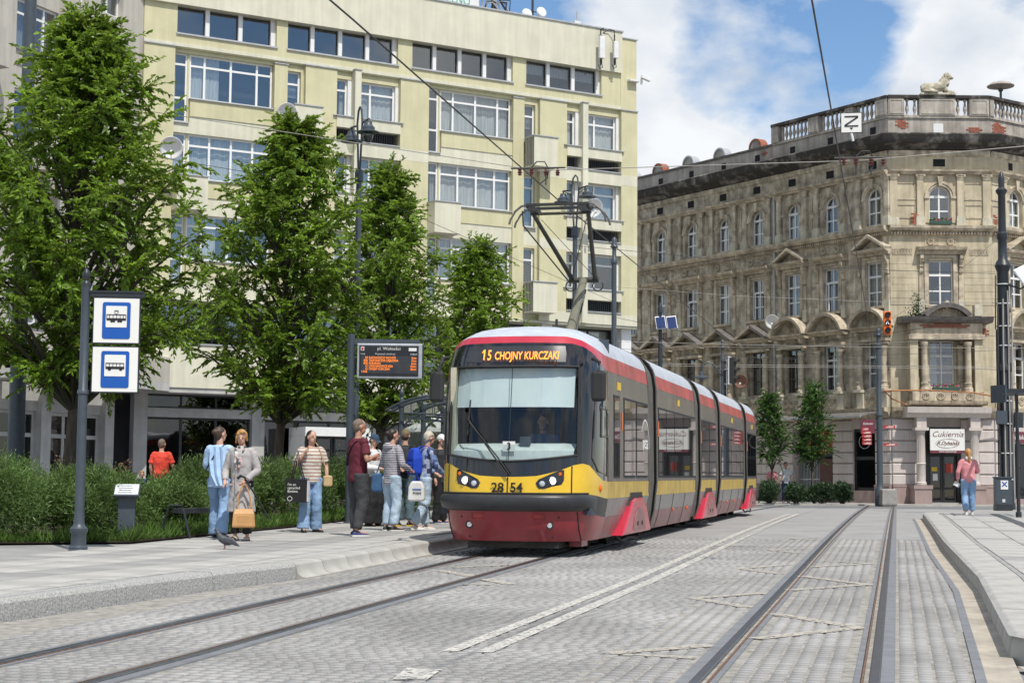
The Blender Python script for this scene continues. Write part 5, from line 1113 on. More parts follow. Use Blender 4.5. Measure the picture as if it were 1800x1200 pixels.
# ================================================================= STREET FURNITURE
mat('iron_grey', (.052, .066, .082), .42, var=.12, sc=8); mat('iron_dark', (.022, .027, .033), .42, var=.12); mat('sign_blue', (.005, .085, .38), .4, var=.03); mat('steel_white', (.68, .69, .70), .4)
mat('kiosk_plate', (.62, .64, .65), .3, var=.1, sc=20); mat('orange_plastic', (.85, .16, .01), .45); mat('solar', (.012, .03, .11), .15, var=.2, sc=12); mat('concrete_block', (.30, .285, .265), .9, var=.15, sc=5, bump=.3); mat('sign_red', (.42, .035, .03), .5); mat('wire', (.03, .03, .032), .6); mat('wire_light', (.33, .31, .28), .6); mat('signal_on', (.9, .95, 1.), .4, var=0, emit=2.2); mat('led_amber', (1., .24, .02), .5, var=0, emit=1.1); mat('screen_black', (.014, .015, .017), .25, var=.1); mat('insulator', (.09, .02, .015), .4)
glass_mat('clear_glass', (.86, .9, .89), .9, ior=1.5); glass_mat('lamp_glass', (.8, .82, .78), .9, ior=1.6)
def ground_at(y): return gz(y) + PL

# tram and bus stop sign
ss = thing('stop_sign_post', 'dark grey post with two blue tram and bus stop signs', 'stop sign', (-5.58, 21.46, ground_at(21.46)), R_(6))
MB().lathe([(.12, 0), (.12, .03), (.1, .05), (.095, .2), (.115, .23), (.115, .27), (.085, .3), (.07, .34), (.062, .5), (.06, 2.0), (.075, 2.01), (.075, 2.05), (.058, 2.07), (.055, 3.4), (.062, 3.42)], 18).build('pole', 'iron_grey', ss, smooth=True)
MB().lathe([(.06, 3.42), (.06, 3.46), (.035, 3.49), (.05, 3.54), (.052, 3.58), (.03, 3.63), (.005, 3.66)], 16).build('finial', 'iron_dark', ss, smooth=True)
MB().box(.06, .76, -.03, .03, 3.28, 3.33).box(.04, .74, -.04, .04, 3.335, 3.36).build('arm', 'iron_dark', ss)
def rrect(w, h, r, cx=0, cz=0, n=4): return [(cx + sx * (w / 2 - r) + r * math.cos(a), cz + sz * (h / 2 - r) + r * math.sin(a)) for sx, sz, a0 in ((1, 1, 0), (-1, 1, 90), (-1, -1, 180), (1, -1, 270)) for a in (R_(a0 + k * 90 / n) for k in range(n + 1))]
for k, z in enumerate((2.97, 2.33)):
    pn = MB().box(.10, .71, -.028, .028, z - .305, z + .305).build('frame', 'iron_dark', ss); q = MB().box(.115, .695, -.034, -.027, z - .29, z + .29).build('sign_panel', 'sign_white', pn)
    MB().prism(rrect(.36, .48, .03, .405, z), -.04, -.035).build('blue_field', 'sign_blue', pn); MB().prism(rrect(.27, .28, .01, .405, z + .05), -.045, -.0405).build('white_field', 'sign_white', pn)
    g = MB(); c = .405; zz = z + .035
    if k == 0:
        g.box(c - .125, c + .125, -.05, -.0455, zz - .035, zz - .005); g.box(c - .125, c + .125, -.05, -.0455, zz + .035, zz + .045)
        for x in (-.125, -.09, -.045, 0, .045, .085, .12): g.box(c + x, c + x + .007, -.05, -.0455, zz - .005, zz + .035)
        for x in (-.06, -.03, .03, .06): g.prism([(c + x + .017 * math.cos(a), zz - .045 + .017 * math.sin(a)) for a in np.linspace(0, 6.28, 9)[:-1]], -.05, -.0455)
        g.path([(c, -.048, zz + .045), (c - .028, -.048, zz + .068), (c, -.048, zz + .092), (c + .028, -.048, zz + .068), (c, -.048, zz + .045)], .003, 4); g.box(c - .03, c + .03, -.05, -.0455, zz + .09, zz + .096)
    else:
        g.box(c - .12, c + .12, -.05, -.0455, zz - .03, zz + .002); g.box(c - .12, c + .115, -.05, -.0455, zz + .04, zz + .05)
        for x in (-.12, -.075, -.03, .015, .06, .108): g.box(c + x, c + x + .007, -.05, -.0455, zz + .002, zz + .04)
        for x in (-.07, .075): g.prism([(c + x + .021 * math.cos(a), zz - .032 + .021 * math.sin(a)) for a in np.linspace(0, 6.28, 11)[:-1]], -.05, -.0455)
    g.build('pictogram', 'sign_black', pn)
# information pillar
kp = thing('information_pillar', 'dark grey pillar with slanted white plate in front of the bushes', 'info pillar', (-5.5, 23.75, ground_at(23.8)), R_(8))
MB().box(-.12, .12, -.05, .1, 0, .66).build('pillar', 'iron_grey', kp, bevel=.006); MB().obox((.0, -.03, .715), (.36, .30, .04), Matrix.Rotation(R_(32), 3, 'X')).build('head', 'iron_grey', kp, bevel=.006)
o = MB().obox((.0, -.042, .737), (.33, .27, .006), Matrix.Rotation(R_(32), 3, 'X')).build('plate', 'kiosk_plate', kp); b = MB()
for k in range(4): b.obox((-.02, -.12 + k * .05, .693 + k * .0315), (.2 - .03 * (k % 2), .012, .003), Matrix.Rotation(R_(32), 3, 'X'))
b.build('print', 'iron_grey', o)
# leaning rail
lr = thing('leaning_rail', 'dark steel leaning rail with angled hoop legs beside the planting', 'rail', (-5.02, 24.85, ground_at(24.8)), R_(74))
for x in (0, 1.9):
    b = MB(); b.path([(x - .02, -.26, 0), (x - .02, -.24, .06), (x, -.13, .42), (x, -.1, .48), (x, .1, .48), (x, .13, .42), (x + .02, .24, .06), (x + .02, .26, 0)], .02, 8); b.build('leg', 'iron_dark', lr)
MB().box(.0, 1.9, -.06, .06, .36, .44).build('beam', 'iron_dark', lr, bevel=.01)
# departure board
db = thing('departure_board', 'electronic departure board on a grey post beside the waiting people', 'display board', (-3.1, 31.71, ground_at(31.7)), R_(3))
MB().lathe([(.1, 0), (.1, .02), (.072, .03), (.072, 3.62), (.0, 3.63)], 18).build('post', 'iron_grey', db, smooth=True); MB().box(.06, 1.32, -.04, .05, 3.42, 3.53).build('arm', 'iron_grey', db)
mat('board_frame', (.42, .44, .47), .35, metal=.3); hs = MB().box(.12, 1.37, -.10, .12, 2.77, 3.44).build('housing', 'board_frame', db, bevel=.012); MB().box(.16, 1.30, -.106, -.099, 2.81, 3.40).build('screen', 'screen_black', hs)
MB().box(.20, 1.27, -.110, -.1065, 2.87, 3.20).build('led_field', 'led_back', hs); MB().box(1.372, 1.40, -.08, .10, 2.79, 3.42).build('housing_side', 'iron_dark', hs)
letter('pl. Wolności', 'sign_white', hs, T(.73, -.109, 3.315), size=.085); letter('Linia', 'steel_white', hs, T(.19, -.109, 3.225), size=.045, align='LEFT'); letter('Przystanek docelowy', 'steel_white', hs, T(.66, -.109, 3.225), size=.045); letter('Odjazd', 'steel_white', hs, T(1.27, -.109, 3.225), size=.045, align='RIGHT')
for k, (a, c, d) in enumerate((('59', 'RADOGOSZCZ WSCHÓD', '3min'), ('87B', 'TELEFONICZNA ZAJEZDNIA', '5min'), ('87B', 'MURARSKA', '6min'), ('12', 'CHOCIANOWICE IKEA', '10min'), ('15', 'CHOJNY KURCZAKI', '18min'))):
    z = 3.145 - k * .054; letter(a, 'led_amber', hs, T(.325, -.1125, z), size=.062, align='RIGHT', wide=.8); letter(c, 'led_amber', hs, T(.345, -.1125, z), size=.062, align='LEFT', wide=.72); letter(d, 'led_amber', hs, T(1.26, -.1125, z), size=.062, align='RIGHT', wide=.8)
letter('13:02', 'led_amber', hs, T(.20, -.1125, 2.878), size=.06, align='LEFT', wide=.9); MB().box(.19, .255, -.111, -.1065, 3.30, 3.375).build('logo_field', 'sign_white', hs); MB().box(.202, .243, -.1145, -.1112, 3.31, 3.362).build('logo', 'sign_red', hs); MB().box(1.11, 1.26, -.111, -.1065, 3.30, 3.36).build('logo_field', 'sign_white', hs)
# shelter
sh_ = thing('tram_shelter', 'dark green glass shelter with curved iron roof behind the waiting people', 'shelter', (-2.25, 33.8, ground_at(34)), -math.atan(.2333))
for k in range(4):
    y = k * 1.6; MB().lathe([(.1, 0), (.1, .25), (.06, .3), (.055, 2.3), (.075, 2.32), (.075, 2.38), (.05, 2.4), (.05, 2.46), (.03, 2.5), (.055, 2.56), (.05, 2.62), (.005, 2.68)], 12, (0, y, 0)).build('post', 'iron_grey', sh_, smooth=True)
    b = MB(); arc = [(x, y, 2.22 + .26 * (1 - ((x - .75) / .95) ** 2)) for x in np.linspace(-.2, 1.7, 13)]; b.path(arc, .03, 6); b.tube((0, y, 2.18), (1.55, y, 2.12), .018, n=6)
    for x in (.2, .45, .7, .95, 1.2): b.tube((x, y, 2.17), (x, y, 2.22 + .26 * (1 - ((x - .75) / .95) ** 2)), .008, n=5)
    b.path([(0, y, 1.8), (.12, y, 2.0), (.35, y, 2.14)], .02, 6); b.build('rib', 'iron_grey', sh_)
MB().grid([[(x, y, 2.25 + .26 * (1 - ((x - .75) / .95) ** 2)) for x in np.linspace(-.25, 1.75, 13)] for y in (-.25, 5.05)]).build('roof_glass', 'clear_glass', sh_)
b = MB()
for x in (-.25, .75, 1.75): z = 2.255 + .26 * (1 - ((x - .75) / .95) ** 2); b.tube((x, -.28, z), (x, 5.08, z), .022, n=6)
for y in (-.27, 5.07): b.path([(x, y, 2.255 + .26 * (1 - ((x - .75) / .95) ** 2)) for x in np.linspace(-.25, 1.75, 13)], .022, 6)
b.build('roof_frame', 'iron_grey', sh_)
for k in range(3): MB().box(-.005, .005, k * 1.6 + .08, k * 1.6 + 1.52, .25, 2.1).build('pane', 'clear_glass', sh_); MB().box(-.02, .02, k * 1.6 + .06, k * 1.6 + 1.54, 2.1, 2.15).box(-.02, .02, k * 1.6 + .06, k * 1.6 + 1.54, .2, .25).box(-.02, .02, k * 1.6 + .06, k * 1.6 + 1.54, .95, .98).build('pane_rail', 'iron_grey', sh_)
MB().box(.08, 1.2, 4.79, 4.81, .25, 2.1).build('pane', 'clear_glass', sh_); MB().box(1.2, 1.27, 4.76, 4.84, 0, 2.15).build('post', 'iron_grey', sh_)
MB().box(.15, .55, .5, 4.4, .42, .47).build('seat', 'dark_wood', sh_); [MB().box(.3, .38, y, y + .06, 0, .42).build('leg', 'iron_dark', sh_) for y in (.8, 4.0)]
# double street lamps
def double_lamp(loc, rz, lab):
    t = thing('street_lamp', lab, 'street lamp', loc, rz, 'double street lamps on the platform')
    MB().lathe([(.17, 0), (.17, .5), (.12, .6), (.09, .7), (.075, 4.0), (.065, 7.6), (.1, 7.62), (.1, 7.85), (.07, 7.9)], 14).build('pole', 'iron_grey', t, smooth=True)
    b = MB()
    for s in (-1, 1): b.path([(s * .05, 0, 7.85), (s * .12, 0, 8.5), (s * .17, 0, 9.0), (s * .1, 0, 9.28), (0, 0, 9.36)], .025, 6)
    for s in (-1, 1): b.path([(s * .16, 0, 8.95), (s * .55, s * .02, 8.98), (s * .56, 0, 8.9)], .025, 6); b.path([(s * .14, 0, 8.8), (s * .5, 0, 8.95)], .012, 5)
    b.build('arm', 'iron_grey', t)
    for s in (-1, 1):
        h = MB().lathe([(.03, .0), (.09, -.02), (.1, -.09), (.135, -.13), (.155, -.15), (.155, -.21), (.26, -.25), (.26, -.27), (.11, -.26)], 18, (s * .56, 0, 8.92)).build('lamp_head', 'iron_grey', t, smooth=True); MB().lathe([(.11, -.26), (.125, -.32), (.095, -.44), (.05, -.52), (.005, -.55)], 14, (s * .56, 0, 8.92)).build('globe', 'lamp_glass', h, smooth=True)
double_lamp((-3.55, 37.5, ground_at(37)), R_(-65), 'double arm street lamp between the two middle trees')
double_lamp((1.75, 46, ground_at(46)), R_(-55), 'double arm street lamp behind the tram pantograph')
def post(name, lab, loc, h, r, cat='pole', group=None):
    t = thing(name, lab, cat, loc, 0, group)
    MB().lathe([(r * 2, 0), (r * 2, .7), (r * 1.4, .8), (r * 1.2, 1.0), (r * 1.15, h * .5), (r * 1.4, h * .5 + .03), (r * 1.4, h * .5 + .12), (r, h * .5 + .2), (r * .95, h - .9), (r * 1.3, h - .88), (r * 1.3, h - .75), (r * .8, h - .7), (r * .8, h - .4)], 16).build('pole', 'iron_grey', t, smooth=True)
    MB().lathe([(r * .8, h - .4), (r * 1.6, h - .34), (r * 1.0, h - .25), (r * 1.1, h - .12), (r * .7, h - .04), (.004, h)], 14).build('finial', 'iron_grey', t, smooth=True); return t
post('overhead_line_pole', 'grey finial topped line pole right of the pantograph', (3.35, 54, ground_at(54)), 8.8, .085, group='overhead line poles')
t = thing('overhead_line_pole', 'thick plain grey pole at the top left corner behind leaves', 'pole', (-9.05, 30.2, ground_at(30)), 0, 'overhead line poles'); MB().lathe([(.17, 0), (.15, 2), (.105, 11)], 16).build('pole', 'iron_grey', t, smooth=True)
# solar panel post
t = thing('solar_panel_post', 'dark post with a pair of blue solar panels left of the tenement', 'solar panel', (5.5, 61, FARZ), R_(-6)); MB().lathe([(.1, 0), (.085, 5.9), (.07, 6.0), (.07, 7.1), (.1, 7.12), (.1, 7.3), (.03, 7.5)], 12).build('pole', 'iron_dark', t, smooth=True)
for x in (.02, .43):
    q = MB().obox((x, -.15, 6.75), (.37, .04, .55), Matrix.Rotation(R_(-28), 3, 'X') @ Matrix.Rotation(R_(-8), 3, 'Y')).build('panel', 'steel_white', t); MB().obox((x, -.172, 6.738), (.33, .03, .5), Matrix.Rotation(R_(-28), 3, 'X') @ Matrix.Rotation(R_(-8), 3, 'Y')).build('cells', 'solar', q)
# curved lamp with signal
cl = post('curved_street_lamp', 'grey street lamp with a curved arm in front of the tenement', (8.2, 64, .08), 6.5, .07, 'street lamp')
MB().path([(0, 0, 5.0), (-.25, 0, 5.35), (-.4, 0, 5.55), (-.6, 0, 5.6), (-.78, 0, 5.45), (-.82, 0, 5.2)], .03, 8).build('arm', 'iron_grey', cl); MB().lathe([(.04, 0), (.1, -.03), (.12, -.14), (.28, -.22), (.28, -.25), (.1, -.3), (.02, -.36)], 14, (-.82, 0, 5.22)).build('lamp_head', 'iron_grey', cl, smooth=True)
def signal_head(name, lab, loc, rz, hm, lit, back=False):
    t = thing(name, lab, 'traffic signal', loc, rz); b = MB().box(-.16, .16, 0, .18, 0, 1.0).build('housing', hm, t, bevel=.02)
    for k in range(3):
        z = .17 + k * .33; MB().lathe([(.001, .0), (.115, .0), (.125, .03), (.115, .03)], 16).build('lens', 'signal_off', t, T(0, -.01, z) @ Matrix.Rotation(R_(90), 4, 'X')); MB().rings([[(.125 * q * math.cos(a), -d, z + .125 * q * math.sin(a)) for a in np.linspace(.1, 3.04, 12)] for d, q in ((0, 1), (.16, 1.02))], cap=False, closed=False).build('visor', 'rubber', t)
    if lit: MB().path([(-.06, -.03, .44), (0, -.03, .58), (.06, -.03, .44)], .016, 6).build('lit_arrow', 'signal_on', t)
    return t
mat('signal_off', (.02, .018, .016), .25)
sp = post('signal_pole', 'tall grey signal pole with red direction signs in front of the shop', (15.65, 70.2, .08), 7.6, .11, 'pole')
signal_head('tram_signal', 'orange tram signal with lit white arrow on the tall pole', (15.98, 69.9, 7.35), R_(-5), 'orange_plastic', True)
t = signal_head('tram_signal', 'black traffic signal seen from the side with white edged backboard', (8.65, 63.8, 4.85), R_(70), 'rubber', False); MB().box(-.28, .28, .19, .21, -.05, 1.05).build('backboard', 'steel_white', t); MB().tube((-.1, .2, .5), (-.1, .55, .5), .02).build('bracket', 'iron_grey', t)
for k, (x, z, w) in enumerate(((-.55, 3.05, .42), (-.53, 2.9, .4), (-.53, 2.75, .4), (-.53, 2.6, .4), (.45, 2.55, .55), (.42, 3.3, .5), (-.6, 3.2, .3))):
    q = MB().box(x - w / 2, x + w / 2, -.02, .02, z, z + .12).build('direction_sign', 'sign_red', sp); MB().box(x - w * .3, x + w * .38, -.024, -.0205, z + .03, z + .05).box(x - w * .1, x + w * .38, -.024, -.0205, z + .07, z + .09).build('print', 'sign_white', q)
pb = thing('concrete_block', 'grey concrete planter block at the foot of the signal pole', 'planter', (15.85, 69.6, .08)); MB().rings([[(x * q, y * q, z) for x, y in ((-.3, -.3), (.3, -.3), (.3, .3), (-.3, .3))] for q, z in ((.95, 0), (1.08, .1), (1.0, .7), (.8, .74))]).build('body', 'concrete_block', pb, bevel=.03)
ps = thing('hanging_sign', 'maroon projecting shop sign left of the signal pole', 'sign', (15.45, 71.6, 3.2)); MB().box(-.3, .3, -.05, .05, 0, .6).build('board', 'maroon_paint', ps); letter('Dybalski', 'sign_white', ps, T(0, -.053, .38), size=.13, shear=.3); MB().tube((.3, 0, .5), (.9, 1.5, .5), .02).build('bracket', 'iron_dark', ps)
# big pole on the right
bp = thing('overhead_line_pole', 'big dark pole with rings and strapped cables at the right', 'pole', (15.17, 50.67, ground_at(50)), 0, 'overhead line poles')
MB().lathe([(.26, 0), (.26, .5), (.2, .6), (.19, 4.2), (.24, 4.25), (.24, 4.4), (.19, 4.5), (.175, 7.3), (.2, 7.35), (.25, 7.5), (.2, 7.62), (.14, 7.7), (.135, 8.3), (.165, 8.35), (.165, 8.5), (.12, 8.55), (.11, 9.7), (.17, 9.8), (.18, 9.86), (.09, 9.95), (.1, 10.2), (.05, 10.4), (.005, 10.45)], 18).build('pole', 'iron_dark', bp, smooth=True)
for k, (a, r, m) in enumerate(((-150, .03, 'wire'), (-110, .025, 'wire_light'), (-75, .025, 'wire_light'), (-40, .03, 'wire_light'), (-170, .02, 'wire'))):
    x, y = .25 * math.cos(R_(a)), .25 * math.sin(R_(a)); MB().path([(x, y, .2), (x, y, 3.5 + k * .5), (x * 1.1, y, 4.35 + k * .3), (x * .95, y, 6.2 + k * .25)], r, 6).build('cable', m, bp)
b = MB()
for z in (.9, 1.7, 2.6, 3.3, 5.0, 5.6, 6.3, 6.9): b.lathe([(.235, z), (.235, z + .03), (.2, z + .03), (.2, z)], 16)
b.build('clamp', 'steel_white', bp); MB().box(-.35, -.05, -.36, -.22, 2.6, 3.0).build('junction_box', 'iron_grey', bp); MB().box(.2, .45, -.3, -.1, 2.5, 2.95).build('junction_box', 'iron_dark', bp)
MB().path([(.05, -.2, 6.9), (.45, -.3, 6.75), (.75, -.4, 6.95)], .03, 6).build('bracket', 'iron_dark', bp)
t = thing('solar_panel_unit', 'tilted solar panel on the big pole at the right edge', 'solar panel', (15.75, 50.3, 7.35), R_(25)); MB().obox((0, 0, 0), (.55, .04, .75), Matrix.Rotation(R_(-25), 3, 'X') @ Matrix.Rotation(R_(-24), 3, 'Y')).build('panel', 'steel_white', t); MB().obox((0, -.028, -.01), (.5, .03, .7), Matrix.Rotation(R_(-25), 3, 'X') @ Matrix.Rotation(R_(-24), 3, 'Y')).build('cells', 'kiosk_plate', t)
ec = thing('electric_cabinet', 'grey electric cabinet with a blue sticker beside the big pole', 'cabinet', (14.35, 48.3, ground_at(48)), R_(-4)); MB().box(-.24, .24, -.15, .2, 0, .18).build('base', 'iron_dark', ec); MB().box(-.23, .23, -.14, .19, .181, .95).build('housing', 'iron_grey', ec, bevel=.008); MB().box(-.25, .25, -.17, .22, .951, .99).build('lid', 'iron_grey', ec); q = MB().box(-.09, .12, -.149, -.143, .62, .88).build('sticker', 'sign_white', ec); MB().box(-.05, .03, -.153, -.15, .25, .34).build('label', 'kiosk_plate', ec)
b = MB()
for a in (.8, 2.35): b.obox((.015, -.151, .77), (.2, .003, .035), Matrix.Rotation(a, 3, 'Y'))
b.build('emblem', 'sign_blue', q)
# shelter corner on the right platform
rs = thing('platform_shelter', 'dark metal shelter roof and thin post at the right edge', 'shelter', (12.3, 40.14, ground_at(40)), -math.atan(.2333))
MB().lathe([(.07, 0), (.07, .12), (.045, .14), (.04, 2.98)], 12).build('post', 'iron_dark', rs, smooth=True); MB().lathe([(.07, 0), (.04, .14), (.04, 2.98)], 12, (2.2, 0, 0)).build('post', 'iron_dark', rs)
for k in range(9): MB().box(-.35, 3.2, -.6 + k * .35, -.5 + k * .35, 2.98 + .01 * k, 3.08 + .01 * k).build('roof_slat', 'iron_dark', rs)
for x in (-.38, 1.0, 3.0): MB().box(x, x + .06, -.7, 2.6, 2.90, 2.975).build('roof_beam', 'iron_dark', rs)
MB().obox((-.45, -.5, 2.96), (.04, .5, .42), Matrix.Rotation(R_(40), 3, 'Z')).build('fascia', 'iron_grey', rs)
for z in (.6, 1.2, 1.8, 2.4): MB().tube((-.02, 0, z), (.08, -.03, z), .02, n=6).build('clip', 'iron_dark', rs)

# overhead wires
def wire(lab, pts, r=.010, m='wire', name='overhead_wire', group='overhead wires', sag=0.):
    P = []
    for a, c in zip(pts, pts[1:]):
        a, c = Vector(a), Vector(c); n = max(2, int((c - a).length / 4))
        for k in range(n): q = k / n; P.append(a.lerp(c, q) - Vector((0, 0, sag * 4 * q * (1 - q))))
    P.append(Vector(pts[-1])); o = MB().path(P, r, 6).build(name, m); return tag(o, lab, 'wire', group)
wire('contact wire above the track used by the tram', [(xl(y) + .05, y, 5.5 if y < 40 else 5.55) for y in (-4, 8, 16, 26.6, 40, 60, 76)], .010)
wire('contact wire above the empty right hand track carrying the white sign', [(xr(y) - .05, y, 5.5) for y in (-4, 8, 20.7, 24, 40, 60, 76)], .010)
wire('span wire from the left edge across both tracks', [(-9.05, 30.2, 8.1), (.38, 25, 5.72), (5.15, 24, 5.72), (16, 23.6, 6.7)], .007, 'wire_light')
wire('lower span wire from the left edge behind the trees', [(-9.05, 30.2, 7.3), (-3.55, 37.5, 7.6), (3.35, 54, 6.9)], .006, 'wire')
far = [((1.75, 46, 7.6), (15.17, 50.67, 7.5)), ((3.35, 54, 7.4), (15.17, 50.67, 6.6)), ((3.35, 54, 6.4), (15.65, 70.2, 6.2)), ((5.5, 61, 6.0), (15.17, 50.67, 5.6)), ((8.2, 64, 5.8), (28, 60, 6.6)), ((3.35, 54, 5.6), (28, 57, 5.9)), ((-4, 62, 6.5), (30, 68, 5.4)), ((15.65, 70.2, 7.7), (15.17, 50.67, 8.7)), ((15.17, 50.67, 6.2), (8.2, 64, 6.2)), ((15.17, 50.67, 5.0), (24, 66, 5.2))]
hgt = ['highest', 'second highest', 'long slanting', 'low', 'rising', 'lowest', 'long sagging', 'steep', 'short crossing', 'short low']
for k, (a, c) in enumerate(far): wire(hgt[k] + ' thin wire crossing in front of the tenement', [a, c], .0075, 'wire_light' if k % 2 else 'wire', sag=.15)
for off in (0, 1.0): wire('contact wire of the %s crossing track before the tenement' % ('nearer' if off == 0 else 'farther'), [(-8, 63.4 + off, 5.7), (8, 64.3 + off, 5.6), (22, 64.2 + off, 5.6), (45, 60.5 + off, 5.7)], .009, 'wire_light')
for k, (x, y, z, lab) in enumerate(((.38, 25, 5.72, 'cluster of red insulators and clamps above the tram pantograph'), (5.15, 24, 5.72, 'wire clamp with insulators where span meets right contact wire'))):
    t = thing('wire_fitting', lab, 'insulator', (x, y, z)); b = MB()
    for dx in (-.28, -.1, .12, .3): MB().lathe([(.012, -.06), (.035, -.05), (.02, -.03), (.04, -.01), (.02, .01), (.035, .03), (.012, .05)], 8, (dx, 0, -.02)).build('insulator', 'insulator', t)
    MB().path([(-.42, 0, .03), (.42, 0, .05)], .014, 6).build('bar', 'wire', t); MB().path([(-.1, 0, .05), (-.02, 0, .14), (.1, 0, .14), (.16, 0, .02), (.14, 0, -.12), (.03, 0, -.2)], .01, 6).build('jumper', 'wire', t); MB().tube((-.1, 0, -.05), (-.1, 0, -.22), .01).build('hanger', 'wire', t); MB().tube((.12, 0, -.05), (.12, 0, -.22), .01).build('hanger', 'wire', t)
zs_ = thing('wire_sign', 'square white sign with a black sideways letter hung on the wire', 'sign', (4.28, 20.6, 5.49), R_(-10)); MB().box(-.135, .135, -.012, -.004, -.10, .165).build('plate', 'sign_black', zs_); MB().box(-.125, .125, -.016, -.013, -.09, .155).build('face', 'sign_white', zs_)
b = MB(); b.obox((.0, -.019, .112), (.17, .004, .017)); b.obox((.0, -.019, -.01), (.17, .004, .017)); b.obox((.0, -.019, .051), (.195, .004, .019), Matrix.Rotation(R_(-33), 3, 'Y')); b.prism([(-.022, -.032), (.022, -.032), (0, -.056)], -.021, -.017); b.build('letter', 'sign_black', zs_); MB().tube((0, 0, -.1), (.02, 0, -.2), .016).build('hanger', 'steel_white', zs_)
# parasol behind the shelter
pa = thing('parasol', 'white parasol seen through the shelter glass', 'parasol', (-1.95, 47, ground_at(47))); MB().lathe([(1.15, 2.1), (1.1, 2.2), (.5, 2.5), (.02, 2.75)], 8).build('canopy', 'sign_white', pa); MB().tube((0, 0, 0), (0, 0, 2.6), .025).build('pole', 'iron_grey', pa); MB().lathe([(.3, 0), (.3, .08)], 12).build('base', 'iron_dark', pa)

# ================================================================= TREES, BUSHES, GRASS
mat('bark', (.085, .068, .05), .95, var=.3, sc=6, bump=.8, bsc=22, stretch=(3, 3, .6)); mat('twig', (.05, .045, .03), .9)
mat('leaf', (.15, .25, .028), .34, var=.34, sc=.8, island=.42, trans=.42, spec=.4); mat('leaf_dark', (.055, .13, .022), .5, var=.25, sc=.9, island=.35, trans=.3)
mat('willow', (.115, .195, .05), .55, var=.3, sc=1.2, island=.35, trans=.32); mat('grass', (.10, .19, .03), .6, var=.25, sc=1.0, island=.35, trans=.3); mat('leaf_hedge', (.045, .085, .035), .55, var=.25, sc=1.2, island=.35, trans=.2); mat('dry_leaf', (.13, .075, .045), .9, var=.3, island=.3)
def leaf_mesh(name, P, D, S, m, wid=.42, fold=.18, rng=RNG):
    """P base points, D directions (unit), S lengths -> folded leaf blades of two triangles"""
    n = len(P); up = rng.normal(size=(n, 3)); up[:, 2] += 1.2; side = np.cross(D, up); side /= np.linalg.norm(side, axis=1)[:, None] + 1e-9; nor = np.cross(side, D)
    L = S[:, None]; V = np.zeros((n, 4, 3)); V[:, 0] = P; V[:, 1] = P + D * L * .45 + side * L * wid * .5 + nor * L * fold; V[:, 2] = P + D * L - nor * L * .1; V[:, 3] = P + D * L * .45 - side * L * wid * .5 + nor * L * fold
    fi = (np.arange(n)[:, None, None] * 4 + np.array([(0, 1, 2), (0, 2, 3)])[None]).reshape(-1, 3)
    me = bpy.data.meshes.new(name); me.vertices.add(n * 4); me.vertices.foreach_set('co', V.reshape(-1)); me.loops.add(len(fi) * 3); me.loops.foreach_set('vertex_index', fi.reshape(-1).astype(np.int32)); me.polygons.add(len(fi)); me.polygons.foreach_set('loop_start', np.arange(len(fi)) * 3)
    me.update(); me.materials.append(MATS[m]); return me
def unit(v): return v / (np.linalg.norm(v, axis=-1, keepdims=True) + 1e-9)
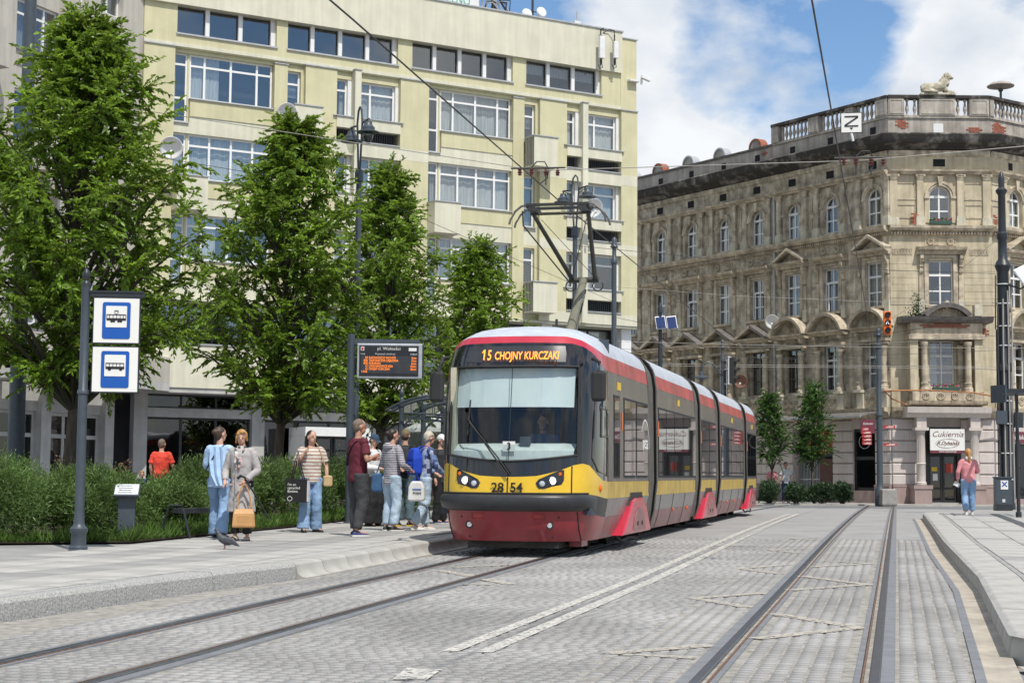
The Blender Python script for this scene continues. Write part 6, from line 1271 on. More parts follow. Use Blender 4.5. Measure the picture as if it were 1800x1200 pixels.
def tree(lab, loc, prof, lean, trunk_r, n_branch, twigs_per, leaves_per, leaf_len, seed, m='leaf', group='street trees along the platform', droop=.5, clear=2.6):
    """prof: (z, radius) envelope of the crown"""
    rng = np.random.default_rng(seed); t = thing('tree', lab, 'tree', loc, 0, group); top = prof[-1][0]
    zs = np.linspace(0, top - .4, 12); tx = lean[0] * (zs / top) ** 1.5 + .06 * np.sin(zs * 1.3 + seed); ty = lean[1] * (zs / top) ** 1.5 + .06 * np.cos(zs * 1.1 + seed)
    trunk = [Vector((x - tx[0], y - ty[0], z)) for x, y, z in zip(tx, ty, zs)]; MB().path(trunk, [trunk_r * (1.25 if i == 0 else 1) * (1 - .82 * (z / top)) for i, z in enumerate(zs)], 10).build('trunk', 'bark', t, smooth=True)
    br = MB(); P, D = [], []
    for k in range(n_branch):
        q = (k + rng.random()) / n_branch; z1 = prof[0][0] + (top - prof[0][0]) * q ** .92; R = itp(prof, z1); a = k * 2.399 + rng.normal() * .35
        rad = R * (.42 + .68 * rng.random()) * (1.18 if rng.random() < .1 else 1); z0 = max(clear * .75, z1 - .75 * rad - .4 - rng.random() * .4); i = int(np.clip(np.searchsorted(zs, z0), 1, len(zs) - 1)); st = trunk[i - 1].lerp(trunk[i], (z0 - zs[i - 1]) / (zs[i] - zs[i - 1]))
        ctr = Vector((np.interp(z1, zs, tx), np.interp(z1, zs, ty), 0)); en = Vector((ctr.x + rad * math.cos(a), ctr.y + rad * math.sin(a), z1)); mid = st.lerp(en, .5) + Vector((rng.normal() * .08, rng.normal() * .08, .15 + .15 * rng.random()))
        pts = [st, st.lerp(mid, .6), mid, mid.lerp(en, .55) + Vector((0, 0, .06)), en]; r0 = .012 + .016 * rad; br.path(pts, [r0, r0 * .8, r0 * .6, r0 * .4, .004], 5)
        for w in range(twigs_per):
            f = .25 + .78 * math.sqrt(rng.random()); c0 = pts[2].lerp(pts[4], (f - .5) * 2) if f > .5 else pts[0].lerp(pts[2], f * 2)
            d = Vector((rng.normal(), rng.normal(), rng.normal() * .85 + .2)); out = Vector((math.cos(a), math.sin(a), 0)); d = (d + out * .55).normalized(); ln = (.28 + .38 * rng.random()) * (leaf_len / .13) ** .6
            tip = c0 + d * ln + Vector((0, 0, -.12 * droop * ln)); br.path([c0, c0.lerp(tip, .5) + Vector((0, 0, .04)), tip], [.006, .004, .002], 3, cap=False)
            for l in range(leaves_per):
                g = (l + .5) / leaves_per; p = c0.lerp(tip, g) + Vector((0, 0, .04 * math.sin(g * 3.14))); sd = d.cross(Vector((0, 0, 1))).normalized() * (1 if l % 2 else -1); dl = d * (.45 + .5 * rng.random()) + sd * (.8 * (1 - g * .6)) + Vector((rng.normal() * .3, rng.normal() * .3, -droop * (.4 + .9 * rng.random()) + .25))
                P.append(p); D.append(dl)
    br.build('branches', 'twig', t)
    P, D = np.array(P), unit(np.array(D)); put('crown', leaf_mesh('crown', P, D, leaf_len * rng.uniform(.7, 1.2, len(P)), m, .46, .12, rng), t)
    return t
tree('tall broad leafy tree behind the stop sign post at the left', (-7.5, 27.8, ground_at(27.8)), [(2.5, 1.0), (3.2, 1.8), (4.5, 2.15), (5.4, 2.1), (6.3, 1.8), (7.2, 1.3), (8.1, .65), (8.7, .15)], (.15, 0), .13, 165, 17, 20, .122, 11)
tree('leafy tree in the middle behind the women with bags', (-5.02, 36, ground_at(36)), [(2.4, 1.2), (3.1, 1.9), (4.4, 2.0), (5.5, 1.95), (6.5, 1.6), (7.6, .95), (8.3, .5), (8.65, .15)], (0.12, 0), .12, 145, 17, 19, .122, 22)
tree('leafy tree behind the departure board and waiting people', (-3.3, 43, ground_at(43)), [(2.3, 1.1), (3.3, 1.65), (5.0, 1.65), (6.7, 1.35), (7.5, 1.0), (8.3, .5), (8.9, .1)], (.1, 0), .11, 120, 16, 18, .128, 33)
tree('leafy tree just left of the tram roof', (-1.2, 53, ground_at(53)), [(2.3, 1.1), (3.4, 1.5), (5.2, 1.5), (6.6, 1.25), (7.7, .85), (8.4, .2)], (.1, 0), .11, 104, 15, 17, .135, 44)
tree('small rounded young tree beside the tram rear', (11.35, 72.4, FARZ), [(2.0, .35), (2.5, .75), (3.1, .72), (3.7, .4), (4.4, .26), (4.75, .12)], (0, 0), .05, 40, 10, 14, .13, 55, 'leaf_dark', 'young trees before the tenement', .3, 1.8)
tree('slim pointed young tree left of the signal pole', (13.25, 72.4, FARZ), [(1.9, .35), (2.4, .8), (3.1, .78), (3.9, .55), (4.6, .35), (5.1, .08)], (0, 0), .05, 46, 10, 14, .13, 66, 'leaf_dark', 'young trees before the tenement', .3, 1.8)

def bush(lab, loc, rx, ry, h, n, seed, m='willow', leaf=.075, wid=.22, group='bushes in the planting bed', spiky=1.0):
    rng = np.random.default_rng(seed); t = thing('bush', lab, 'bush', loc, rng.random() * 3, group)
    nl = 28; cen = []                                            # lumpy dome made of leafy lobes
    for k in range(nl):
        a, q = rng.random() * 6.283, math.sqrt(rng.random()) * .72; cen.append((q * math.cos(a), q * math.sin(a), (1 - .5 * q ** 2) * (.10 + .58 * rng.random()), .30 + .16 * rng.random()))
    cen = np.array(cen); pick = rng.integers(0, nl, n); c = cen[pick]; v = unit(rng.normal(size=(n, 3))); v[:, 2] = np.abs(v[:, 2]) * 1.15 - .15; rad_ = c[:, 3:4] * (.55 + .5 * rng.random((n, 1)) ** .6)
    U = c[:, :3] + v * rad_ * np.array([1, 1, .95]); P = U * np.array([rx, ry, h]); P[:, 2] = np.abs(P[:, 2]) + .02
    stray = rng.random(n) < .05; P[stray, 2] += .14 * rng.random(stray.sum()) * h
    D = unit(v * .8 * spiky + rng.normal(size=(n, 3)) * .6 + np.array([0, 0, .35])); b = MB()
    for k in range(nl): b.path([Vector((cen[k, 0] * rx * .3, cen[k, 1] * ry * .3, 0)), Vector((cen[k, 0] * rx * .7, cen[k, 1] * ry * .7, cen[k, 2] * h * .7)), Vector((cen[k, 0] * rx, cen[k, 1] * ry, (cen[k, 2] + cen[k, 3] * .8) * h))], [.009, .006, .002], 4, cap=False)
    b.build('stems', 'twig', t)
    put('foliage', leaf_mesh('foliage', P, D, leaf * rng.uniform(.6, 1.2, len(P)), m, wid, .05, rng), t)
bl = [(-7.65, 23.6, 1.4, .8, 1.25, 'big feathery bush at the left edge beside the stop post'), (-6.3, 23.9, .8, .6, 1.1, 'feathery bush right behind the stop post'), (-6.4, 26.6, 1.0, .9, 1.0, 'feathery bush behind the information pillar'), (-5.55, 27.3, .8, .9, .85, 'feathery bush behind the leaning rail'), (-5.2, 29.3, .9, .9, 1.3, 'feathery bush behind the two women at the left'), (-5.9, 30.6, .9, .9, 1.0, 'feathery bush in front of the man in red'), (-4.75, 31.6, .85, .9, 1.3, 'feathery bush left of the woman with the black tote'), (-4.35, 33.9, .9, 1.0, 1.25, 'feathery bush behind the woman with the black tote'), (-4.0, 36.6, .9, 1.1, 1.3, 'feathery bush left of the departure board post'), (-3.2, 39.5, .9, 1.3, 1.2, 'feathery bush behind the man in maroon'), (-8.4, 26.5, 1.1, .9, 1.25, 'feathery bush behind the big one at the left edge')]
for k, (x, y, rx, ry, h, lab) in enumerate(bl): bush(lab, (x, y, ground_at(y) + .03), rx, ry, h, 19000 if y < 28 else 11000, 100 + k, leaf=.075 if y < 28 else .09)
for k, (x, y, h, lab) in enumerate(((-8.95, 33.6, 1.35, 'brown dried shrub left of the tree trunk'), (-8.0, 33.9, 1.15, 'brown dried shrub by the concrete pillar'))): bush(lab, (x, y, ground_at(y)), .4, .4, h, 1500, 140 + k, 'dry_leaf', .08, .5, 'dried shrubs by the wall')
for k, (x, rx, h, lab) in enumerate(((11.2, .8, .95, 'dark green shrub beside the tram rear'), (12.4, .75, .85, 'dark green shrub between the two young trees'), (13.5, .75, .9, 'dark green shrub under the slim young tree'), (14.4, .5, 1.0, 'dark green shrub at the right end of the row'))): bush(lab, (x, 71.95, FARZ), rx, .45, h, 5000, 160 + k, 'leaf_hedge', .12, .5, 'low shrubs before the tenement')
# grass along the edge of the bed
rng = np.random.default_rng(9); P = []
for (x0, y0), (x1, y1) in zip(BED, BED[1:]):
    if y1 < 22.7 or y0 > 41: continue
    L = math.hypot(x1 - x0, y1 - y0); n = int(L * 1000); q = rng.random(n); w = .03 + .75 * rng.random(n) ** 1.4; P.append(np.stack([x0 + (x1 - x0) * q - w * .9, y0 + (y1 - y0) * q + w * .35, np.zeros(n)], 1))
P = np.concatenate(P); P[:, 2] = [gz(y) + PL + .01 for y in P[:, 1]]; D = unit(rng.normal(size=P.shape) * np.array([.45, .45, .1]) + np.array([0, 0, 1.]))
clump = .5 + .5 * np.sin(P[:, 0] * 7 + P[:, 1] * 3.1) * np.sin(P[:, 1] * 5.3); struct(put('grass', leaf_mesh('grass', P, D, (.10 + .26 * clump * rng.random(len(P))), 'grass', .07, .02, rng)), 'stuff')

# ================================================================= PEOPLE, BAGS, PIGEON
mat('skin', (.56, .33, .24), .55, var=.06, sc=12); mat('skin_tan', (.46, .25, .17), .55, var=.06, sc=12); mat('eye', (.02, .015, .012), .3); mat('lip', (.40, .14, .12), .5)
def cloth(name, col, var=.14, sc=5, rough=.85, **k): return mat(name, col, rough, var=var, sc=sc, bump=.35, bsc=16, **k)
def striped(name, a, c, period, duty=.5):
    if name in MATS: return
    m = mat(name, a, .85, var=.05, bump=.3, bsc=16); t = m.node_tree; bs = next(x for x in t.nodes if x.type == 'BSDF_PRINCIPLED'); co = t.nodes.new('ShaderNodeTexCoord'); sx = t.nodes.new('ShaderNodeSeparateXYZ'); t.links.new(co.outputs['Object'], sx.inputs[0])
    mo = t.nodes.new('ShaderNodeMath'); mo.operation = 'MULTIPLY'; mo.inputs[1].default_value = 1 / period; t.links.new(sx.outputs[2], mo.inputs[0]); fr = t.nodes.new('ShaderNodeMath'); fr.operation = 'FRACT'; t.links.new(mo.outputs[0], fr.inputs[0]); gt = t.nodes.new('ShaderNodeMath'); gt.operation = 'GREATER_THAN'; gt.inputs[1].default_value = duty; t.links.new(fr.outputs[0], gt.inputs[0])
    mx_ = t.nodes.new('ShaderNodeMix'); mx_.data_type = 'RGBA'; mx_.inputs['A'].default_value = (*a, 1); mx_.inputs['B'].default_value = (*c, 1); t.links.new(gt.outputs[0], mx_.inputs['Factor']); t.links.new(mx_.outputs['Result'], bs.inputs['Base Color'])
def patched(name, cols, scale):
    m = mat(name, cols[0], .85, var=.05, bump=.3, bsc=16); t = m.node_tree; bs = next(x for x in t.nodes if x.type == 'BSDF_PRINCIPLED'); co = t.nodes.new('ShaderNodeTexCoord'); v = t.nodes.new('ShaderNodeTexVoronoi'); v.distance = 'CHEBYCHEV'; v.inputs['Scale'].default_value = scale; v.inputs['Randomness'].default_value = .4; t.links.new(co.outputs['Object'], v.inputs['Vector']); rp = t.nodes.new('ShaderNodeValToRGB'); rp.color_ramp.interpolation = 'CONSTANT'
    for k, c in enumerate(cols):
        if k < 2: e = rp.color_ramp.elements[k]; e.position = k / len(cols)
        else: e = rp.color_ramp.elements.new(k / len(cols))
        e.color = (*c, 1)
    t.links.new(v.outputs['Color'], rp.inputs[0]); t.links.new(rp.outputs[0], bs.inputs['Base Color'])
FOLD = bpy.data.textures.new('folds', 'CLOUDS'); FOLD.noise_scale = .11; FOLD.noise_depth = 2
def folds(o, k=.022):
    q = o.modifiers.new('folds', 'DISPLACE'); q.texture = FOLD; q.strength = k; q.mid_level = .34; q.texture_coords = 'GLOBAL'; return o
def rem(o, v, sm=2):
    q = o.modifiers.new('one_surface', 'REMESH'); q.mode = 'VOXEL'; q.voxel_size = v; q.use_smooth_shade = True
    if sm: q = o.modifiers.new('soft', 'SMOOTH'); q.iterations = sm; q.factor = .5
    return o
def cat(pts, n=4):
    P = [Vector(p) for p in pts]; out = []
    for i in range(len(P) - 1):
        p0, p1, p2, p3 = P[max(i - 1, 0)], P[i], P[i + 1], P[min(i + 2, len(P) - 1)]
        for k in range(n): t = k / n; out.append(.5 * ((2 * p1) + (p2 - p0) * t + (2 * p0 - 5 * p1 + 4 * p2 - p3) * t * t + (3 * p1 - p0 - 3 * p2 + p3) * t ** 3))
    out.append(P[-1]); return out
def rad(rs, n=4):
    o = []
    for a, c in zip(rs, rs[1:]): o += [a + (c - a) * k / n for k in range(n)]
    return o + [rs[-1]]
J0 = dict(hipL=(-.095, 0, .93), hipR=(.095, 0, .93), kneeL=(-.10, .02, .50), kneeR=(.10, .02, .50), ankL=(-.105, -.02, .085), ankR=(.105, -.02, .085), shL=(-.178, 0, 1.405), shR=(.178, 0, 1.405), elL=(-.235, -.03, 1.14), elR=(.235, -.03, 1.14), wrL=(-.235, .06, .90), wrR=(.235, .06, .90), toeL=(-.13, .17, .03), toeR=(.13, .17, .03))
def limb(b, pts, rs, n=12): b.path(cat(pts), rad(rs), n)
def person(lab, loc, rz, h=1.72, J=None, bw=1., top=None, topm='', sleeve='short', hem=.86, bot='trousers', botm='', botr=(.098, .075, .062), shoe='', hair='', hairm='', head=0., tilt=0., skin='skin', lean=0., seated=False, neckm=None, flare=1.):
    t = thing('person', lab, 'person', loc, rz); s = h / 1.75; j = dict(J0); j.update(J or {}); j = {k: Vector(v) * s for k, v in j.items()}
    sc = lambda *v: Vector(v) * s
    def sp(z): return Vector((0, lean * max(z - .95, 0), z)) * s          # spine
    if lean:
        for k in ('shL', 'shR', 'elL', 'elR', 'wrL', 'wrR'): j[k] = j[k] + Vector((0, lean * max(j[k].z / s - .95, 0) * s, 0))
    def torso(b, zs, rx, ry, n=18):
        b.rings([[sp(z) + Vector((a * s * math.cos(q), c * s * math.sin(q), 0)) for q in np.linspace(0, 2 * math.pi, n + 1)[:-1]] for z, a, c in zip(zs, rx, ry)])
    hc = sp(1.635) + Vector((0, .025 * s, 0)); Hm = Matrix.Rotation(head, 3, 'Z') @ Matrix.Rotation(tilt, 3, 'X'); hp = lambda x, y, z: hc + Hm @ (Vector((x, y, z)) * s)
    b = MB(); torso(b, (.86, .95, 1.08, 1.22, 1.36, 1.43, 1.47), [v * bw for v in (.14, .155, .135, .15, .165, .12, .06)], [v * bw for v in (.095, .105, .09, .105, .105, .075, .055)])
    limb(b, [sp(1.44), sp(1.52), hp(0, -.015, -.06)], [.056 * s, .052 * s, .054 * s])
    b.ell(hc + Hm @ sc(0, -.008, .025), (.074 * s, .094 * s, .098 * s), 16, 12, Hm); b.ell(hc + Hm @ sc(0, .022, -.045), (.056 * s, .066 * s, .075 * s), 14, 10, Hm)
    b.path([hp(0, .083, .025), hp(0, .107, -.018), hp(0, .095, -.028)], [.010 * s, .017 * s, .012 * s], 8)
    for e in (-1, 1): b.ell(hp(e * .078, -.005, -.005), (.012 * s, .022 * s, .032 * s), 8, 6, Hm)
    for S_ in 'LR':
        e = -1 if S_ == 'L' else 1; limb(b, [j['hip' + S_], (j['hip' + S_] + j['knee' + S_]) / 2, j['knee' + S_], (j['knee' + S_] * .6 + j['ank' + S_] * .4) + sc(0, -.02, 0), j['ank' + S_]], [.080 * s * bw, .068 * s * bw, .050 * s, .046 * s, .032 * s]); limb(b, [j['ank' + S_] + sc(0, 0, -.03), (j['ank' + S_] * .5 + j['toe' + S_] * .5) + sc(0, 0, -.012), j['ank' + S_] * .15 + j['toe' + S_] * .85], [.026 * s, .024 * s, .018 * s])
        limb(b, [sp(1.40) + sc(e * .10, 0, 0), j['sh' + S_], (j['sh' + S_] + j['el' + S_]) / 2, j['el' + S_], (j['el' + S_] * .6 + j['wr' + S_] * .4), j['wr' + S_]], [.05 * s, .05 * s * bw, .043 * s * bw, .036 * s, .036 * s, .025 * s])
        w, el_ = j['wr' + S_], j['el' + S_]; d = (w - el_).normalized(); sd = d.cross(Vector((e, 0, 0))); sd = sd.normalized() if sd.length > .2 else Vector((0, 1, 0)); nn = d.cross(sd).normalized()
        limb(b, [w, w + d * .05 * s, w + d * .09 * s], [.026 * s, .033 * s, .026 * s], 8)
        for f in range(4):
            o = w + d * .085 * s + sd * (.021 - .014 * f) * s; L = (.07, .078, .073, .056)[f] * s; cv = nn * (-e * .022 * s); b.path([o, o + d * L * .5 + cv * .4, o + d * L * .85 + cv * 1.3], [.0085 * s, .008 * s, .0065 * s], 6)
        o = w + d * .035 * s + sd * .024 * s; b.path([o, o + (d * .03 + sd * .022) * s, o + (d * .062 + sd * .02) * s], [.010 * s, .009 * s, .007 * s], 6)
    rem(b.build('body', skin, t), .0095, 2)
    for e in (-1, 1): MB().ell(hp(e * .031, .083, .012), (.010 * s, .006 * s, .0055 * s), 8, 6, Hm).build('eye', 'eye', t); MB().path([hp(e * .018, .090, .030), hp(e * .045, .081, .031)], .0035 * s, 5).build('eyebrow', hairm, t)
    MB().ell(hp(0, .085, -.058), (.021 * s, .007 * s, .006 * s), 8, 6, Hm).build('mouth', 'lip', t)
    # top
    g = .014
    b = MB(); zz = [hem] + [z for z in (.95, 1.08, 1.22, 1.36, 1.43, 1.465) if z > hem + .03]; rx = {.95: .160, 1.08: .155, 1.22: .168, 1.36: .180, 1.43: .135, 1.465: .085}; ry = {.95: .118, 1.08: .112, 1.22: .124, 1.36: .122, 1.43: .092, 1.465: .072}
    torso(b, zz, [(.165 if hem > .7 else .185) * bw * flare] + [rx[z] * bw for z in zz[1:]], [(.122 if hem > .7 else .145) * bw * flare] + [ry[z] * bw for z in zz[1:]])
    for S_ in 'LR':
        e = -1 if S_ == 'L' else 1; a, m_, w = j['sh' + S_], j['el' + S_], j['wr' + S_]
        if sleeve == 'short': limb(b, [sp(1.40) + sc(e * .09, 0, 0), a, a.lerp(m_, .45), a.lerp(m_, .72)], [.058 * s, .060 * s * bw, .060 * s * bw, .064 * s * bw])
        else: limb(b, [sp(1.40) + sc(e * .09, 0, 0), a, a.lerp(m_, .5), m_, m_.lerp(w, .5), m_.lerp(w, .94)], [.058 * s, .060 * s * bw, .057 * s * bw, .054 * s * bw, .05 * s, .044 * s])
    folds(rem(b.build(top or 'shirt', topm, t), .0125, 2))
    # bottom
    b = MB(); r0, r1, r2 = botr
    if bot == 'skirt':
        torso(b, (.3 if hem > 0 else .3, .5, .75, .95, 1.03), [.30, .26, .19, .155, .14], [.20, .18, .14, .112, .10])
    else:
        torso(b, (.84, .93, 1.02), [.15 * bw, .16 * bw, .145 * bw], [.108 * bw, .116 * bw, .10 * bw])
        for S_ in 'LR': H_, K_, A_ = j['hip' + S_], j['knee' + S_], j['ank' + S_]; limb(b, [H_, H_.lerp(K_, .45), K_ + sc(0, .012, 0), K_.lerp(A_, .5), A_ + sc(0, 0, .035 if r2 < .08 else -.02)], [r0 * s * bw, r0 * .9 * s * bw, r1 * s, (r1 + r2) / 2 * s, r2 * s])
    folds(rem(b.build(bot, botm, t), .0125, 2), .03)
    for S_ in 'LR':
        A_, O_ = j['ank' + S_], j['toe' + S_]; d = (O_ - A_); d.z = 0; d = d.normalized(); zt = O_.z; b = MB(); Mx = Matrix((( -d.y, d.x, 0), (d.x, d.y, 0), (0, 0, 1))).transposed(); base = A_ + Vector((0, 0, zt - .03 * s - A_.z))
        prof = [(-.075, .028, .055), (-.05, .036, .085), (.0, .038, .088), (.06, .042, .062), (.12, .046, .048), (.17, .04, .04), (.20, .02, .03)]
        rg = []
        for f, wd, hh in prof: rg.append([base + d * f * s + Vector((-d.y, d.x, 0)) * (wd * s * x) + Vector((0, 0, hh * s * z)) for x, z in ((-1, 0), (1, 0), (1.0, .45), (.7, .9), (0, 1), (-.7, .9), (-1.0, .45))])
        b.rings(rg); o = b.build('shoe', shoe[0], t, smooth=True, ang=1.2); q = o.modifiers.new('s', 'SUBSURF'); q.levels = q.render_levels = 1
        b = MB(); b.rings([[p + Vector((0, 0, dz)) for p in [r[k] for r in rg for k in (0,)] + [r[1] for r in rg][::-1]] for dz in (-.0, .022 * s)]); b.build('sole', shoe[1], o)
    # hair or cap
    b = MB()
    if hair in ('short', 'bun', 'pony', 'bob', 'long'):
        k = .009 if hair == 'short' and hairm == 'hair_stubble' else .016
        RX = Matrix.Rotation(.26 if hair == 'short' else .42, 3, 'X')
        b.rings([[hc + Hm @ (RX @ Vector(((.074 + k) * math.sin(a) * math.cos(q), -.012 + (.094 + k) * math.sin(a) * math.sin(q) * (1 if math.sin(q) < 0 else .93), .028 + (.098 + k) * math.cos(a) + (-.03 * max(-math.sin(q), 0) if a > 1.2 else 0))) * s) for q in np.linspace(0, 2 * math.pi, 21)[:-1]] for a in (.05, .4, .8, 1.15, 1.45)][::-1])
        b.ell(hp(0, -.055, .0), ((.068 + k) * s, .055 * s, .085 * s), 12, 8, Hm)
        if hair != 'short': b.ell(hp(0, -.06, -.035), (.066 * s, .048 * s, .07 * s), 12, 8, Hm)
        if hair == 'bun': b.ell(hp(0, -.12, .035), (.05 * s, .045 * s, .05 * s), 10, 8)
        if hair == 'bob':
            for e in (-1, 1): b.ell(hp(e * .076, -.022, -.005 - .02 * e), (.022 * s, .055 * s, .075 * s), 10, 8, Hm); b.ell(hp(e * .088, -.03, -.06 - .02 * e), (.018 * s, .035 * s, .03 * s), 8, 6, Hm)
            b.ell(hp(-.02, .05, .1), (.06 * s, .045 * s, .03 * s), 10, 8, Hm); b.ell(hp(.045, .07, .07), (.03 * s, .025 * s, .02 * s), 8, 6, Hm)
        if hair == 'pony': b.path([hp(0, -.10, .05), hp(0, -.15, .02), hp(0, -.16, -.1), hp(.01, -.14, -.24), hp(.01, -.13, -.32)], [.03 * s, .042 * s, .045 * s, .035 * s, .012 * s], 8)
        rem(b.build('hair', hairm, t), .009, 2)
    if hair == 'cap':
        b.ell(hp(0, -.055, -.02), (.074 * s, .05 * s, .06 * s), 12, 8, Hm); rem(b.build('hair', 'hair_brown', t), .009, 1)
        b = MB(); b.rings([[hc + Hm @ (Vector((.084 * math.sin(a) * math.cos(q), -.008 + .104 * math.sin(a) * math.sin(q), .03 + .105 * math.cos(a))) * s) for q in np.linspace(0, 2 * math.pi, 21)[:-1]] for a in (1.55, 1.3, .9, .5, .05)]); c = b.build('cap', hairm, t, smooth=True)
        MB().rings([[hp(x, .075 + y * (1 - (x / .085) ** 2) , .035 - y * .25 + dz) for x in np.linspace(-.07, .07, 9)] for y, dz in ((0., 0), (.085, 0), (.085, -.006), (0., -.006))], cap=False, closed=False).build('visor', hairm, c)
    return t, j, sp, s, hp
cloth('jeans', (.23, .36, .55)); cloth('jeans_light', (.42, .54, .66)); cloth('black_cloth', (.012, .012, .014)); cloth('grey_pants', (.045, .047, .052)); cloth('maroon_cloth', (.115, .014, .028)); cloth('lightblue', (.42, .58, .80)); cloth('coat_grey', (.40, .375, .37)); cloth('white_cloth', (.66, .66, .67)); cloth('red_cloth', (.75, .07, .04)); cloth('pink_cloth', (.68, .27, .29)); cloth('teal_pants', (.08, .13, .15)); cloth('navy_cloth', (.03, .06, .11)); cloth('olive_cloth', (.16, .12, .06)); cloth('jacket_dark', (.03, .032, .037)); cloth('brown_cloth', (.08, .05, .035)); cloth('royal_blue', (.01, .06, .5)); cloth('blue_bag', (.05, .12, .24)); cloth('shirt_blue', (.10, .16, .30))
mat('tan_leather', (.50, .27, .10), .5, var=.12); mat('beige_leather', (.50, .36, .19), .55); mat('shoe_black', (.012, .012, .012), .45); mat('sole_white', (.7, .7, .68), .6); mat('shoe_white', (.62, .60, .55), .6); mat('shoe_cream', (.52, .45, .33), .6); mat('shoe_navy', (.02, .03, .12), .6); mat('hair_brown', (.055, .03, .018), .55, var=.3, sc=30); mat('hair_dark', (.022, .014, .01), .5, var=.3, sc=30); mat('hair_blond', (.45, .24, .08), .55, var=.3, sc=30); mat('hair_grey', (.50, .45, .36), .6, var=.25, sc=30); mat('hair_stubble', (.17, .13, .10), .8, var=.2, sc=30); mat('plastic_bag', (.72, .72, .70), .5)
striped('stripe_tan', (.66, .62, .57), (.40, .28, .22), .058); striped('stripe_navy', (.56, .54, .58), (.06, .06, .09), .030, .55); patched('patchwork', [(.12, .2, .42), (.05, .08, .2), (.35, .4, .52), (.2, .27, .45), (.03, .04, .1)], 13)
patched('bag_red_print', [(.6, .02, .01), (.7, .25, .02), (.5, .01, .01), (.15, .2, .02)], 22); patched('scarf', [(.6, .6, .55), (.05, .09, .09), (.55, .3, .3), (.6, .58, .5)], 26)
def face(dx, dy): return math.atan2(dy, dx) - math.pi / 2
def Gp(x, y): return (x, y, ground_at(y))
def bag(name, lab, cat_, P0, rz, builder): t = thing(name, lab, cat_, P0, rz); builder(t); return t
def w2(t, p): return tuple(Matrix.Translation(t.location) @ Matrix.Rotation(t.rotation_euler.z, 4, 'Z') @ Vector(p))

# 1 woman in light blue seen from behind
t, j, sp, s, hp = person('woman in light blue top and flared jeans walking away', Gp(-4.40, 24.96), face(.25, .95), 1.66, dict(ankL=(-.10, .12, .085), toeL=(-.11, .30, .03), kneeL=(-.1, .09, .50), ankR=(.13, -.16, .095), toeR=(.17, .01, .03), kneeR=(.11, -.03, .50), elL=(-.25, .05, 1.15), wrL=(-.2, .22, 1.05), elR=(.24, .06, 1.15), wrR=(.20, .24, 1.02)), top='cardigan', topm='lightblue', sleeve='long', hem=.80, flare=1.16, botm='jeans', botr=(.098, .08, .10), shoe=('shoe_black', 'shoe_black'), hair='bun', hairm='hair_brown', head=-.5)
b = MB(); b.grid([[Vector((x * w + ox, -.15 - .02 * math.sin(x * 30), z)) for x in np.linspace(-1, 1, 13)] for z, w, ox in ((1.36, .12, .04), (1.15, .14, .05), (.95, .13, .07), (.78, .09, .12))]); b.build('shawl', 'lightblue', t, solid=.012)
MB().path(cat([(.15, -.10, 1.42), (.0, -.155, 1.25), (-.15, -.14, 1.02)]), .009, 6).build('strap', 'black_cloth', t)
# 2 elderly woman in a coat
t, j, sp, s, hp = person('elderly woman in a long grey coat with scarf and cane', Gp(-3.92, 24.12), face(-.28, -.95), 1.60, dict(elL=(-.27, .0, 1.12), wrL=(-.17, .2, .96), elR=(.27, .02, 1.12), wrR=(.21, .17, .95)), bw=1.13, top='coat', topm='coat_grey', sleeve='long', hem=.46, flare=1.12, botm='black_cloth', botr=(.09, .07, .066), shoe=('shoe_cream', 'shoe_navy'), hair='bob', hairm='hair_blond', head=.35, tilt=-.22, lean=.03)
b = MB(); b.path(cat([(-.07, .09, 1.33), (-.03, .125, 1.22), (-.01, .15, 1.06)]), [.03] * 9, 8, el=[(1.1, .4)] * 9); b.path(cat([(.06, .09, 1.33), (.03, .13, 1.25), (.03, .155, 1.12)]), [.025] * 9, 8, el=[(1.1, .4)] * 9); b.rings([[(.072 * math.cos(a), .02 + .075 * math.sin(a), z) for a in np.linspace(0, 6.283, 17)[:-1]] for z in (1.30, 1.345, 1.375)], cap=False); b.build('scarf', 'scarf', t)
b = MB()
for z in (1.03, .93, .83): b.ell((.02, .165, z), (.014, .006, .014), 8, 6)
b.build('button', 'tan_leather', t); MB().path(cat([(.015, .155, 1.1), (.015, .175, .8), (.02, .185, .45)]), .005, 5).build('coat_edge', 'coat_grey', t)
for e in (-1, 1): MB().box(e * .14 - .06, e * .14 + .06, .118, .135, .80, .83).build('pocket_flap', 'coat_grey', t)
hw = w2(t, j['wrL'] + Vector((.0, .05, -.06)))
def tanbag(q):
    MB().rings([[(x * w, y * d, z) for x, y in ((-1, -1), (1, -1), (1, 1), (-1, 1))] for z, w, d in ((-.62, .155, .06), (-.60, .165, .075), (-.42, .15, .06), (-.35, .125, .03))]).build('body', 'tan_leather', q, bevel=.02); MB().box(-.08, .08, -.072, -.06, -.55, -.44).build('pocket', 'tan_leather', q, bevel=.005)
    for y in (-.03, .03): MB().path(cat([(-.09, y, -.34), (-.075, y, -.15), (0, y, -.0), (.075, y, -.15), (.09, y, -.34)]), .010, 6).build('handle', 'tan_leather', q)
bag('handbag', 'tan leather handbag held by the elderly woman', 'handbag', hw, R_(8), tanbag)
cn = thing('walking_cane', 'black walking cane in the hand of the elderly woman', 'cane', w2(t, j['wrL'] + Vector((.02, .06, .0)))); MB().path([(-.08, -.02, .02), (-.03, -.01, .06), (.02, 0, .04), (.2, .03, -.25), (.38, .06, -.56)], [.022, .02, .014, .012, .011], 8).build('shaft', 'black_cloth', cn)
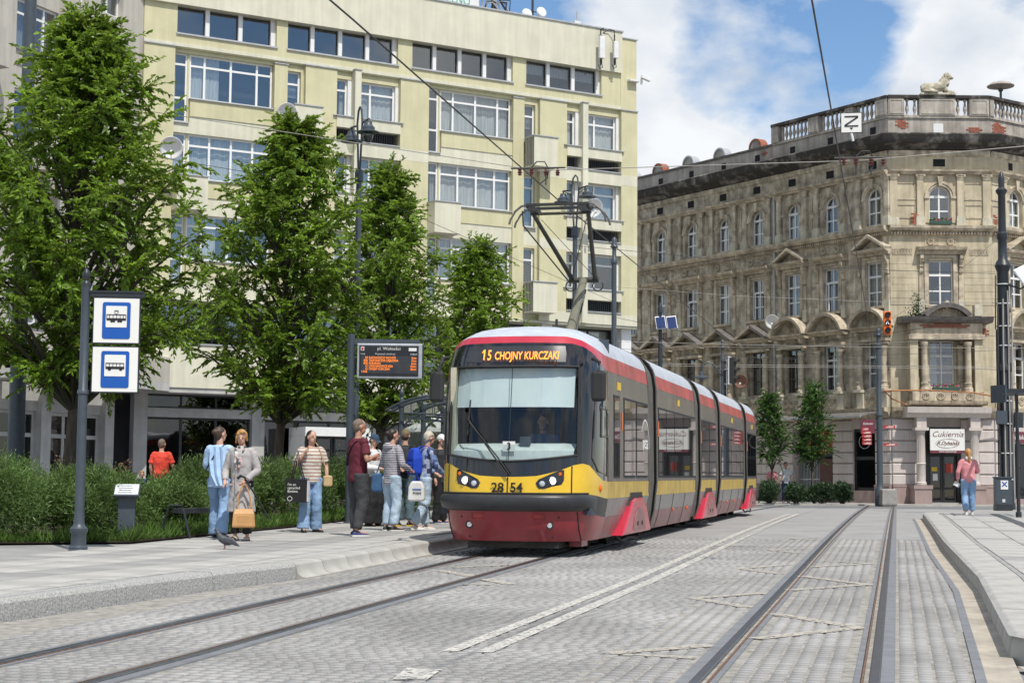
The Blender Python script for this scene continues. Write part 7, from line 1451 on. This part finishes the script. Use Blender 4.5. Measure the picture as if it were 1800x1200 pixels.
# 3 woman with striped top
t, j, sp, s, hp = person('smiling woman in striped top and flared jeans carrying a black tote', Gp(-3.3, 27.32), face(.32, -.9), 1.66, dict(elR=(.29, .02, 1.13), wrR=(.15, .15, 1.36), elL=(-.27, -.01, 1.14), wrL=(-.26, .11, .92), ankL=(-.12, -.08, .085), toeL=(-.20, .09, .03), ankR=(.13, .04, .085), toeR=(.15, .23, .03)), bw=1.12, topm='stripe_tan', hem=.86, botm='jeans', botr=(.098, .088, .105), shoe=('shoe_black', 'shoe_black'), hair='pony', hairm='hair_dark', head=.35)
def tote(q):
    MB().rings([[(x * w, y * .06, z) for x, y in ((-1, -1), (1, -1), (1, 1), (-1, 1))] for z, w in ((-.80, .175), (-.42, .185))]).build('body', 'black_cloth', q); MB().box(-.18, .18, -.058, .058, -.415, -.405).build('rim', 'black_cloth', q)
    for y in (-.05, .05): MB().path([(-.1, y, -.42), (-.05, y, -.2), (0, y * .3, .02), (.03, y, -.2), (.1, y, -.42)], .011, 5).build('handle', 'black_cloth', q)
    for k, tx in enumerate(("I'm an", 'upcycled', 'Banana.')): letter(tx, 'sign_white', q, T(-.15, -.064, -.53 - k * .055), size=.06, align='LEFT')
    b = MB(); b.rings([[(-.11 + (.035 + dq) * math.cos(a), -.063, -.74 + (.032 + dq) * math.sin(a)) for a in np.linspace(0, 6.283, 15)] for dq in (0, .008)], cap=False, closed=False); b.build('emblem', 'sign_white', q); MB().box(.178, .19, -.06, .06, -.79, -.44).build('side_panel', 'white_cloth', q)
bag('tote_bag', 'black tote bag with white print held by the woman in stripes', 'tote bag', w2(t, j['wrR'] + Vector((.12, .05, .0))), R_(-10), tote)
def xbag(q): MB().rings([[(x * .075 * w, y * .045, z) for x, y in ((-1, -1), (1, -1), (1, 1), (-1, 1))] for z, w in ((-.09, .8), (-.06, 1), (.06, 1), (.09, .85))]).build('body', 'beige_leather', q, bevel=.02); MB().path(cat([(.0, .0, .08), (-.06, .03, .3), (-.16, .06, .58), (-.24, .12, .66)]), .008, 6).build('strap', 'beige_leather', q)
bag('crossbody_bag', 'small beige bag at the hip of the woman in stripes', 'bag', w2(t, (-.25, .14, .84)), face(.32, -.9) + math.pi, xbag)
# 4 man in maroon
t, j, sp, s, hp = person('man in maroon t-shirt and grey trousers waiting by the board', Gp(-2.40, 25.95), face(.80, .55), 1.82, dict(elL=(-.26, .02, 1.15), wrL=(-.02, .24, 1.16), elR=(.28, .0, 1.14), wrR=(.06, .26, 1.2), ankL=(-.10, .02, .085), toeL=(-.13, .2, .03), ankR=(.12, -.07, .085), toeR=(.16, .11, .03)), bw=1.1, topm='maroon_cloth', hem=.82, botm='grey_pants', botr=(.108, .09, .068), shoe=('shoe_navy', 'sole_white'), hair='short', hairm='hair_stubble', head=-.2, skin='skin_tan')
MB().path(cat([(-.17, -.10, 1.10), (-.02, -.145, 1.30), (.10, -.10, 1.47), (.12, .02, 1.49)]), .014, 6, el=[(1.6, .5)] * 13).build('strap', 'black_cloth', t)
# 5 woman with blue cap
t, j, sp, s, hp = person('woman in blue cap, white sweater and wide black trousers', Gp(-2.52, 30.2), face(.85, -.5), 1.66, dict(elL=(-.25, .03, 1.14), wrL=(-.08, .24, 1.14), elR=(.25, .05, 1.13), wrR=(.10, .24, 1.10)), topm='white_cloth', sleeve='long', hem=.90, top='sweater', botm='black_cloth', botr=(.13, .14, .17), shoe=('shoe_black', 'shoe_black'), hair='cap', hairm='navy_cloth', tilt=-.3)
# 6 woman in striped hoodie
t, j, sp, s, hp = person('woman in striped hooded top and light jeans with her hair up', Gp(-2.02, 28.1), face(.72, .65), 1.72, dict(elL=(-.25, .0, 1.14), wrL=(-.14, .2, 1.07), elR=(.27, .02, 1.13), wrR=(.20, .22, 1.06)), bw=1.05, top='hoodie', topm='stripe_navy', sleeve='long', hem=.80, botm='jeans_light', botr=(.105, .085, .075), shoe=('shoe_black', 'sole_white'), hair='bun', hairm='hair_dark', head=-.3)
b = MB(); b.ell((0, -.10, 1.42), (.12, .06, .07), 12, 8); rem(b.build('hood', 'stripe_navy', t), .012)
def sbag(q): MB().rings([[(x * w, y * .05, z) for x, y in ((-1, -1), (1, -1), (1, 1), (-1, 1))] for z, w in ((-.17, .13), (-.1, .17), (.1, .15), (.15, .11))]).build('body', 'blue_bag', q, bevel=.04); MB().path(cat([(-.08, 0, .13), (.0, .05, .4), (.1, .1, .66), (.14, .16, .69)]), .012, 6).build('strap', 'blue_bag', q)
bag('shoulder_bag', 'dark blue shoulder bag of the woman in the striped hoodie', 'bag', w2(t, (-.24, -.06, .82)), R_(-20), sbag)
def pbag(q):
    MB().rings([[(x * w, y * .06 + .0, z) for x, y in ((-1, -1), (1, -1), (1, 1), (-1, 1))] for z, w in ((-.46, .125), (-.42, .145), (-.22, .135), (-.12, .085))]).build('body', 'plastic_bag', q, bevel=.03); letter('MAN', 'sign_black', q, T(.02, -.068, -.34), size=.065); MB().box(-.06, .09, -.066, -.062, -.27, -.25).build('print', 'sign_blue', q)
    MB().path([(-.05, 0, -.14), (0, 0, .0), (.05, 0, -.14)], .012, 6).build('handle', 'royal_blue', q)
bag('carrier_bag', 'white plastic carrier bag beside the woman in the striped hoodie', 'carrier bag', w2(t, j['wrR'] + Vector((.12, .07, -.08))), R_(-8), pbag)
# 7 man with backpack
t, j, sp, s, hp = person('man in olive cap and black top seen from behind', Gp(-1.95, 30.4), face(.25, .95), 1.76, dict(elL=(-.27, .03, 1.15), wrL=(-.18, .2, 1.2)), topm='black_cloth', hem=.86, botm='teal_pants', botr=(.1, .08, .075), shoe=('shoe_black', 'yellow_sign'), hair='cap', hairm='olive_cloth', sleeve='short')
def bpk(col):
    def f(q):
        rem(MB().rings([[(x * w, y * d - .02, z) for x, y in ((-1, -1), (1, -1), (1, 1), (-1, 1))] for z, w, d in ((-.24, .12, .06), (-.2, .15, .09), (.05, .15, .09), (.2, .11, .06), (.23, .08, .03))]).build('body', col, q, bevel=.03), .014, 4); rem(MB().box(-.10, .10, -.13, -.08, -.2, -.02).build('pocket', col, q), .012, 3)
        for e in (-1, 1): MB().path(cat([(e * .08, .05, .2), (e * .1, .16, .26), (e * .12, .28, .15), (e * .13, .27, -.05), (e * .12, .08, -.2)]), .014, 6, el=[(1.4, .6)] * 17).build('strap', col, q)
    return f
bag('backpack', 'black backpack on the man in the olive cap', 'backpack', w2(t, (.02, -.19, 1.22)), face(.25, .95), bpk('jacket_dark'))
# 8 patchwork jacket
t, j, sp, s, hp = person('grey haired person in blue patchwork jacket and light jeans', Gp(-1.50, 28.5), face(.86, .45), 1.68, dict(elL=(-.26, .06, 1.15), wrL=(-.14, .27, 1.02), elR=(.26, .1, 1.14), wrR=(.18, .3, 1.0), ankL=(-.10, .1, .085), toeL=(-.12, .28, .03), ankR=(.11, -.22, .10), toeR=(.12, -.04, .04), kneeR=(.10, -.02, .50)), bw=1.08, top='jacket', topm='patchwork', sleeve='long', hem=.80, botm='jeans_light', botr=(.105, .085, .078), shoe=('shoe_white', 'sole_white'), hair='short', hairm='hair_grey', tilt=-.15, lean=.12)
bag('backpack', 'bright blue drawstring backpack on the person in patchwork jacket', 'backpack', w2(t, (-.02, -.15, 1.18)), face(.86, .45), bpk('royal_blue'))
# 9 man in white cap
t, j, sp, s, hp = person('man in white cap and dark jacket holding a red bag', Gp(-1.36, 31.9), face(.78, -.55), 1.70, dict(elR=(.26, -.02, 1.13), wrR=(.25, .06, .88), elL=(-.26, .0, 1.13), wrL=(-.25, .12, .92)), bw=1.12, top='jacket', topm='jacket_dark', sleeve='long', hem=.80, botm='black_cloth', botr=(.1, .085, .08), shoe=('shoe_navy', 'sole_white'), hair='cap', hairm='white_cloth')
def rbag(q): MB().rings([[(x * w, y * .06, z) for x, y in ((-1, -1), (1, -1), (1, 1), (-1, 1))] for z, w in ((-.52, .13), (-.48, .15), (-.2, .14), (-.12, .1))]).build('body', 'bag_red_print', q, bevel=.02); MB().path([(-.05, 0, -.13), (0, 0, .02), (.05, 0, -.13)], .01, 6).build('handle', 'red_cloth', q)
bag('carrier_bag', 'red and yellow patterned bag held by the man in white cap', 'carrier bag', w2(t, j['wrL'] + Vector((-.02, .06, -.06))), R_(0), rbag)
SEAT = dict(hipL=(-.1, 0, .50), hipR=(.1, 0, .50), kneeL=(-.11, .42, .50), kneeR=(.11, .42, .50), ankL=(-.11, .45, .09), ankR=(.11, .62, .09), toeL=(-.12, .64, .03), toeR=(.13, .80, .04))
# 10 red polo behind the bushes, child, far pair, pink jacket
person('man in a bright red polo shirt behind the bushes', (-7.95, 37.6, .09), face(.2, .95), 1.78, dict(elR=(.27, .05, 1.14), wrR=(.22, .24, 1.05)), bw=1.12, topm='red_cloth', hem=.84, botm='navy_cloth', shoe=('shoe_black', 'shoe_black'), hair='short', hairm='hair_stubble')
person('small fair haired child behind the bushes left of the man in red', (-8.45, 37.9, .05), face(.3, -.9), 1.10, None, topm='navy_cloth', hem=.84, botm='jeans', shoe=('shoe_white', 'sole_white'), hair='bob', hairm='hair_blond')
t, j, sp, s, hp = person('woman in pink jacket and jeans walking away on the right platform', Gp(11.72, 42.4), face(.05, 1), 1.68, dict(elL=(-.27, .0, 1.14), wrL=(-.26, .1, .93), elR=(.26, .06, 1.15), wrR=(.16, .2, 1.12), ankR=(.10, .1, .085), toeR=(.11, .28, .03), ankL=(-.1, -.1, .085), toeL=(-.11, .08, .03)), bw=1.06, top='jacket', topm='pink_cloth', sleeve='long', hem=.86, botm='jeans', botr=(.105, .085, .075), shoe=('shoe_white', 'sole_white'), hair='pony', hairm='hair_blond')
b = MB(); b.ell((0, -.09, 1.44), (.10, .05, .06), 12, 8); rem(b.build('hood', 'white_cloth', t), .012)
pp = thing('paper_leaflet', 'folded paper leaflet in the left hand of the woman in pink', 'leaflet', w2(t, j['wrL'] + Vector((-.02, .02, -.12)))); MB().obox((0, 0, 0), (.16, .012, .11), Matrix.Rotation(.5, 3, 'Y')).build('sheet', 'plastic_bag', pp)
person('woman in pale top with dark hair behind the shrubs before the tenement', (11.55, 73.2, FARZ), face(-.1, -1), 1.64, None, topm='pink_cloth', hem=.86, botm='jeans', shoe=('shoe_black', 'shoe_black'), hair='pony', hairm='hair_dark')
person('bearded man in white t-shirt behind the shrubs before the tenement', (12.15, 73.2, FARZ), face(.1, -1), 1.80, None, bw=1.08, topm='white_cloth', hem=.84, botm='navy_cloth', shoe=('shoe_black', 'shoe_black'), hair='short', hairm='hair_dark')
# driver
d0 = Matrix.Translation(tram.location) @ Matrix.Rotation(tram.rotation_euler.z, 4, 'Z') @ Vector((.22, 1.35, .62))
sd_ = {k: (v[0], v[1], v[2] - .42) for k, v in J0.items() if k[:2] in ('sh', 'el', 'wr')}
t, j, sp, s, hp = person('tram driver in blue shirt behind the windscreen', tuple(d0 + Vector((0, 0, -.42 + .0))), tram.rotation_euler.z + math.pi, 1.76, dict(elL=(-.27, .08, 1.15), wrL=(-.2, .32, 1.1), elR=(.27, .08, 1.15), wrR=(.2, .32, 1.1), hipL=(-.1, 0, .93), hipR=(.1, 0, .93), kneeL=(-.12, .42, .93), kneeR=(.12, .42, .93), ankL=(-.12, .42, .52), ankR=(.12, .42, .52), toeL=(-.12, .60, .47), toeR=(.12, .60, .47)), topm='shirt_blue', botm='black_cloth', shoe=('shoe_black', 'shoe_black'), hair='short', hairm='hair_dark', hem=.86)
MB().box(-.25, .25, 1.45, 1.9, .6, 1.05).box(-.24, .24, 1.6, 1.72, 1.05, 1.75).build('driver_seat', 'cab_inside', tram, T(.22, 0, 0))
# pigeon
pg_ = thing('pigeon', 'dark grey pigeon walking on the platform', 'pigeon', Gp(-3.74, 21.75), R_(-8)); mat('pigeon', (.055, .06, .07), .5, var=.3, sc=20); mat('pigeon_leg', (.35, .08, .06), .6)
b = MB(); b.path(cat([(-.11, 0, .235), (-.085, 0, .205), (-.055, 0, .15), (.02, 0, .11), (.10, 0, .085), (.2, 0, .045)]), rad([.02, .028, .05, .058, .036, .012]), 12, el=[(1, 1)] * 16 + [(1.3, .6)] * 5); b.ell((-.115, 0, .25), (.03, .024, .025), 10, 8); b.path([(-.135, 0, .25), (-.165, 0, .24)], [.008, .003], 6); rem(b.build('body', 'pigeon', pg_), .006, 2)
for e in (-1, 1): MB().path([(.0, e * .045, .13), (.08, e * .05, .11), (.18, e * .02, .06)], [.03, .03, .006], 8, el=[(.5, 1.2)] * 3).build('wing', 'pigeon', pg_); MB().path([(.0, e * .02, .07), (.0, e * .02, .01), (-.03, e * .02, .004)], .005, 5).build('leg', 'pigeon_leg', pg_)
